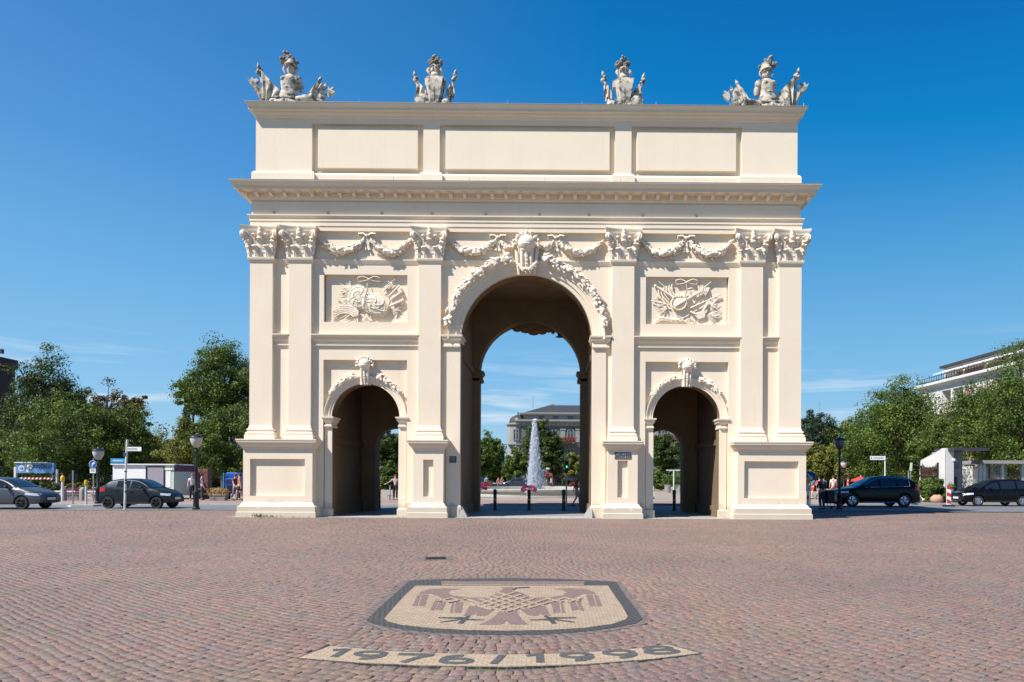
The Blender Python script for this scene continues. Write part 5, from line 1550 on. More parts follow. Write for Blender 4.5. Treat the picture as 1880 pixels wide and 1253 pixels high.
    # wheels
    for wx in wheels:
        for s in (-1, 1):
            yo = s * (hw(wx) - .11)
            b = MB(); b.lathe([(wr * .66, -.09), (wr * .93, -.095), (wr, -.07), (wr, .07), (wr * .93, .095), (wr * .66, .09)], c=(0, 0, 0), n=28, axis='y', cap=False)
            wo = b.build('wheel', M['rubber'], t, smooth=40, loc=(wx - L / 2, yo, wr + .002))
            b = MB(); b.lathe([(wr * .68, s * .085), (wr * .64, s * .095), (wr * .60, s * .06), (wr * .60, -s * .05)], n=28, axis='y', cap=False)
            b.lathe([(wr * .62, s * .0), (wr * .6, s * .001)], n=20, axis='y')
            for i in range(spokes):
                a = 2 * pi * i / spokes + .3
                for da in ((-.13, .13) if spokes < 8 else (0,)):
                    b.tube([(cos(a) * wr * .12, s * .085, sin(a) * wr * .12), (cos(a + da) * wr * .64, s * .082, sin(a + da) * wr * .64)], [wr * .07, wr * .06], 6)
            b.ell((0, s * .085, 0), (wr * .15, .02, wr * .15))
            b.build('rim', rim, wo, smooth=50)
    # shut lines, handles
    b = MB()
    for x in doors:
        for s in (-1, 1):
            z0, z1 = max(sill + .02, bot(x) + .01), interp(belt_, x) - .02
            P = [(x - L / 2, s * (side(x, z0 + (z1 - z0) * i / 6) + .001), z0 + (z1 - z0) * i / 6) for i in range(7)]
            b.tube(P, .006, 4)
    b.build('shut_lines', M['blackplastic'], body)
    for x in doors[1:]:
        for s in (-1, 1):
            b = MB(); z = interp(belt_, x) - .13; xx = x - .16 - L / 2
            b.tube([(xx - .09, s * (side(x, z) + .012), z), (xx, s * (side(x, z) + .03), z), (xx + .09, s * (side(x, z) + .012), z)], .014, 6); b.build('door_handle', M['chrome'] if extra and extra.get('chrome') else paint, body, smooth=50)
    xm = doors[0] + .28
    for s in (-1, 1):
        b = MB(); z = interp(belt_, xm) + .09; y = side(xm, z - .08)
        b.ell((xm - L / 2, s * (y + .13), z), (.075, .11, .075), nu=12, nv=8); b.tube([(xm - L / 2 + .02, s * y, z - .07), (xm - L / 2, s * (y + .10), z - .02)], .025, 6)
        b.build('mirror', M['blackplastic'] if extra and extra.get('darkmirror') else paint, t, smooth=60)
    # lights
    for s in (-1, 1):
        zf = interp(top, .35) - .11
        patch('headlight', .05, extra.get('hl', .50) if extra else .5, lambda x: zf - .14 + .10 * x, lambda x: zf - .03 + .08 * x, M['lamp'], t, .012, 6, 2, sides=(s,))
        if tail: patch('tail_light', L - .38, L - .04, lambda x: interp(belt_, x) - .22, lambda x: interp(belt_, x) - .03, M['redlamp'], t, .012, 6, 2, sides=(s,))
    # nose: grille, plates, lower lip
    b = MB(); b.bbox(-L/2 - .012, -L/2 + .05, -W * .30, W * .30, .30, .42, .01); b.bbox(-L/2 - .01, -L/2 + .06, -W * .22, W * .22, .52, .62, .01); b.build('grille', M['blackplastic'], body)
    for x, s in ((-L/2 - .025, -1), (L/2 + .012, 1)):
        b = MB(); z = .44 if s < 0 else .62; b.bbox(x - .008, x + .008, -.26, .26, z, z + .11, .003); b.build('number_plate', M['plate'], t)
    patch('sill_trim', wheels[0] + wr + .08, wheels[1] - wr - .08, sill - .06, sill + .03, M['blackplastic'], body, .012, 6, 1)
    return t, patch, body, L, side, interp
def carpaint(name, col, metal=.35, rough=.35):
    return mat(name, col, rough, metal, coat=.12, spec=.2)
M['p_grey'] = carpaint('metallic_grey_paint', (.11, .115, .13), .6, .3); M['p_anth'] = carpaint('anthracite_paint', (.022, .026, .032), .4)
M['p_black'] = carpaint('black_car_paint', (.0025, .0025, .003), .0, .18); M['p_black2'] = carpaint('worn_black_car_paint', (.003, .003, .0035), .0, .2)
gnd = .013
def carpos(pxm, pyb, Lm):
    x, y = GR(pxm, pyb, gnd); return (x, y + .85, gnd)
# 1 grey hatchback cut off by the left edge (nose to the right)
H1 = [(0, .62), (.12, .80), (.55, .93), (1.0, 1.02), (1.55, 1.36), (2.0, 1.50), (2.6, 1.52), (3.4, 1.46), (3.8, 1.30), (3.95, .95), (3.99, .6)]
B1 = [(0, .60), (.6, .80), (1.1, .95), (2.2, .98), (3.3, 1.06), (3.99, 1.10)]
x1_, y1_ = GR(57, 936, gnd); 
car('metallic grey hatchback with black wheels, cut off by the left edge of the picture', (XA(63, y1_ + .85) - 1.195, y1_ + .85, gnd), pi, 3.99, 1.70, H1, B1, (.80, 3.33), .30, M['p_grey'], M['darkalloy'], (1.12, 2.12, 3.0), [(1.22, 1.98), (2.06, 2.98), (3.05, 3.45)], glassx=[(1.05, 1.72), (3.50, 3.82)], extra=dict(darkmirror=1, hl=.62), spokes=7)
# adjust: origin is the middle of the car, its front wheel stands at pixel 63
# 2 small dark hatchback
H2 = [(0, .55), (.08, .74), (.45, .92), (.85, 1.00), (1.35, 1.34), (1.75, 1.46), (2.3, 1.47), (2.9, 1.40), (3.22, 1.20), (3.40, .92), (3.47, .55)]
B2 = [(0, .55), (.5, .80), (1.0, .93), (2.0, .97), (2.8, 1.04), (3.47, 1.06)]
x2_, y2_ = GR(271, 934.5, gnd)
car('small anthracite hatchback behind the thin signpost at left', (XA(303, y2_ + .80) - 1.115, y2_ + .80, gnd), pi, 3.47, 1.62, H2, B2, (.62, 2.96), .285, M['p_anth'], M['darkalloy'], (.98, 1.93, 2.66), [(1.05, 1.86), (1.94, 2.55)], glassx=[(.90, 1.50), (3.00, 3.28)], extra=dict(chrome=0, hl=.42), spokes=5)
# 3 black off-road car (nose to the left)
H3 = [(0, .70), (.10, .95), (.6, 1.08), (1.25, 1.16), (1.9, 1.58), (2.4, 1.77), (3.1, 1.81), (3.9, 1.74), (4.40, 1.60), (4.72, 1.28), (4.82, .75)]
B3 = [(0, .70), (.7, .98), (1.3, 1.10), (3.0, 1.14), (4.2, 1.20), (4.82, 1.15)]
x3_, y3_ = GR(1600, 931.5, gnd)
c3, patch3, body3, L3, side3, ip = car('black off-road car with silver wheels and chrome window trim right of the gate', (XA(1553, y3_ + .95) + 1.56, y3_ + .95, gnd), 0, 4.82, 1.93, H3, B3, (.85, 3.84), .385, M['p_black'], M['alloy'], (1.45, 2.45, 3.40), [(1.62, 2.38), (2.48, 3.38), (3.46, 4.02)], glassx=[(1.28, 2.05), (4.30, 4.60)], extra=dict(chrome=0, hl=.62))
b = MB()
tp = smoothpts(H3); bl_ = smoothpts(B3, 1)
for s in (-1, 1):
    P = []
    for i in range(13):
        x = 1.55 + (4.15 - 1.55) * i / 12; z = max(interp(tp, x) - .095, interp(bl_, x) + .02); P.append((x - L3/2, s * (side3(x, z) + .012), z))
    Q_ = [(x - L3/2, s * (side3(x, interp(bl_, x) + .018) + .012), interp(bl_, x) + .018) for x in [4.15 - 2.6 * i / 8 for i in range(9)]]
    b.tube(P + Q_, .020, 5)
    b.tube([(1.35 - L3/2, s * 1.0, .27), (3.35 - L3/2, s * 1.0, .27)], .03, 6)
    for wx in (.85, 3.84):
        pass
b.build('window_trim', M['chrome'], body3)
# 4 black people carrier at the right edge
H4 = [(0, .62), (.10, .82), (.55, .97), (.95, 1.06), (1.6, 1.44), (2.1, 1.60), (2.9, 1.65), (3.7, 1.62), (4.15, 1.45), (4.33, 1.05), (4.39, .6)]
B4 = [(0, .62), (.6, .85), (1.1, .99), (2.5, 1.02), (3.6, 1.05), (4.39, 1.08)]
x4_, y4_ = GR(1825, 930, gnd)
car('black people carrier with silver wheels at the right edge', (XA(1781, y4_ + .85) + 1.335, y4_ + .85, gnd), 0, 4.39, 1.79, H4, B4, (.86, 3.54), .315, M['p_black2'], M['alloy'], (1.22, 2.20, 3.16), [(1.30, 2.12), (2.22, 3.14), (3.24, 3.95)], glassx=[(1.02, 1.75), (3.95, 4.22)], extra=dict(chrome=0, hl=.55), spokes=10)
# small traffic far behind the fountain
for i, (pxm, pyb, col, lab) in enumerate(((885, 899, (.03, .04, .06), 'dark blue parked car far off, left of the fountain basin'), (1010 - 62, 899, (.05, .06, .075), 'dark grey parked car far off behind the fountain basin'))):
    x_, y_ = GR(pxm, 892, .12); y_ = 66.0 + i * 1.5; x_ = XA(pxm, y_)
    car(lab, (x_, y_, .12), 0 if i else pi, 4.1, 1.72, H1, B1, (.80, 3.33), .30, carpaint('far_car_paint', col), M['darkalloy'], (1.12, 2.12, 3.0), [(1.22, 1.98), (2.06, 2.98)], glassx=[(1.05, 1.72), (3.50, 3.82)], group='parked cars beyond the fountain')
# ------------------------------------------------------------ buildings
def wallmat(name, c, var=.08): return mat(name, c, .85, var=var, scale=.8, bump=.2, bscale=8)
M['w_white'] = wallmat('white_house_render', (.78, .76, .72)); M['w_grey'] = wallmat('grey_house_render', (.13, .135, .13), .2); M['w_pale'] = wallmat('pale_stone_trim', (.27, .27, .25), .15)
M['slate'] = mat('dark_slate_roof', (.035, .036, .040), .7, var=.25, scale=6); M['shade_pink'] = mat('faded_red_blind', (.42, .24, .22), .8)
M['win'] = mat('window_pane', (.05, .065, .085), .08, spec=.7); M['awning_w'] = mat('white_awning', (.75, .72, .66), .8); M['terra'] = mat('reddish_terrace_cladding', (.20, .11, .075), .8, var=.3, scale=2)
fb = leafmat('red_geraniums', (.32, .03, .01), (.45, .06, .015), (.10, .12, .02)); fo = leafmat('orange_flowers', (.45, .18, .02), (.40, .25, .03), (.10, .12, .02)); fp = leafmat('pink_petunias', (.45, .01, .14), (.35, .02, .18), (.10, .12, .02))
M['fb'], M['fo'], M['fp'] = fb, fo, fp
def flowers(name, mt, par, x0, x1, y0, y1, z0, z1, n, sz=.12, loc=None):
    b = MB(); b.tone = []
    for i in range(n):
        d = (rnd(-1, 1), rnd(-1, 1), rnd(-.4, 1)); b.leaf((rnd(x0, x1), rnd(y0, y1), rnd(z0, z1)), d, (0, -1, 0), rnd(.5, 1) * sz, rnd(.4, .8) * sz); b.tone += [rnd(0, 1) ** 1.2] * 6
    return b.build(name, mt, par, loc=loc)
random.seed(9)
def window(par, x, y, z, w, h, fr, ny=-1, bars=True, blind=None):
    """window in a wall that faces -y at depth y: frame and pane set back"""
    b = MB()
    b.box(x - w/2 - .10, x - w/2, y - .06, y + .10, z - .08, z + h + .12); b.box(x + w/2, x + w/2 + .10, y - .06, y + .10, z - .08, z + h + .12)
    b.box(x - w/2, x + w/2, y - .06, y + .10, z + h, z + h + .12); b.box(x - w/2 - .14, x + w/2 + .14, y - .14, y - .0602, z - .10, z - .0)
    o = b.build('window', fr, par)
    b = MB(); b.box(x - w/2, x + w/2, y - .012, y + .02, z, z + h); b.build('pane', M['win'], o)
    if bars:
        b = MB(); b.box(x - .04, x + .04, y - .035, y - .0125, z, z + h); b.box(x - w/2, x - .0401, y - .034, y - .0125, z + h * .68, z + h * .68 + .06); b.box(x + .0401, x + w/2, y - .034, y - .0125, z + h * .68, z + h * .68 + .06); b.build('glazing_bars', M['w_pale'], o)
    return o
# town house seen through the arch
Y0 = 102.0; D0 = Y0 + CD
HX = lambda px: XA(px, Y0)
HZ = lambda py: ZA(py, Y0)
t = thing('town_house', 'grand grey corner town house with dark slate roof and flower balconies behind the fountain', 'building', (0, 0, 0))
xl = HX(957); xr = HX(1330)
ze = HZ(774); zt_ = HZ(762)
b = MB(); b.box(xl, xr, Y0, Y0 + 16, 0, ze); b.build('wall', M['w_grey'], t)
b = MB(); b.box(xl + .3, xr, Y0 + .5, Y0 + 15, ze + .3, HZ(761)); b.build('attic_storey', M['w_pale'], t)
b = MB(); b.mold(xl, xr, Y0, Y0 + 16, [(.1, ze - .9), (.15, ze - .5), (.5, ze - .3), (.75, ze), (.75, ze + .3)]); b.build('cornice', M['w_pale'], t)
b = MB()
for i in range(46): b.box(xl + .3 + i * .82, xl + .6 + i * .82, Y0 - .55, Y0 - .102, ze - .62, ze - .33)
b.build('brackets', M['w_grey'], t)
zr0, zr1 = HZ(760), HZ(741) + .3
b = MB(); b.add([(xl - .3, Y0 - .2, zr0), (xr, Y0 - .2, zr0), (xr, Y0 + 16, zr0), (xl - .3, Y0 + 16, zr0), (HX(1008), Y0 + 6, zr1), (xr, Y0 + 6, zr1), (xr, Y0 + 9, zr1), (HX(1008), Y0 + 9, zr1)],
   [(0, 1, 5, 4), (1, 2, 6, 5), (2, 3, 7, 6), (3, 0, 4, 7), (4, 5, 6, 7), (3, 2, 1, 0)])
rf = b.build('roof', M['slate'], t)
b = MB(); b.mold(xl - .3, xr, Y0 - .2, Y0 + 16, [(0.05, zr0 - .25), (.15, zr0), (.15, zr0 + .15), (0, zr0 + .2)]); b.build('gutter', M['w_pale'], rf)
b = MB(); b.bbox(HX(1011), HX(1017), Y0 + 7, Y0 + 8, zr1 - .8, HZ(734), .05); b.build('chimney', M['w_pale'], rf)
b = MB(); b.tube([(HX(977), Y0 + 3, zr0 + .5), (HX(977), Y0 + 3, HZ(724))], .07, 6); b.build('mast', M['greymetal'], rf)
for px in (993, 1019.5, 1047, 1075, 1103, 1131, 1160, 1190, 1220, 1250):
    window(t, HX(px), Y0 + .5, HZ(771.5), 1.0, .85, M['w_pale'], bars=False)
for px in (1019, 1047, 1075, 1103, 1131, 1160, 1190, 1220, 1250):
    window(t, HX(px), Y0, HZ(807), 1.0, 1.75, M['w_pale'])
    window(t, HX(px), Y0, HZ(843), 1.1, 1.8, M['w_pale']); window(t, HX(px), Y0, HZ(872), 1.1, 1.6, M['w_pale'])
    b = MB(); b.box(HX(px + 14) - .45, HX(px + 14) + .45, Y0 - .12, Y0, HZ(812), HZ(790)); b.box(HX(px + 14) - .55, HX(px + 14) + .55, Y0 - .2, Y0, HZ(790), HZ(787.5)); b.build('pilaster', M['w_pale'], t)
for px0, px1, pz, mt, lab in ((1009, 1057, 811, 'fb', 'red'), (1009, 1038, 852, 'fo', 'orange'), (1190, 1245, 806, 'fb', 'red')):
    a, c_ = HX(px0), HX(px1); z = HZ(pz)
    b = MB(); b.box(a, c_, Y0 - 1.5, Y0 - .001, z - .4, z - .1); b.box(a + .1, c_ - .1, Y0 - 1.45, Y0 - 1.3, z - .0999, z + .3); o = b.build('balcony', M['w_grey'], t)
    flowers('flowers', M[mt], o, a, c_, Y0 - 1.75, Y0 - 1.4, z - .2, z + .75, 420, .28)
b = MB(); b.box(HX(1003), HX(1060), Y0 - .6, Y0 - .001, HZ(862), HZ(859)); b.build('fascia', M['white'], t)
M['awn_r'] = mat('dark_red_awning', (.16, .02, .03), .8, var=.2, scale=1); M['awn_p'] = mat('pink_awning', (.55, .32, .40), .8)
b = MB(); b.add([(HX(1000), Y0 - .3, HZ(867)), (HX(1060), Y0 - .3, HZ(867)), (HX(1060), Y0 - 3, HZ(874)), (HX(1000), Y0 - 3, HZ(874)), (HX(1000), Y0 - 3, HZ(877)), (HX(1060), Y0 - 3, HZ(877)), (HX(1000), Y0 - .3, HZ(870)), (HX(1060), Y0 - .3, HZ(870))], [(0, 1, 2, 3), (3, 2, 5, 4), (4, 5, 7, 6)]); b.build('awning', M['awn_r'], t)
b = MB(); b.box(HX(1005), HX(1058), Y0 - .05, Y0 - .002, 0.1, HZ(876)); b.build('shopfront', M['glass'], t)
# corner tower with dome
cx_ = HX(947); cy_ = Y0 - .5
b = MB(); b.lathe([(1.75, 0), (1.75, HZ(781)), (2.1, HZ(780)), (2.1, HZ(777))], c=(cx_, cy_ + 2.0, 0), n=8); tw = b.build('corner_tower', M['w_pale'], t)
b = MB(); b.lathe([(1.7, HZ(777)), (1.7, HZ(774)), (1.5, HZ(768)), (1.0, HZ(764)), (.3, HZ(761.5)), (.12, HZ(760)), (.10, HZ(756))], c=(cx_ + .3, cy_ + 2.0, 0), n=14); b.build('dome', M['slate'], tw, smooth=50)
for pz in (808, 842): window(tw, cx_, cy_ + .30, HZ(pz), .85, 1.9, M['w_pale'])
b = MB(); b.mold(cx_ - 1.35, cx_ + 1.35, cy_ + .45, cy_ + 3, [(0, HZ(818)), (.25, HZ(817)), (.25, HZ(815.5))]); b.build('tower_course', M['w_pale'], tw)
b = MB(); b.ell((HX(949), cy_ + .3, HZ(772)), (.38, .3, .42)); b.build('dormer', M['w_pale'], tw, smooth=60)
# receding side street house left of it
b = MB(); b.box(HX(878), HX(889), Y0 + 20, Y0 + 30, 0, 8.5); b.build('wall', M['w_pale'], tag(thing('side_street_house', 'pale narrow house glimpsed at the left edge of the main arch view', 'building', (0, 0, 0)))); 
hs = [o for o in bpy.data.objects if o.name.startswith('side_street_house')][0]
b = MB(); b.add([(HX(878) - .3, Y0 + 19.7, 8.5), (HX(889) + .3, Y0 + 19.7, 8.5), (HX(889) + .3, Y0 + 30.3, 8.5), (HX(878) - .3, Y0 + 30.3, 8.5), (HX(883), Y0 + 20, 9.6), (HX(883), Y0 + 30, 9.6)], [(0, 1, 4), (1, 2, 5, 4), (2, 3, 5), (3, 0, 4, 5), (3, 2, 1, 0)]); b.build('roof', M['slate'], hs)

# apartment house on the right, its long side running away from us
AXW = 42.0
def AY(px): return (AXW - CX) / math.tan(math.atan((px - PPX) / FP) + YAW) - CD
def AZm(px, py, X=AXW):
    Y = (X - CX) / math.tan(math.atan((px - PPX) / FP) + YAW) - CD
    return ZA(py, Y, px)
t = thing('apartment_house', 'white apartment house with roof terrace and loggias above the trees at right', 'building', (0, 0, 0))
yf = AY(1688); yn = 16.0; zc = AZm(1760, 697)
M['w_bright'] = wallmat('bright_white_render', (.60, .585, .55), .05)
lg = [(AY(1745), AY(1728)), (AY(1768), AY(1748))]
b = MB(); ys = [yn, min(lg[1]), max(lg[1]), min(lg[0]), max(lg[0]), yf]
z0, z1 = AZm(1757, 752), AZm(1757, 712)
b.box(AXW, AXW + 14, yn, yf, 0, z0); b.box(AXW, AXW + 14, yn, yf, z1, zc)
b.box(AXW, AXW + 14, ys[0], ys[1], z0, z1); b.box(AXW, AXW + 14, ys[2], ys[3], z0, z1); b.box(AXW, AXW + 14, ys[4], ys[5], z0, z1)
b.box(AXW + 1.6, AXW + 14, ys[1], ys[2], z0, z1); b.box(AXW + 1.6, AXW + 14, ys[3], ys[4], z0, z1)
b.build('wall', M['w_bright'], t)
for (a, c_) in lg:
    b = MB(); b.box(AXW + 1.5, AXW + 1.595, a + .3, c_ - .3, z0 + .1, z1 - .3); o = b.build('loggia_door', M['win'], t)
    b = MB(); b.box(AXW - .02, AXW + .03, a, c_, z0 + .8, z0 + .86)
    for i in range(9): b.box(AXW - .005, AXW + .015, a + (c_ - a) * i / 8 - .015, a + (c_ - a) * i / 8 + .015, z0, z0 + .7999)
    b.build('railing', M['darkmetal'], t)
    b = MB(); b.box(AXW - 1.1, AXW - .021, a - .4, c_ + .4, z0 - .35, z0 - .03); b.build('balcony_slab', M['w_bright'], t)
for px0, px1 in ((1772, 1779), (1782, 1789), (1797, 1804), (1812, 1820), (1826, 1833), (1842, 1850)):
    a, c_ = AY(px1), AY(px0); 
    for (za, zb_) in ((z0 + .25, z0 + 1.9), (z0 - 2.7, z0 - 1.0), (z0 - 5.5, z0 - 3.8)):
        b = MB(); b.box(AXW - .06, AXW - .001, a, c_, za, za + .45); o = b.build('window', M['win'], t)
        b = MB(); b.box(AXW - .09, AXW - .062, a, c_, za + .4501, zb_); b.build('blind', M['shade_pink'], o)
        b = MB(); b.box(AXW - .12, AXW - .001, a - .1, c_ + .1, za - .12, za - .001); b.build('sill', M['w_pale'], o)
b = MB(); b.mold(AXW, AXW + 14, yn, yf, [(0, zc - .25), (.35, zc - .1), (.5, zc), (.5, zc + .22), (.3, zc + .3)]); b.build('cornice', M['w_bright'], t)
b = MB(); zr_ = zc + .3
n_ = 70
for i in range(n_ + 1):
    y = yn + (yf - yn) * i / n_; b.box(AXW - .25, AXW - .21, y - .02, y + .02, zr_, zr_ + .62 + (.22 if i % 5 == 0 else 0))
b.box(AXW - .26, AXW - .20, yn, yf, zr_ + .55, zr_ + .60); b.box(AXW - .2599, AXW - .2001, yn, yf, zr_ + .15, zr_ + .2)
b.build('terrace_railing', M['darkmetal'], t)
PX0 = AXW + 2.2
ypf = (PX0 - CX) / math.tan(math.atan((1733 - PPX) / FP) + YAW) - CD
zp = ZA(677, ypf, 1733)
b = MB(); b.box(PX0, PX0 + 10, yn, ypf, zc, zp); b.build('penthouse', M['w_bright'], t)
b = MB(); b.box(PX0 - .04, PX0 - .001, yn, ypf - 2.4, zr_, zp - .75); b.build('penthouse_cladding', M['terra'], t)
b = MB(); b.box(PX0 - .45, PX0 + 11, yn, ypf + .2, zp, zp + .24); b.build('roof_slab', M['slate'], t)
for i in range(6):
    y = ypf - 3.5 - i * 3.6; b = MB(); b.add([(PX0 - .05, y, zp - .25), (PX0 - .05, y + 3.1, zp - .25), (PX0 - 1.5, y + 3.1, zp - .75), (PX0 - 1.5, y, zp - .75), (PX0 - .05, y, zp - .3), (PX0 - .05, y + 3.1, zp - .3), (PX0 - 1.5, y + 3.1, zp - .82), (PX0 - 1.5, y, zp - .82)], [(0, 1, 2, 3), (7, 6, 5, 4), (3, 2, 6, 7), (0, 3, 7, 4), (1, 5, 6, 2)]); b.build('sun_awning', M['awning_w'], t)
b = MB(); b.tone = []
for i in range(26): tuft(b, AXW + .4, rnd(yn, yf), zr_, 30, rnd(.3, .7), .4)
o = b.build('terrace_plants', M['leafB'], t); o['kind'] = 'stuff'
# brick tower at the left edge
M['brick_dark'] = brickmat('dark_brick', (.035, .019, .015), (.026, .016, .013), (.03, .026, .023), .25, .085)
Yt = 60.0
xa, xb = XA(-60, Yt), XA(29, Yt + 5.2); zt2 = ZA(642, Yt, 20)
t = thing('brick_tower', 'dark brick crenellated tower cut off by the left edge', 'tower', (0, 0, 0))
b = MB(); b.box(xa, xb, Yt, Yt + 5, 0, zt2 - 1.2); b.box(xa - .2, xb + .25, Yt - .25, Yt + 5.2, zt2 - 1.8 + .001, zt2 - .55)
for i in range(8): b.box(xa - .2 + i * .62, xa + .15 + i * .62, Yt - .25, Yt + .1, zt2 - .55, zt2)
b.build('wall', M['brick_dark'], t)
b = MB()
for i in range(11): b.box(xa + i * .42, xa + .2 + i * .42, Yt - .20, Yt - .001, zt2 - 2.15, zt2 - 1.8)
b.build('corbels', M['brick_dark'], t)
for zz in (zt2 - 4.6, zt2 - 7.6):
    p = [(xb - 1.5 + q, zz + w_) for q, w_ in ((0, 0), (.5, 0), (.5, 1.0), (.42, 1.2), (.25, 1.3), (.08, 1.2), (0, 1.0))]
    b = MB(); b.prism(p, Yt - .02, Yt + .05); b.build('window', M['glass'], t)
# pale gatehouse at the right with an iron gate panel
Yg = 17.2
t = thing('gatehouse', 'pale rendered gatehouse with flat dark canopy and iron gate at right', 'kiosk', (0, 0, 0))
gx = lambda px, Y=Yg: XA(px, Y); gz = lambda py, px=1745, Y=Yg: ZA(py, Y, px)
b = MB(); b.box(gx(1737), gx(1751), Yg, Yg + .55, 0, gz(823)); b.build('pier', M['w_bright'], t)
# wall running away to the left with its sloping top
pA, pB = (gx(1737) - .05, Yg + .02), (gx(1737) + .10, Yg + 3.3)
zA, zB = gz(824), ZA(846, Yg + 3.3, 1690)
b = MB(); b.add([(pA[0], pA[1], 0), (pB[0], pB[1], 0), (pB[0] + .35, pB[1] + .1, 0), (pA[0], pA[1] + .45, 0), (pA[0], pA[1], zA), (pB[0], pB[1], zB), (pB[0] + .35, pB[1] + .1, zB), (pA[0], pA[1] + .45, zA)],
   [(0, 1, 5, 4), (1, 2, 6, 5), (2, 3, 7, 6), (3, 0, 4, 7), (4, 5, 6, 7)]); b.build('side_wall', M['w_bright'], t)
def onwall(f, z, off=.06):
    return (pA[0] + (pB[0] - pA[0]) * f - off, pA[1] + (pB[1] - pA[1]) * f - off * .6, z)
M['rust'] = mat('rusty_iron', (.10, .045, .025), .8, var=.5, scale=6)
b = MB()
for i in range(17):
    f = .30 + .60 * i / 16; b.tube([onwall(f, .9), onwall(f, 2.55 + .35 * (1 - (2 * i / 16 - 1) ** 2) * -1 + .2)], .018, 5)
for z in (.9, 1.3, 2.2): b.tube([onwall(.28, z), onwall(.92, z)], .03, 5)
for s_ in range(12):
    f = .34 + .05 * s_; b.tube([(Vector(onwall(f, 1.75)) + Vector((0, .0, 0)) + Vector((cos(a) * .05, 0, sin(a) * .18))) for a in [k_ * .8 for k_ in range(9)]], .014, 4)
b.tube([onwall(.26, .75), onwall(.26, 2.75)], .05, 6); b.tube([onwall(.94, .75), onwall(.94, 2.6)], .05, 6)
b.build('iron_gate', M['darkmetal'], t)
b = MB(); b.tone = []
for i in range(900):
    p_ = onwall(rnd(.30, .9), rnd(.7, 2.5), rnd(.0, .16)); b.leaf(p_, (rnd(-1, 1), rnd(-1, 1), rnd(-1, .5)), (0, -1, 0), rnd(.06, .14), rnd(.05, .09)); b.tone += [rnd(0, 1)] * 6
b.build('climbing_leaves', leafmat('reddish_vine_leaves', (.05, .02, .012), (.16, .055, .03), (.05, .06, .02)), t)
b = MB(); b.box(gx(1751.3), gx(1792), Yg + 1.5, Yg + 2.6, 0, gz(828)); b.build('back_wall', mat('grey_panel', (.26, .25, .27), .8, var=.1), t)
b = MB(); b.box(gx(1740), gx(1804), Yg - .7, Yg + 1.6, gz(828) + .001, gz(823)); b.build('canopy', mat('dark_fascia', (.045, .042, .06), .5), t)
b = MB(); b.box(gx(1752), gx(1785), Yg + 1.44, Yg + 1.499, gz(860), gz(848)); b.build('window', M['glass'], t)
b = MB(); b.bbox(gx(1757), gx(1776), Yg + 1.1, Yg + 1.49, .1, gz(876), .03); b.build('vending_cabinet', M['darkmetal'], t)
b = MB(); b.ell((gx(1751), Yg - .05, gz(845)), (.12, .10, .12)); b.tube([(gx(1751), Yg, gz(845)), (gx(1756), Yg - .1, gz(848))], .04, 6); b.build('wall_lamp', M['lightmetal'], t, smooth=60)
# glazed shelter
t = thing('glazed_shelter', 'glazed shelter with pale posts behind the black people carrier', 'bus shelter', (0, 0, 0))
Ys = 18.6
for px in (1799, 1806, 1840, 1877, 1884):
    b = MB(); b.bbox(XA(px, Ys) - .08, XA(px, Ys) + .08, Ys - .08, Ys + .08, .1, ZA(852, Ys, px), .01); b.build('post', M['greymetal'], t)
b = MB(); b.box(XA(1793, Ys), XA(1900, Ys), Ys - .5, Ys + 1.7, ZA(852, Ys, 1840) + .001, ZA(846, Ys, 1840)); b.build('roof', M['concrete'], t)
M['clear'] = mat('smoky_clear_glass', (.35, .38, .40), .05); t_, b_ = M['clear'].node_tree, M['clear'].node_tree.nodes['Principled BSDF']; b_.inputs['Alpha'].default_value = .28
b = MB(); b.box(XA(1809, Ys), XA(1838, Ys), Ys + 1.4, Ys + 1.42, .3, ZA(854, Ys, 1820)); b.build('glass_panel', M['clear'], t)
b = MB()
for i in range(22): b.box(XA(1809 + 1.33 * i, Ys), XA(1809 + 1.33 * i, Ys) + .02, Ys + 1.36, Ys + 1.39, .3, ZA(857, Ys, 1820))
b.build('slats', M['greymetal'], t)
b = MB(); b.box(XA(1842, Ys), XA(1875, Ys), Ys + 1.4, Ys + 1.42, .3, ZA(854, Ys, 1850)); b.build('glass_panel', M['clear'], t)
# market trailer
Yk = 16.4
kx = lambda px: XA(px, Yk, 880); kz = lambda py: ZA(py, Yk, 270)
t = thing('market_trailer', 'white and mint market trailer with grey shutter behind the small dark hatchback', 'trailer', (0, 0, 0))
M['mint'] = mat('mint_green_panel', (.50, .62, .48), .6, var=.06); M['lilac'] = mat('lilac_grey_shutter', (.30, .28, .32), .6, var=.05); M['plum'] = mat('plum_panel', (.14, .06, .10), .7, var=.2)
b = MB(); b.bbox(kx(207), kx(320), Yk, Yk + 2.2, .35, kz(854), .04); b.build('body', M['white'], t)
b = MB(); b.box(kx(271), kx(301), Yk - .05, Yk - .001, .5, kz(858)); o = b.build('shutter', M['lilac'], t)
b = MB()
for (a, c_) in ((268.5, 270.9), (301.1, 303)): b.box(kx(a), kx(c_), Yk - .07, Yk - .001, .4, kz(856.5))
b.box(kx(268.5), kx(303), Yk - .069, Yk - .001, kz(857.9), kz(856.4)); b.build('shutter_frame', M['darkmetal'], o)
b = MB(); b.box(kx(303.1), kx(319.5), Yk - .03, Yk - .001, .4, kz(856)); b.build('mint_panel', M['mint'], t)
b = MB(); b.box(kx(305), kx(314), Yk - .05, Yk - .031, kz(895), kz(863)); b.box(kx(303.5), kx(317), Yk - .09, Yk - .031, kz(862.9), kz(860.5)); b.build('hatch', M['white'], t)
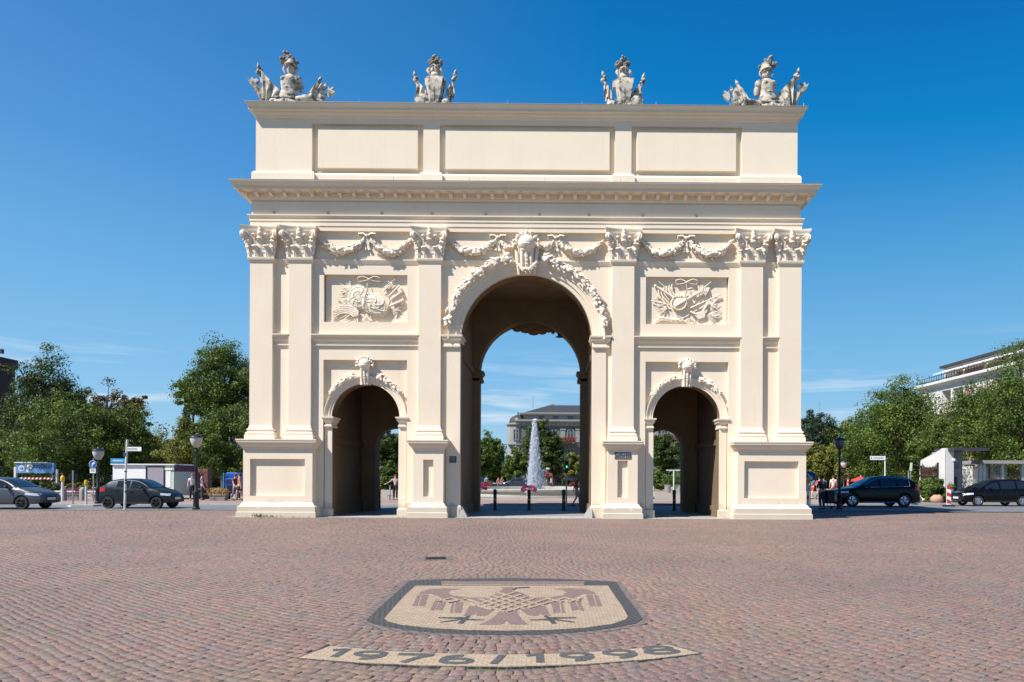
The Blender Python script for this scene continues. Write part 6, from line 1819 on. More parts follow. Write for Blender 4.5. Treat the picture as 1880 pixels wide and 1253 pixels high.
b = MB(); b.add([(kx(320), Yk, .35), (kx(337), Yk + 1.6, .35), (kx(337), Yk + 1.6, kz(855)), (kx(320), Yk, kz(854)), (kx(320), Yk + 2.2, .35), (kx(320), Yk + 2.2, kz(854))], [(0, 1, 2, 3), (1, 4, 5, 2), (3, 2, 5)]); b.build('end_panel', M['mint'], t)
b = MB(); b.add([(kx(320) + .01, Yk - .02, kz(866)), (kx(337) + .01, Yk + 1.58, kz(866)), (kx(337) + .01, Yk + 1.58, kz(854.5)), (kx(320) + .01, Yk - .02, kz(853.5)), (kx(320) + .01, Yk + .1, kz(866)), (kx(320) + .01, Yk + .1, kz(853.5))], [(0, 1, 2, 3), (1, 4, 5, 2), (3, 2, 5)]); b.build('plum_band', M['plum'], t)
b = MB(); b.box(kx(205), kx(322), Yk - .12, Yk + 2.3, kz(854) + .001, kz(852)); b.build('roof', M['white'], t)
for px in (228, 300):
    b = MB(); b.lathe([(.2, -.1), (.30, -.1), (.30, .1), (.2, .1)], c=(kx(px), Yk + .2, .41), n=18, axis='y'); b.build('wheel', M['rubber'], t, smooth=40)
# red crates behind
t = thing('crate_stack', 'stack of dull red crates between the trailer and the street lamp', 'crates', (kx(348), Yk + 1.8, .11))
M['crate'] = mat('dull_red_crate', (.16, .055, .045), .7, var=.3, scale=6)
for j in range(6):
    for i in range(2):
        b = MB(); b.bbox(-.42 + i * .42, -.02 + i * .42, -.3, .3, j * .33, j * .33 + .30, .015); b.box(-.38 + i * .42, -.06 + i * .42, -.31, -.3005, j * .33 + .08, j * .33 + .2); b.build('crate', M['crate'], t)
# blue delivery cabin
Yb_ = 17.0
t = thing('blue_cabin', 'bright blue service van seen end on beside the left gate pedestal', 'van', (XA(424, Yb_, 880), Yb_, .11))
M['vblue'] = mat('royal_blue_paint', (.01, .07, .35), .4)
b = MB(); b.bbox(-.42, .42, 0, 1.8, .45, 1.35, .03); b.bbox(-.38, .38, .1, 1.7, 1.3501, 1.75, .06); b.build('body', M['vblue'], t)
b = MB(); b.box(-.30, .02, -.012, -.001, 1.0, 1.30); b.build('window', M['glass'], t)
b = MB(); b.box(-.26, .36, -.015, -.001, .5, .9); b.build('tail_board', M['darkmetal'], t)
b = MB(); b.tube([(-.46, -.02, .35), (-.46, -.02, 1.72)], .035, 6); b.build('post', M['skyblue'], t)
for s in (-1, 1):
    b = MB(); b.lathe([(.12, -.08), (.22, -.08), (.22, .08), (.12, .08)], c=(s * .32, .3, .22), n=16, axis='x'); b.build('wheel', M['rubber'], t, smooth=40)
# ------------------------------------------------------------ people
CL = {}
def cloth_m(name, col):
    if name not in CL: CL[name] = mat('cloth_%d' % len(CL), col, .8, var=.12, scale=6)
    return CL[name]
def skin_obj(name, chains, mt, parent, sub=1, extra=None):
    """one continuous surface grown along joints; chains share their first joints"""
    V = []; E = []; R = []; idx = {}
    for ch in chains:
        last = None
        for key, p, r in ch:
            if key not in idx:
                idx[key] = len(V); V.append(p); R.append(r)
            if last is not None and (last, idx[key]) not in E: E.append((last, idx[key]))
            last = idx[key]
    me = bpy.data.meshes.new(name + '_s'); me.from_pydata([tuple(p) for p in V], E, []); me.update()
    o = bpy.data.objects.new(name, me); COL.objects.link(o)
    m = o.modifiers.new('s', 'SKIN'); m.use_smooth_shade = True
    for i, r in enumerate(R):
        me.skin_vertices[0].data[i].radius = (r, r) if not hasattr(r, '__len__') else r
    me.skin_vertices[0].data[0].use_root = True
    if sub: q = o.modifiers.new('b', 'SUBSURF'); q.levels = sub; q.render_levels = sub
    bpy.context.view_layer.update()
    nm = bpy.data.meshes.new_from_object(o.evaluated_get(bpy.context.evaluated_depsgraph_get()))
    o.modifiers.clear(); o.data = nm; nm.name = name; bpy.data.meshes.remove(me)
    nm.materials.clear(); nm.materials.append(mt)
    nm.polygons.foreach_set('use_smooth', [True] * len(nm.polygons))
    if parent: o.parent = parent
    return o
def person(label, loc, rz, h=1.72, top=(.5, .5, .5), legs=(.03, .03, .04), topn='shirt', legn='trousers', pose=None, longleg=True, sleeves=False, hairc=None, woman=False, group=None, hat=None, skirt=None):
    """standing at the origin, facing -y; pose gives joints that leave the default"""
    t = thing('person', label, 'person', loc, rz, group)
    k = h / 1.75
    J = dict(pelvis=(0, 0, .95), waist=(0, .01, 1.08), chest=(0, .01, 1.30), neck=(0, 0, 1.47), head=(0, -.015, 1.60), top=(0, -.01, 1.70),
             shL=(.17, .01, 1.40), shR=(-.17, .01, 1.40), elL=(.24, .02, 1.12), elR=(-.24, .02, 1.12), haL=(.24, -.06, .88), haR=(-.24, -.06, .88),
             hipL=(.09, 0, .90), hipR=(-.09, 0, .90), knL=(.10, -.02, .50), knR=(-.10, -.02, .50), anL=(.10, .03, .09), anR=(-.10, .03, .09), toL=(.11, -.13, .035), toR=(-.11, -.13, .035))
    J.update(pose or {})
    P = {n: Vector(p) * k for n, p in J.items()}
    def seg(n, r): return (n, P[n], r * k)
    sw = .9 if woman else 1.0
    ch = [[seg('pelvis', .125), seg('waist', .105 * sw), seg('chest', .13 * sw), seg('neck', .055), seg('head', .082), seg('top', .062)]]
    for s in 'LR':
        ch.append([seg('chest', .13 * sw), seg('sh' + s, .055), seg('el' + s, .042), seg('ha' + s, .028)])
        ch.append([seg('pelvis', .125), seg('hip' + s, .09), seg('kn' + s, .058), seg('an' + s, .040), seg('to' + s, .033)])
    # hands: palm and five bent fingers of unequal length
    body = skin_obj('body', ch, M['skin'], t)
    hb = MB()
    for s, sg in (('L', 1), ('R', -1)):
        w_, e_ = P['ha' + s], P['el' + s]; d = (w_ - e_).normalized(); a = d.orthogonal().normalized(); c_ = d.cross(a)
        hb.tube([w_ - d * .01, w_ + d * .04 * k, w_ + d * .085 * k], [.024 * k, .034 * k, .036 * k], 8, flat=.45, side=a)
        for i, L in enumerate((.062, .072, .068, .052)):
            b0 = w_ + d * .08 * k + a * (-.026 + .0175 * i) * k
            hb.tube([b0, b0 + d * L * .5 * k - c_ * .006 * k, b0 + d * L * .85 * k - c_ * .024 * k, b0 + d * L * .9 * k - c_ * .034 * k], [.009 * k, .008 * k, .007 * k, .005 * k], 5)
        b0 = w_ + d * .03 * k - a * .03 * k; hb.tube([b0, b0 + (d - a * .8) * .025 * k, b0 + (d * 1.8 - a) * .03 * k], [.011 * k, .010 * k, .007 * k], 5)
    hd = P['head']
    fz = Vector((0, -1, 0))
    if pose and 'face' in pose: fz = Vector(pose['face'])
    sd_ = fz.cross(Vector((0, 0, 1)))
    hb.ell(hd + fz * .088 * k - Vector((0, 0, .005)), (.014 * k, .018 * k, .022 * k)); 
    for s in (-1, 1): hb.ell(hd + sd_ * s * .082 * k, (.012 * k, .018 * k, .026 * k))
    me = body.data; n0 = len(me.vertices)
    import bmesh
    bmm = bmesh.new(); bmm.from_mesh(me); vv = [bmm.verts.new(p) for p in hb.v]
    for f in hb.f:
        try: bmm.faces.new([vv[i] for i in f]).smooth = True
        except ValueError: pass
    bmm.to_mesh(me); bmm.free()
    eb = MB()
    for s in (-1, 1): eb.ell(hd + fz * .074 * k + sd_ * s * .030 * k + Vector((0, 0, .018 * k)), .010 * k)
    eb.ell(hd + fz * .078 * k - Vector((0, 0, .042 * k)), (.022 * k, .008 * k, .006 * k))
    eb.build('face_features', M['blackplastic'], body)
    # clothing over the same joints
    ts = cloth_m(label + '_top', top); lg_ = cloth_m(label + '_legs', legs)
    c = [[seg('pelvis', .140), seg('waist', .122 * sw), seg('chest', .146 * sw), ('n2', P['chest'].lerp(P['neck'], .72), .075 * k)]]
    for s in 'LR':
        e = [seg('chest', .146 * sw), seg('sh' + s, .070)]
        if sleeves: e += [seg('el' + s, .055), ('w' + s, P['el' + s].lerp(P['ha' + s], .85), .042 * k)]
        else: e += [('m' + s, P['sh' + s].lerp(P['el' + s], .6), .062 * k)]
        c.append(e)
    skin_obj(topn, c, ts, t)
    c = [[seg('pelvis', .138), ('w2', P['waist'] - Vector((0, 0, .04)), .122 * k * sw)]]
    for s in 'LR':
        e = [seg('pelvis', .138), seg('hip' + s, .105)]
        if longleg: e += [seg('kn' + s, .078), ('a' + s, P['an' + s] + Vector((0, 0, .03)), .062 * k)]
        else: e += [('k' + s, P['hip' + s].lerp(P['kn' + s], .72), .090 * k)]
        c.append(e)
    skin_obj(legn, c, lg_, t)
    b = MB()
    for s in 'LR':
        a_, o_ = P['an' + s], P['to' + s]
        b.tube([a_ + Vector((0, .05, -.035)) * k, a_ + Vector((0, 0, -.03)) * k, o_, o_ + (o_ - a_) * .15], [.042 * k, .05 * k, .044 * k, .02 * k], 8, flat=.8)
    b.build('shoes', M['blackplastic'], t, smooth=60)
    b = MB(); up = Vector((0, 0, 1))
    b.ell(hd - fz * .022 * k + up * .045 * k, (.098 * k, .104 * k, .095 * k), nu=12, nv=8)
    if woman: b.tube([hd - fz * .05 * k + up * .03 * k, hd - fz * .09 * k - up * .08 * k, hd - fz * .09 * k - up * .24 * k], [.09 * k, .085 * k, .04 * k], 10, flat=.6, side=sd_)
    hm = cloth_m('hair_' + str(hairc), hairc) if hairc else M['hair']
    b.build('hair', hm, t, smooth=70)
    if hat:
        b = MB(); b.lathe([(.16 * k, .05 * k), (.17 * k, .055 * k), (.10 * k, .07 * k), (.10 * k, .13 * k), (.07 * k, .16 * k), (.01, .17 * k)], c=tuple(hd), n=14); b.build('hat', cloth_m('hat' + label[:8], hat), t, smooth=50)
    return t, P
walk = dict(knL=(.10, -.14, .52), anL=(.10, -.16, .11), toL=(.11, -.32, .06), knR=(-.10, .02, .50), anR=(-.10, .24, .14), toR=(-.10, .10, .04), elL=(.24, .12, 1.14), haL=(.25, .16, .90), elR=(-.24, -.06, 1.13), haR=(-.24, -.24, .95))
def bicycle(label, loc, rz, col, sc=1.0):
    t = thing('bicycle', label, 'bicycle', loc, rz)
    r = .34 * sc
    for x in (-.52 * sc, .52 * sc):
        b = MB(); b.tube([(x + r * cos(a), 0, r + r * sin(a)) for a in [i * pi / 14 for i in range(29)]], .018, 6, cap=False); w = b.build('wheel', M['rubber'], t, smooth=60)
        b = MB()
        for i in range(12): b.tube([(x, 0, r), (x + r * cos(i * pi / 6), 0, r + r * sin(i * pi / 6))], .003, 4)
        b.tube([(x, -.04, r), (x, .04, r)], .02, 8); b.build('spokes', M['alloy'], w)
    fm = cloth_m('bike_' + str(col), col); b = MB(); T = [(-.52, r / sc), (-.12, .30), (-.22, .78), (.36, .82), (.52, r / sc), (.30, .98)]
    T = [(x * sc, 0, z * sc) for x, z in T]
    for i, j in ((0, 1), (1, 2), (2, 0), (2, 3), (1, 3), (3, 4), (3, 5)): b.tube([T[i], T[j]], .018, 6)
    b.build('frame', fm, t, smooth=60)
    b = MB(); b.tube([(.24 * sc, -.27 * sc, 1.02 * sc), (.32 * sc, -.1 * sc, 1.0 * sc), (.32 * sc, .1 * sc, 1.0 * sc), (.24 * sc, .27 * sc, 1.02 * sc)], .015, 6); b.build('handlebar', M['darkmetal'], t)
    b = MB(); b.tube([(-.36 * sc, 0, .92 * sc), (-.2 * sc, 0, .93 * sc), (-.08 * sc, 0, .91 * sc)], [.09, .06, .025], 8, flat=.4, side=(0, 1, 0)); b.tube([T[2], (-.24 * sc, 0, .92 * sc)], .014, 6); b.build('saddle', M['blackplastic'], t, smooth=60)
    b = MB()
    for s in (-1, 1): b.tube([(-.12 * sc, .06 * s, .30 * sc), (-.12 * sc + .14 * s * sc, .08 * s, .26 * sc), (-.12 * sc + .14 * s * sc, .16 * s, .26 * sc)], .014, 6)
    b.build('pedals', M['darkmetal'], t)
    return t
ZG = .115
def at(px, pyb, z=ZG):
    x, y = GR(px, pyb, z); return (x, y, z)
# woman pushing a bicycle, seen through the left side arch
x, y, z = at(727, 927, .012); y = 17.5; x = XA(726, y)
person('woman in pale floral blouse and dark trousers, pushing a bicycle in the left arch', (x, y, .11), .15, 1.68, top=(.50, .38, .38), legs=(.015, .015, .02), topn='blouse', woman=True,
       pose=dict(elR=(-.38, -.22, 1.22), haR=(-.58, -.32, 1.12), knL=(.10, -.08, .50), anL=(.10, -.04, .10), toL=(.11, -.2, .045)), hairc=(.16, .07, .03))
bicycle('pale blue bicycle being pushed towards the gate beside the woman', (XA(716, 17.3), 17.3, .11), pi / 2 + pi + .25, (.35, .50, .58))
# walker at the right inside the main arch
y = 10.2; x = XA(1059, y)
person('walker in dark patterned top and pale shorts, leaving the main arch view at right', (x, y, .012), pi / 2, 1.78, top=(.16, .09, .10), legs=(.55, .47, .40), legn='shorts', longleg=False, pose=walk, hairc=(.25, .15, .08))
# man standing in the shadow right of the gate with a bicycle
y = GR(1509, 936, .012)[1] + .1; x = XA(1509, y)
person('dark clothed man standing in the gate shadow beside the right pedestal', (x, y, .012), pi + .3, 1.80, top=(.03, .035, .05), legs=(.035, .04, .06), sleeves=True, pose=dict(elL=(.26, -.02, 1.14), haL=(.14, -.22, 1.14), elR=(-.26, -.02, 1.14), haR=(-.12, -.24, 1.12), face=(0, -1, 0)), hairc=(.02, .015, .012))
t = thing('hand_cart', 'dark two wheeled hand cart standing beside the man in the shadow', 'cart', (XA(1523, y), y, .012), .2)
b = MB(); b.bbox(-.20, .20, -.16, .16, .32, 1.02, .03); b.build('bag', cloth_m('cartbag', (.012, .013, .018)), t)
b = MB()
for s in (-1, 1): b.tube([(s * .17, .17, .05), (s * .17, .18, .9), (s * .15, .24, 1.12)], .014, 6)
b.tube([(-.15, .24, 1.12), (.15, .24, 1.12)], .016, 6); b.tube([(-.2, -.12, .32), (-.2, -.12, .02)], .02, 6); b.tube([(.2, -.12, .32), (.2, -.12, .02)], .02, 6); b.build('frame', M['darkmetal'], t)
for s in (-1, 1):
    b = MB(); b.lathe([(.02, -.02), (.10, -.02), (.10, .02), (.02, .02)], c=(s * .22, .17, .10), n=16, axis='x'); b.build('wheel', M['rubber'], t)
# people on the square at right
y = 19.5
person('man in white shirt with crossed red straps, seen from behind, near the gate shadow', (XA(1530, y), y, .11), pi, 1.78, top=(.72, .70, .67), legs=(.30, .02, .03), hairc=(.05, .03, .02))
b = MB(); k_ = 1.78 / 1.75
for s in (-1, 1): b.tube([(s * .13 * k_, -.10, 1.43 * k_), (s * .10, -.17, 1.36 * k_), (-s * .02, -.165, 1.16 * k_), (-s * .09, -.15, 1.02 * k_)], .016, 6, flat=.5)
sb = b
for dx, lab, tp_, lg2 in ((1492, 'pedestrian in red shorts walking behind the blue round sign', (.10, .12, .16), (.45, .03, .03)), (1504, 'pedestrian in pale trousers behind the man in the shadow', (.45, .03, .04), (.50, .42, .34)), (1512, 'pedestrian in a light blue shirt right of the man in the shadow', (.25, .35, .45), (.05, .05, .07)), (1557, 'pedestrian in a red shirt behind the bonnet of the black off-road car', (.50, .04, .04), (.04, .04, .06))):
    person(lab, (XA(dx, y + 3), y + 3, .11), rnd(-2, 2), rnd(1.58, 1.76), top=tp_, legs=lg2, pose=walk, longleg=(dx != 1492), group='pedestrians on the square')
for o in [o for o in bpy.data.objects if o.get('label', '').startswith('man in white shirt')]:
    M_ = Matrix.Identity(4)
    st = MB(); st.v = [(x_, -y_, z_) for x_, y_, z_ in sb.v]; st.f = sb.f
    st.build('straps', cloth_m('redstrap', (.35, .02, .02)), o, smooth=60)
# people by the street lamp at left
y = 14.5
person('person in white top and dark trousers bending by the left street lamp', (XA(353, y, 880), y, .11), .6, 1.66, top=(.55, .58, .58), legs=(.02, .02, .025), woman=True, pose=dict(elL=(.3, -.1, 1.15), haL=(.26, -.3, 1.0)), hairc=(.22, .12, .06), group='people by the market trailer')
person('person in blue shirt just right of the left street lamp', (XA(371, y + 1, 880), y + 1, .11), 2.2, 1.70, top=(.05, .10, .22), legs=(.02, .025, .05), hairc=(.03, .02, .015), group='people by the market trailer')
person('person in a dark red top in front of the blue van', (XA(432, 15.6, 880), 15.6, .11), 1.2, 1.66, top=(.20, .02, .03), legs=(.16, .18, .22), pose=walk, group='people by the market trailer')
person('half hidden walker with bare arms beside the left gate pedestal', (XA(440, 14.6, 880), 14.6, .11), -1.5, 1.70, top=(.50, .26, .14), legs=(.04, .03, .03), longleg=False, legn='shorts', pose=walk, group='people by the market trailer')
# far off strollers by the fountain
for i, (px, yy, c1, lab) in enumerate(((915, 62, (.35, .03, .05), 'tiny far stroller in a red top on the street beyond the fountain'), (922, 60, (.05, .05, .06), 'tiny far stroller in black beyond the fountain'), (893, 60, (.10, .25, .45), 'tiny far stroller in light blue at the left edge of the fountain'), (1012, 62, (.55, .55, .52), 'tiny far stroller in white behind the fountain spray'))):
    person(lab, (XA(px, yy), yy, .11), rnd(-3, 3), rnd(1.6, 1.8), top=c1, legs=(.03, .03, .04), pose=walk, group='strollers beyond the fountain')
# ------------------------------------------------------------ street furniture
def street_lamp(label, px, pyb, ptop, dark=False, z=.012, dist=None):
    if dist: y = dist - CD; x = XA(px, y)
    else: x, y = GR(px, pyb, z)
    H = ZA(ptop, y, px) - z
    t = thing('street_lamp', label, 'street lamp', (x, y, z), group='globe street lamps')
    b = MB(); b.lathe([(.17, 0), (.17, .08), (.13, .12), (.12, .75), (.14, .78), (.14, .84), (.075, .92), (.065, H * .55), (.08, H * .555), (.08, H * .565), (.055, H * .57), (.050, H - .95), (.09, H - .93), (.09, H - .80), (.05, H - .76), (.06, H - .66)], n=12)
    b.build('post', M['darkmetal'], t, smooth=40)
    b = MB(); b.lathe([(.07, H - .66), (.15, H - .60), (.24, H - .42), (.27, H - .28), (.26, H - .18)], n=20)
    b.build('globe', mat('opal_glass', (.50, .48, .44) if not dark else (.10, .11, .12), .25), t, smooth=60)
    b = MB(); b.lathe([(.27, H - .18), (.31, H - .17), (.29, H - .12), (.17, H - .06), (.06, H - .04), (.03, H), (.01, H + .04)], n=20); b.build('cap', M['darkmetal'], t, smooth=40)
    return t
street_lamp('tall globe street lamp in front of the crates, just left of the gate', 360, 936, 797)
street_lamp('globe street lamp behind the round blue arrow sign at left', 180, 925, 822, z=.11)
street_lamp('tall dark street lamp standing in the gate shadow at right', 1541, 936, 803, dark=True)
street_lamp('far pale globe street lamp behind the bonnet of the black off-road car', 1549, 912, 845, z=.11)
def pole(b, H, r=.035, x=0, y=0): b.tube([(x, y, 0), (x, y, H)], r, 8)
# signpost at left with blue and white arms
x, y = GR(229, 937, .012)
t = thing('signpost', 'slim grey signpost with a blue and a white arm before the dark hatchback', 'signpost', (x, y, .012))
H = ZA(808, y, 230); s_ = (y + CD) / FP
b = MB(); b.tube([(0, 0, 0), (.03, 0, H * .5), (.10, 0, H)], .05, 10); b.build('post', M['lightmetal'], t, smooth=60)
zz = lambda py: ZA(py, y, 230)
b = MB(); b.bbox(-25.5 * s_, .02, -.03, .0, zz(850.5), zz(843), .004); o = b.build('blue_arm', M['skyblue'], t)
b = MB()
for i in range(9): b.box((-21 + 2.0 * i) * s_, (-19.8 + 2.0 * i) * s_, -.034, -.0301, zz(847.8), zz(845.6))
b.build('illegible_line', M['white'], o)
b = MB(); b.bbox(.06, 30 * s_, -.03, .0, zz(829), zz(821.5), .004); o = b.build('white_arm', M['white'], t)
b = MB()
for j in range(2):
    for i in range(8): b.box((6 + 2.2 * i) * s_, (7.6 + 2.2 * i) * s_, -.034, -.0301, zz(827.2 - 2.6 * j), zz(826.2 - 2.6 * j))
b.build('illegible_line', M['ink'], o)
b = MB(); b.bbox(-2.5 * s_, 3 * s_, -.05, .04, zz(839), zz(832), .006); b.build('clamp', mat('dark_blue_clamp', (.01, .05, .12), .5), t)
b = MB()
for i, pz in enumerate((868, 884, 889, 905)): b.tube([(.035, 0, zz(pz)), (.035, 0, zz(pz - 3.0))], .054, 8)
b.build('stickers', M['blackplastic'], t)
# round blue right turn sign
x, y = GR(181, 921, .11)
s_ = (y + CD) / FP
t = thing('traffic_sign', 'round blue turn right sign with a white plate below it', 'traffic sign', (x, y - .5, .11))
z0 = ZA(853, y, 181) - .11
b = MB(); b.tube([(0, .04, 0), (0, .04, z0 + .35)], .03, 8); b.build('post', M['greymetal'], t)
b = MB(); b.lathe([(7.0 * s_, -.02), (7.0 * s_, 0)], c=(0, 0, z0), n=32, axis='y'); o = b.build('disc', M['blue'], t)
b = MB(); b.lathe([(6.9 * s_, -.024), (6.9 * s_, -.0201)], c=(0, 0, z0), n=32, axis='y'); b.build('disc_rim', M['white'], o)
b = MB(); b.lathe([(6.4 * s_, -.028), (6.4 * s_, -.0241)], c=(0, 0, z0), n=32, axis='y'); b.build('disc_face', M['blue'], o)
q = s_
b = MB(); P = [(-1.6, -4.2), (-.2, -4.2), (-.2, .3), (.3, .8), (1.4, .9), (1.4, -.9), (4.2, 1.9), (1.4, 4.4), (1.4, 2.6), (-.3, 2.5), (-1.6, 1.2)]
b.prism([(u * q, z0 + v * q) for u, v in P], -.033, -.0281); b.build('arrow', M['white'], o)
b = MB(); b.bbox(-5.2 * s_, 5.2 * s_, -.02, 0, z0 - 16 * s_, z0 - 8 * s_, .004); b.build('plate', M['white'], t)
b = MB()
for j in range(3): b.box(-3.6 * s_, 3.6 * s_, -.024, -.0201, z0 + (-14 + 2.2 * j) * s_, z0 + (-13.2 + 2.2 * j) * s_)
b.build('illegible_line', M['ink'], [c for c in kids(t) if c.name.startswith('plate')][0])
# back of a round sign
x, y = GR(134, 930, .012)
t = thing('traffic_sign', 'grey back of a round traffic sign turned away at left', 'traffic sign', (x, y, .012), .5)
z0 = ZA(877, y, 134); s_ = (y + CD) / FP
b = MB(); b.lathe([(8.0 * s_, -.02), (8.0 * s_, 0)], c=(0, 0, z0), n=28, axis='y'); b.build('disc', mat('sign_back', (.05, .055, .06), .5, .4), t)
b = MB(); pole(b, z0 + .35, .035, 0, -.05); b.lathe([(.28, .0), (.26, .05), (.05, .06)], n=16); b.build('post', M['greymetal'], t, smooth=40)
# yellow topped marker post on a long foot
x, y = GR(158, 930, .012)
t = thing('marker_post', 'white marker post with a yellow lamp on top, on a dark traffic island', 'marker post', (x, y, .012))
s_ = (y + CD) / FP
b = MB(); b.tube([(0, 0, 0), (0, 0, 38 * s_)], 2.0 * s_, 12); b.build('post', M['lightmetal'], t, smooth=50)
b = MB(); b.lathe([(2.4 * s_, 38.1 * s_), (2.9 * s_, 40 * s_), (2.9 * s_, 46 * s_), (2.2 * s_, 48 * s_), (.02, 48.2 * s_)], n=14); b.build('lamp', M['yellow'], t, smooth=50)
b = MB(); b.mold(-22 * s_, 20 * s_, -.3, .35, [(0, .0), (0, .07), (-.06, .10)]); b.build('island', M['concrete'], t)
x, y = GR(92, 924, .012)
t = thing('marker_post', 'yellow topped marker post showing just above the roof of the grey hatchback', 'marker post', (x, y + 1, .012))
b = MB(); b.tube([(0, 0, 0), (0, 0, 1.25)], .07, 10); b.build('post', M['lightmetal'], t); b = MB(); b.lathe([(.09, 1.251), (.11, 1.3), (.11, 1.5), (.07, 1.58), (.02, 1.6)], n=14); b.build('lamp', M['yellow'], t, smooth=50)
# low rail with rounded concrete posts
y = 13.6
t = thing('low_rail', 'low white rail between rounded concrete posts behind the cars at left', 'railing', (0, y, .11))
for px in (117, 152, 198):
    X = XA(px, y, 880); b = MB(); b.tube([(X, 0, 0), (X, 0, .62), (X + .0, 0, .75), (X, 0, .82)], [.17, .17, .13, .03], 12); b.build('post', M['concrete'], t, smooth=50)
b = MB(); b.bbox(XA(100, y, 880), XA(205, y, 880), -.03, .03, .50, .58, .01); b.build('rail', M['lightmetal'], t)
for px, mt, lab in ((188, 'fp', 'planter of pink petunias behind the low rail, near the hatchback tail'), (135, 'fp', 'planter of pink flowers behind the back-turned sign'), (402, 'fo', 'planter of mixed yellow flowers beside the blue van')):
    yy = 14.8; t = thing('planter', lab, 'planter', (XA(px, yy, 880), yy, .11), group='flower planters at left')
    b = MB(); b.mold(-.5, .5, -.25, .25, [(-.06, 0), (0, .32), (.03, .33), (.03, .38)]); b.build('tub', M['concrete'], t)
    flowers('flowers', M[mt], t, -.6, .6, -.35, .3, .36, .72, 260, .13)
# car park gantry sign
Yp = 30.5
t = thing('car_park_sign', 'blue overhead sign reading PARKHAUS with a white P', 'sign', (0, Yp, .11))
X = lambda px: XA(px, Yp, 872); Z = lambda py: ZA(py, Yp, 70) - .11
b = MB(); b.bbox(X(32), X(101), -.15, .15, Z(869), Z(850.5), .01); brd = b.build('board', M['skyblue'], t)
M['bluepale'] = mat('pale_blue_board', (.10, .25, .48), .45, var=.1); brd.data.materials.clear(); brd.data.materials.append(M['bluepale'])
b = MB(); b.box(X(30), X(92), -.25, .16, Z(850.4), Z(849)); b.build('top_rail', M['white'], t)
b = MB(); b.bbox(X(27), X(30.5), -.1, .1, 0, Z(858), .01); b.bbox(X(27), X(32), -.09, .09, Z(860), Z(858) + .002, .01); b.build('post', M['lightmetal'], t)
b = MB(); b.bbox(X(104), X(106), -.1, .1, 0, Z(862), .01); b.build('post', M['lightmetal'], t)
b = MB(); b.lathe([(.24, -.165), (.24, -.1501)], c=(X(42), 0, Z(860.5)), n=24, axis='y'); o = b.build('badge', M['white'], brd)
b = MB(); b.lathe([(.185, -.172), (.185, -.1652)], c=(X(42), 0, Z(860.5)), n=24, axis='y'); b.build('badge_ring', mat('grey_badge', (.25, .28, .33), .5), o)
text_mesh('P', .95, M['white'], 'lettering', brd, (X(56.2), -.16, Z(860.5)), off=.03)
text_mesh('ARKHAUS', .40, mat('navy_letters', (.01, .03, .10), .5), 'lettering', brd, (X(77), -.16, Z(857.6)), off=.008, xs=1.05)
t = thing('height_barrier', 'red and white striped height bar hanging below the car park sign', 'barrier', (0, Yp, .11))
b = MB(); b.bbox(X(37), X(97), -.05, .05, Z(880.5), Z(877.3), .004); b.build('bar', M['white'], t)
b = MB()
for i in range(8):
    u = 40 + 7.1 * i; b.prism([(X(u), Z(880.5)), (X(u + 3.5), Z(880.5)), (X(u + 6), Z(877.3)), (X(u + 2.5), Z(877.3))], -.056, -.0501)
b.build('red_stripes', M['red'], t)
b = MB()
for px in (40, 94): b.tube([(X(px), 0, Z(877.3)), (X(px), 0, Z(869))], .012, 5)
b.build('chains', M['greymetal'], t)
# signpost at right
x, y = GR(1645, 925, .012); s_ = (y + CD) / FP
t = thing('signpost', 'grey signpost with one white arm above the black off-road car', 'signpost', (x, y + 1.5, .11)); y += 1.5; s_ = (y + CD) / FP
Zr = lambda py: ZA(py, y, 1645) - .11
b = MB(); b.tube([(0, 0, 0), (0, 0, Zr(838))], .045, 8); b.tube([(0, 0, Zr(838)), (0, 0, Zr(830))], .03, 8); b.build('post', M['lightmetal'], t, smooth=60)
b = MB(); b.bbox(-28 * s_, 0, -.06, -.03, Zr(845), Zr(838), .004); o = b.build('white_arm', M['white'], t)
b = MB(); b.box(-26.5 * s_, -25 * s_, -.064, -.0601, Zr(843), Zr(840))
for i in range(10): b.box((-22 + 1.9 * i) * s_, (-20.8 + 1.9 * i) * s_, -.064, -.0601, Zr(842.4), Zr(840.4))
b.build('illegible_line', M['ink'], o)
b = MB(); b.bbox(-2.6 * s_, -.8 * s_, -.08, .02, Zr(836), Zr(830), .004); b.build('clamp', M['darkmetal'], t)
# stop post with small yellow-white board and grey-green waste bin
y = 15.8; s_ = (y + CD) / FP; x = XA(1671, y); Zr = lambda py: ZA(py, y, 1671) - .11
t = thing('stop_post', 'thin grey post with a small pale board tilted on top, beside the gatehouse shrub', 'sign', (x, y, .11))
b = MB(); b.tube([(0, 0, 0), (.03, 0, Zr(852))], .035, 8); b.build('post', M['greymetal'], t)
b = MB(); b.prism([(-1.6 * s_, Zr(865)), (2.4 * s_, Zr(865)), (3.6 * s_, Zr(850)), (-.4 * s_, Zr(850))], -.05, -.02); b.build('board', mat('pale_yellow_board', (.65, .65, .45), .5), t)
t = thing('waste_bin', 'dark green waste bin with white scrawled marks behind the off-road car tail', 'waste bin', (XA(1675, y - .3), y - .3, .11))
b = MB(); b.bbox(-.17, .17, -.17, .17, 0, .95, .02); b.build('bin', mat('bottle_green', (.01, .05, .045), .5), t); b = MB(); b.bbox(-.19, .19, -.19, .19, .9501, 1.02, .02); b.build('lid', M['darkmetal'], t)
b = MB()
random.seed(4)
for i in range(5): b.tube([(rnd(-.1, .1), -.175, .18 + .12 * i), (rnd(-.1, .12), -.175, .25 + .12 * i), (rnd(-.1, .1), -.175, .30 + .12 * i)], .012, 4)
b.build('scrawl', M['white'], t)
b = MB(); b.tube([(-.14, .2, 0), (-.14, .2, 2.0)], .03, 6); b.build('post', M['greymetal'], t)
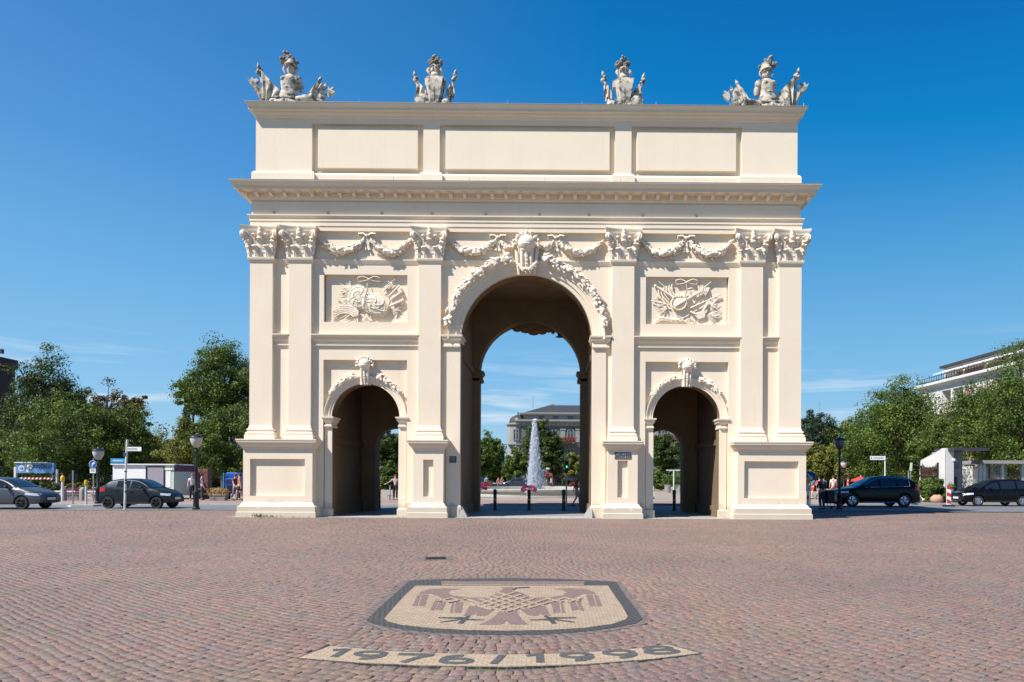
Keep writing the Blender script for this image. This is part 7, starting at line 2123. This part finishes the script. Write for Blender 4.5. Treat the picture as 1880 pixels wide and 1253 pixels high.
# red and white delineator
y = 12.6; x = XA(1742, y); Zr = lambda py: ZA(py, y, 1742) - .012
t = thing('delineator', 'red and white striped warning panel at the nose of the black people carrier', 'warning sign', (x, y, .012))
W_ = .13; b = MB(); b.bbox(-W_, W_, -.02, .02, .12, Zr(894), .004); b.build('panel', M['white'], t)
b = MB(); hh = Zr(894)
for i in range(3):
    z = .2 + i * .42; b.prism([(-W_ + .005, z + .26), (-W_ + .005, z + .02), (W_ - .005, z - .06 + .02), (W_ - .005, z + .14)], -.026, -.0201)
b.build('red_stripes', M['red'], t)
b = MB(); b.mold(-.3, .3, -.15, .15, [(0, 0), (0, .08), (-.05, .12)]); b.build('foot', M['blackplastic'], t)
# round blue cycle sign beside the right pedestal
y = 11.5; x = XA(1487, y); Zr = lambda py: ZA(py, y, 1487) - .012; s_ = (y + CD) / FP
t = thing('traffic_sign', 'narrow round blue sign on a thin post beside the right gate pedestal', 'traffic sign', (x, y, .012), -.7)
b = MB(); b.tube([(0, .03, 0), (0, .03, Zr(866))], .03, 8); b.build('post', M['greymetal'], t)
b = MB(); b.lathe([(.30, -.02), (.30, 0)], c=(0, 0, Zr(875)), n=28, axis='y'); o = b.build('disc', M['blue'], t)
z0 = Zr(875); b = MB(); b.prism([(-.15, z0 + .12), (-.10, z0 + .17), (.08, z0 - .03), (.15, z0 + .04), (.15, z0 - .18), (-.06, z0 - .18), (.02, z0 - .09)], -.026, -.0201); b.build('arrow', M['white'], o)
t = thing('marker_post', 'white post with a yellow lamp right against the right gate pedestal', 'marker post', (XA(1483.5, 9.5), 9.5, .012))
b = MB(); b.tube([(0, 0, 0), (0, 0, 1.35)], .06, 10); b.build('post', M['white'], t); b = MB(); b.lathe([(.08, 1.351), (.11, 1.4), (.11, 1.62), (.07, 1.7), (.02, 1.71)], n=14); b.build('lamp', M['yellow'], t, smooth=50)
b = MB(); b.tube([(0, 0, .5), (0, 0, .7)], .062, 10); b.build('red_band', M['red'], t)
# bollards behind the passages
def bollard(label, px, y):
    H = .98 + .0; t = thing('bollard', label, 'bollard', (XA(px, y), y, .008), group='black bollards behind the gate')
    b = MB(); b.lathe([(.11, 0), (.11, .06), (.085, .10), (.08, .80), (.10, .81), (.10, .86), (.075, .88)], n=14); b.build('post', M['darkmetal'], t, smooth=40)
    b = MB(); b.ell((0, 0, .95), (.095, .095, .09), nu=14, nv=9); b.build('cap', M['darkmetal'], t, smooth=70)
    b = MB(); b.lathe([(.083, .50), (.083, .55)], n=14); b.build('band', M['greymetal'], t)
bollard('left black bollard of three in the main arch', 909, 5.85); bollard('middle black bollard of three, in front of the purple flowers', 971.5, 5.85); bollard('right black bollard of three, beside the traffic light post', 1035, 5.85)
bollard('black bollard in the left side arch opening', 696, 6.3); bollard('black bollard in the right side arch opening', 1238, 6.3)
# traffic light
y = 10.6; x = XA(1040, y); Zr = lambda py: ZA(py, y, 1040) - .012
t = thing('traffic_light', 'pedestrian traffic light showing a green man, on a thin grey post', 'traffic light', (x, y, .012))
b = MB(); b.tube([(0, .12, 0), (0, .12, Zr(868)), (-.06, .12, Zr(866)), (-.06, .12, Zr(833))], .045, 8); b.build('post', M['greymetal'], t, smooth=50)
b = MB(); b.bbox(-.12, .10, -.12, .10, Zr(868.5), Zr(846), .015)
for pz in (851.5, 858.5): b.tube([(0, -.12, Zr(pz) + .0), (0, -.22, Zr(pz) + .03)], [.09, .10], 10)
b.build('housing', M['darkmetal'], t, smooth=40)
M['green_on'] = mat('green_signal', (.02, .5, .3), .4, emit=((.05, .9, .55), 1.6))
b = MB(); z0 = Zr(857.5)
b.ell((0, -.235, z0 + .055), (.02, .008, .022)); b.tube([(0, -.235, z0 + .035), (0, -.235, z0 - .01)], [.03, .025], 6, flat=.3, side=(1, 0, 0))
b.tube([(0, -.235, z0 - .01), (.035, -.235, z0 - .06)], .012, 5); b.tube([(0, -.235, z0 - .01), (-.03, -.235, z0 - .06)], .012, 5); b.tube([(.02, -.235, z0 + .02), (.045, -.235, z0 - .01)], .009, 5)
b.build('green_man', M['green_on'], t)
b = MB(); b.tube([(0, -.20, z0), (0, -.228, z0)], .078, 14); b.build('lens', mat('signal_lens', (.005, .03, .02), .3), t)
# fountain
yF = 33.0; xF = XA(975, yF)
t = thing('fountain', 'round stone fountain basin with one tall white water jet', 'fountain', (xF, yF, .11))
M['basin'] = mat('pale_basin_stone', (.40, .385, .34), .8, var=.12, scale=2)
R0 = 8.6
b = MB(); b.lathe([(R0 + .5, 0), (R0 + .5, .10), (R0 + .1, .12), (R0 + .1, .40), (R0 + .25, .44), (R0 + .28, .58), (R0 + .2, .62), (R0 - .35, .62), (R0 - .4, .3)], n=72); b.build('basin', M['basin'], t, smooth=30)
b = MB(); b.lathe([(R0 - .36, .46), (R0 - .36, .461)], n=64); b.build('water', mat('basin_water', (.06, .09, .10), .05, spec=.8), t)
m = bpy.data.materials.new('spray'); t_, b_ = nodes_of(m); b_.inputs['Base Color'].default_value = (.93, .95, .98, 1); b_.inputs['Roughness'].default_value = .4
tr_ = t_.nodes.new('ShaderNodeBsdfTranslucent'); tr_.inputs[0].default_value = (.9, .94, 1, 1); mm = t_.nodes.new('ShaderNodeMixShader'); mm.inputs[0].default_value = .7
t_.links.new(b_.outputs[0], mm.inputs[1]); t_.links.new(tr_.outputs[0], mm.inputs[2]); t_.links.new(mm.outputs[0], t_.nodes['Material Output'].inputs[0])
M['spray'] = m
g = np.random.default_rng(8); Hj = ZA(781, yF, 980) - .11; N = 26000
kk = (yF + CD) / FP
f_ = g.uniform(0, 1, N) ** .85                # 0 at the top, 1 at the water
drift = np.where(g.uniform(0, 1, N) < .5, 0, g.uniform(0, 1, N))
hw_ = (1.6 + 12 * f_ ** .7) * kk
gx_ = g.normal(size=N) * .42
X_ = gx_ * hw_ * (1 - .2 * drift) + drift * f_ ** 1.6 * 25 * kk * g.uniform(0, 1, N) + (7 - 2 * f_) * kk
core = g.uniform(0, 1, N) < .45
X_ = np.where(core, (6 - 1 * f_) * kk + g.normal(size=N) * (1.6 + 3.6 * f_) * kk, X_)
Y_ = g.normal(size=N) * (1 + 7 * f_) * kk * .6
Z_ = Hj * (1 - f_) + g.normal(size=N) * (.10 + .16 * (1 - f_)) + .30
Z_ = np.clip(Z_, .47, Hj + .45)
L_ = g.uniform(.06, .32, N) * (1.0 - .45 * f_ * (~core)); W__ = g.uniform(.006, .020, N)
base_ = np.array([(0, 0, -1), (1, 0, 0), (0, 1, 0), (-1, 0, 0), (0, -1, 0), (0, 0, 1)], float)
V_ = np.zeros((N, 6, 3)); V_[:] = base_; V_[..., 0] *= W__[:, None]; V_[..., 1] *= W__[:, None]; V_[..., 2] *= L_[:, None] / 2
V_ += np.stack([X_, Y_, Z_], 1)[:, None, :]
Fb = np.array([(0, 2, 1), (0, 3, 2), (0, 4, 3), (0, 1, 4), (5, 1, 2), (5, 2, 3), (5, 3, 4), (5, 4, 1)])
F_ = (np.arange(N)[:, None, None] * 6 + Fb).reshape(-1, 3)
me = bpy.data.meshes.new('water_jet'); me.vertices.add(N * 6); me.vertices.foreach_set('co', V_.reshape(-1).astype(np.float32))
me.loops.add(len(F_) * 3); me.loops.foreach_set('vertex_index', F_.reshape(-1).astype(np.int32)); me.polygons.add(len(F_))
me.polygons.foreach_set('loop_start', (np.arange(len(F_)) * 3).astype(np.int32)); me.polygons.foreach_set('loop_total', np.full(len(F_), 3, dtype=np.int32)); me.update(calc_edges=True); me.materials.append(M['spray'])
o = bpy.data.objects.new('water_jet', me); COL.objects.link(o); o.parent = t; o['kind'] = 'stuff'
# flower tubs round the fountain
for px, yy, sc, mt, lab in ((971, 22.6, 1.0, 'fp', 'white urn of magenta petunias in front of the fountain, middle of the arch'), (877, 23.0, 1.2, 'fp', 'urn of magenta petunias at the left edge of the arch view'), (893, 44.5, 1.1, 'fb', 'far urn of red flowers left behind the basin'), (1056, 44, 1.1, 'fb', 'far urn of red flowers right behind the basin')):
    t = thing('flower_urn', lab, 'planter', (XA(px, yy), yy, .11), group='flower urns round the fountain', sc=(sc, sc, sc))
    b = MB(); b.lathe([(.16, 0), (.18, .05), (.10, .10), (.10, .2), (.24, .38), (.30, .52), (.31, .56)], n=16); b.build('urn', M['white'], t, smooth=40)
    b = MB(); b.tone = []
    for i in range(460):
        a = rnd(0, 2 * pi); e_ = rnd(-.5, 1.4); r = rnd(.7, 1) * .55; b.leaf((cos(a) * r * cos(e_), sin(a) * r * cos(e_) * .8, .62 + sin(e_) * r * .55), (cos(a), sin(a), rnd(-.5, 1)), (0, -1, 0), rnd(.08, .14), rnd(.06, .10)); b.tone += [rnd(0, 1) ** 1.3] * 6
    b.build('flowers', M[mt], t)
# potted plants, easel sign and goal-like frame in the right arch
yy = 44.0
for px, lab in ((1226, 'zinc pot with a bushy plant, left one under the crossbar'), (1247, 'zinc pot with a bushy plant, right of the thin post')):
    t = thing('potted_plant', lab, 'potted plant', (XA(px, yy), yy, .11), group='zinc pots in the right arch view')
    b = MB(); b.lathe([(.28, 0), (.38, .85), (.40, .86)], n=16); b.build('pot', M['greymetal'], t, smooth=40)
    b = MB(); b.tone = []
    for i in range(500):
        b.leaf((rnd(-.5, .5), rnd(-.4, .4), rnd(.85, 1.7)), (rnd(-1, 1), rnd(-1, 1), rnd(0, 1)), (0, -1, 0), .16, .08); b.tone += [rnd(0, 1)] * 6
    b.build('leaves', M['leafB'], t)
t = thing('cross_frame', 'pale green T-shaped frame standing before the hedge in the right arch', 'frame', (XA(1237, 43), 43, .11))
b = MB(); b.tube([(0, 0, 0), (0, 0, ZA(865, 43, 1237))], .07, 8); b.build('post', M['mint'], t)
b = MB(); b.bbox(XA(1223, 43) - XA(1237, 43), XA(1253, 43) - XA(1237, 43), -.06, .06, ZA(866.5, 43, 1237), ZA(865, 43, 1237), .01); b.build('crossbar', M['mint'], t)
t = thing('notice_board', 'narrow black notice board with white marks at the left of the right arch view', 'notice board', (XA(1196.5, 22), 22, .11))
b = MB(); b.bbox(-.16, .16, -.04, .04, .25, ZA(874, 22, 1196) - .11, .01); b.build('board', M['blackplastic'], t)
b = MB(); b.box(-.02, .10, -.046, -.0401, 1.45, 1.50); b.box(.06, .10, -.0461, -.0402, 1.38, 1.4499); b.box(-.16, .16, -.046, -.0401, .85, .9); b.box(.12, .16, -.0459, -.0401, .2, .8499); b.build('white_marks', M['white'], t)
b = MB(); b.tube([(-.2, 0, .14), (.2, 0, .14)], .14, 12); b.build('foot', M['concrete'], t, smooth=60)
t = thing('orange_banner', 'small orange panel on a dark stand behind the left arch bollard', 'banner', (XA(691, 21), 21, .11))
b = MB(); b.prism([(-.20, 1.50), (.14, 1.50), (.20, 1.1), (-.05, .72), (-.20, .85)], -.03, .03); b.build('panel', mat('orange_panel', (.75, .22, .01), .6), t)
b = MB(); b.bbox(-.3, .24, .04, .10, 0, 1.72, .01); b.build('stand', M['blackplastic'], t)
# parasols
def parasol(label, px, ptop, hwpx, y, col, z=.11):
    s_ = (y + CD) / FP; H = ZA(ptop, y, px) - z; R_ = hwpx * s_
    t = thing('parasol', label, 'parasol', (XA(px, y), y, z), group='café parasols')
    b = MB(); n = 8; vs = [(0, 0, H)]; fs = []
    for i in range(n): a = 2 * pi * i / n + .2; vs += [(R_ * cos(a), R_ * sin(a), H - R_ * .38)]
    for i in range(n): a = 2 * pi * i / n + .2; vs += [(R_ * cos(a), R_ * sin(a), H - R_ * .38 - .14)]
    vs.append((0, 0, H - .05))
    for i in range(n): j = (i + 1) % n; fs += [(0, 1 + i, 1 + j), (1 + i, 1 + n + i, 1 + n + j, 1 + j), (2 * n + 1, 1 + n + j, 1 + n + i)]
    b.add(vs, fs); b.build('canopy', cloth_m('parasol' + str(col), col), t)
    b = MB(); b.tube([(0, 0, 0), (0, 0, H + .08)], .03, 6); b.build('pole', M['lightmetal'], t)
parasol('bright red parasol behind the roof of the black off-road car, left one', 1580, 875, 17, 30, (.55, .04, .03))
parasol('red parasol rising just right of the man in the white shirt', 1608, 877, 14, 31, (.50, .05, .04))
parasol('dark red parasol in the shade behind the signpost at right', 1500, 884, 12, 33, (.45, .03, .03))
parasol('pink parasol of the café in the main arch view', 1049, 876, 12, 78, (.55, .32, .40)); parasol('dark red parasol of the café in the main arch view', 1018, 873, 14, 79, (.28, .03, .05))
# mast far off at right
t = thing('radio_mast', 'thin far radio mast rising above the trees right of the gate', 'mast', (XA(1504, 140), 140, 0))
b = MB(); b.tube([(0, 0, 0), (0, 0, ZA(738, 140, 1504))], [.2, .08], 6); b.build('shaft', M['greymetal'], t)
for k_ in range(3):
    b = MB(); z = ZA(742 + 9 * k_, 140, 1504); b.bbox(-.35, .35, -.05, .05, z, z + .08, .01); b.build('crossarm', M['greymetal'], t)
# boulders beside the gatehouse shrub
for px, r, c, lab in ((1681, .34, (.42, .33, .26), 'pale boulder left of the gatehouse shrub'), (1720, .36, (.45, .26, .18), 'reddish boulder right of the gatehouse shrub')):
    b = MB(); b.ell((0, 0, r * .6), (r * 1.2, r * .8, r * .9), nu=10, nv=7); b.v = [(x_ * rnd(.88, 1.1), y_, z_ * rnd(.9, 1.1)) for x_, y_, z_ in b.v]
    o = b.build('boulder', mat('boulder_stone', c, .9, var=.2, scale=5), smooth=60, loc=(XA(px, 16.6), 16.6, .1)); tag(o, lab, 'boulder', 'boulders by the gatehouse')
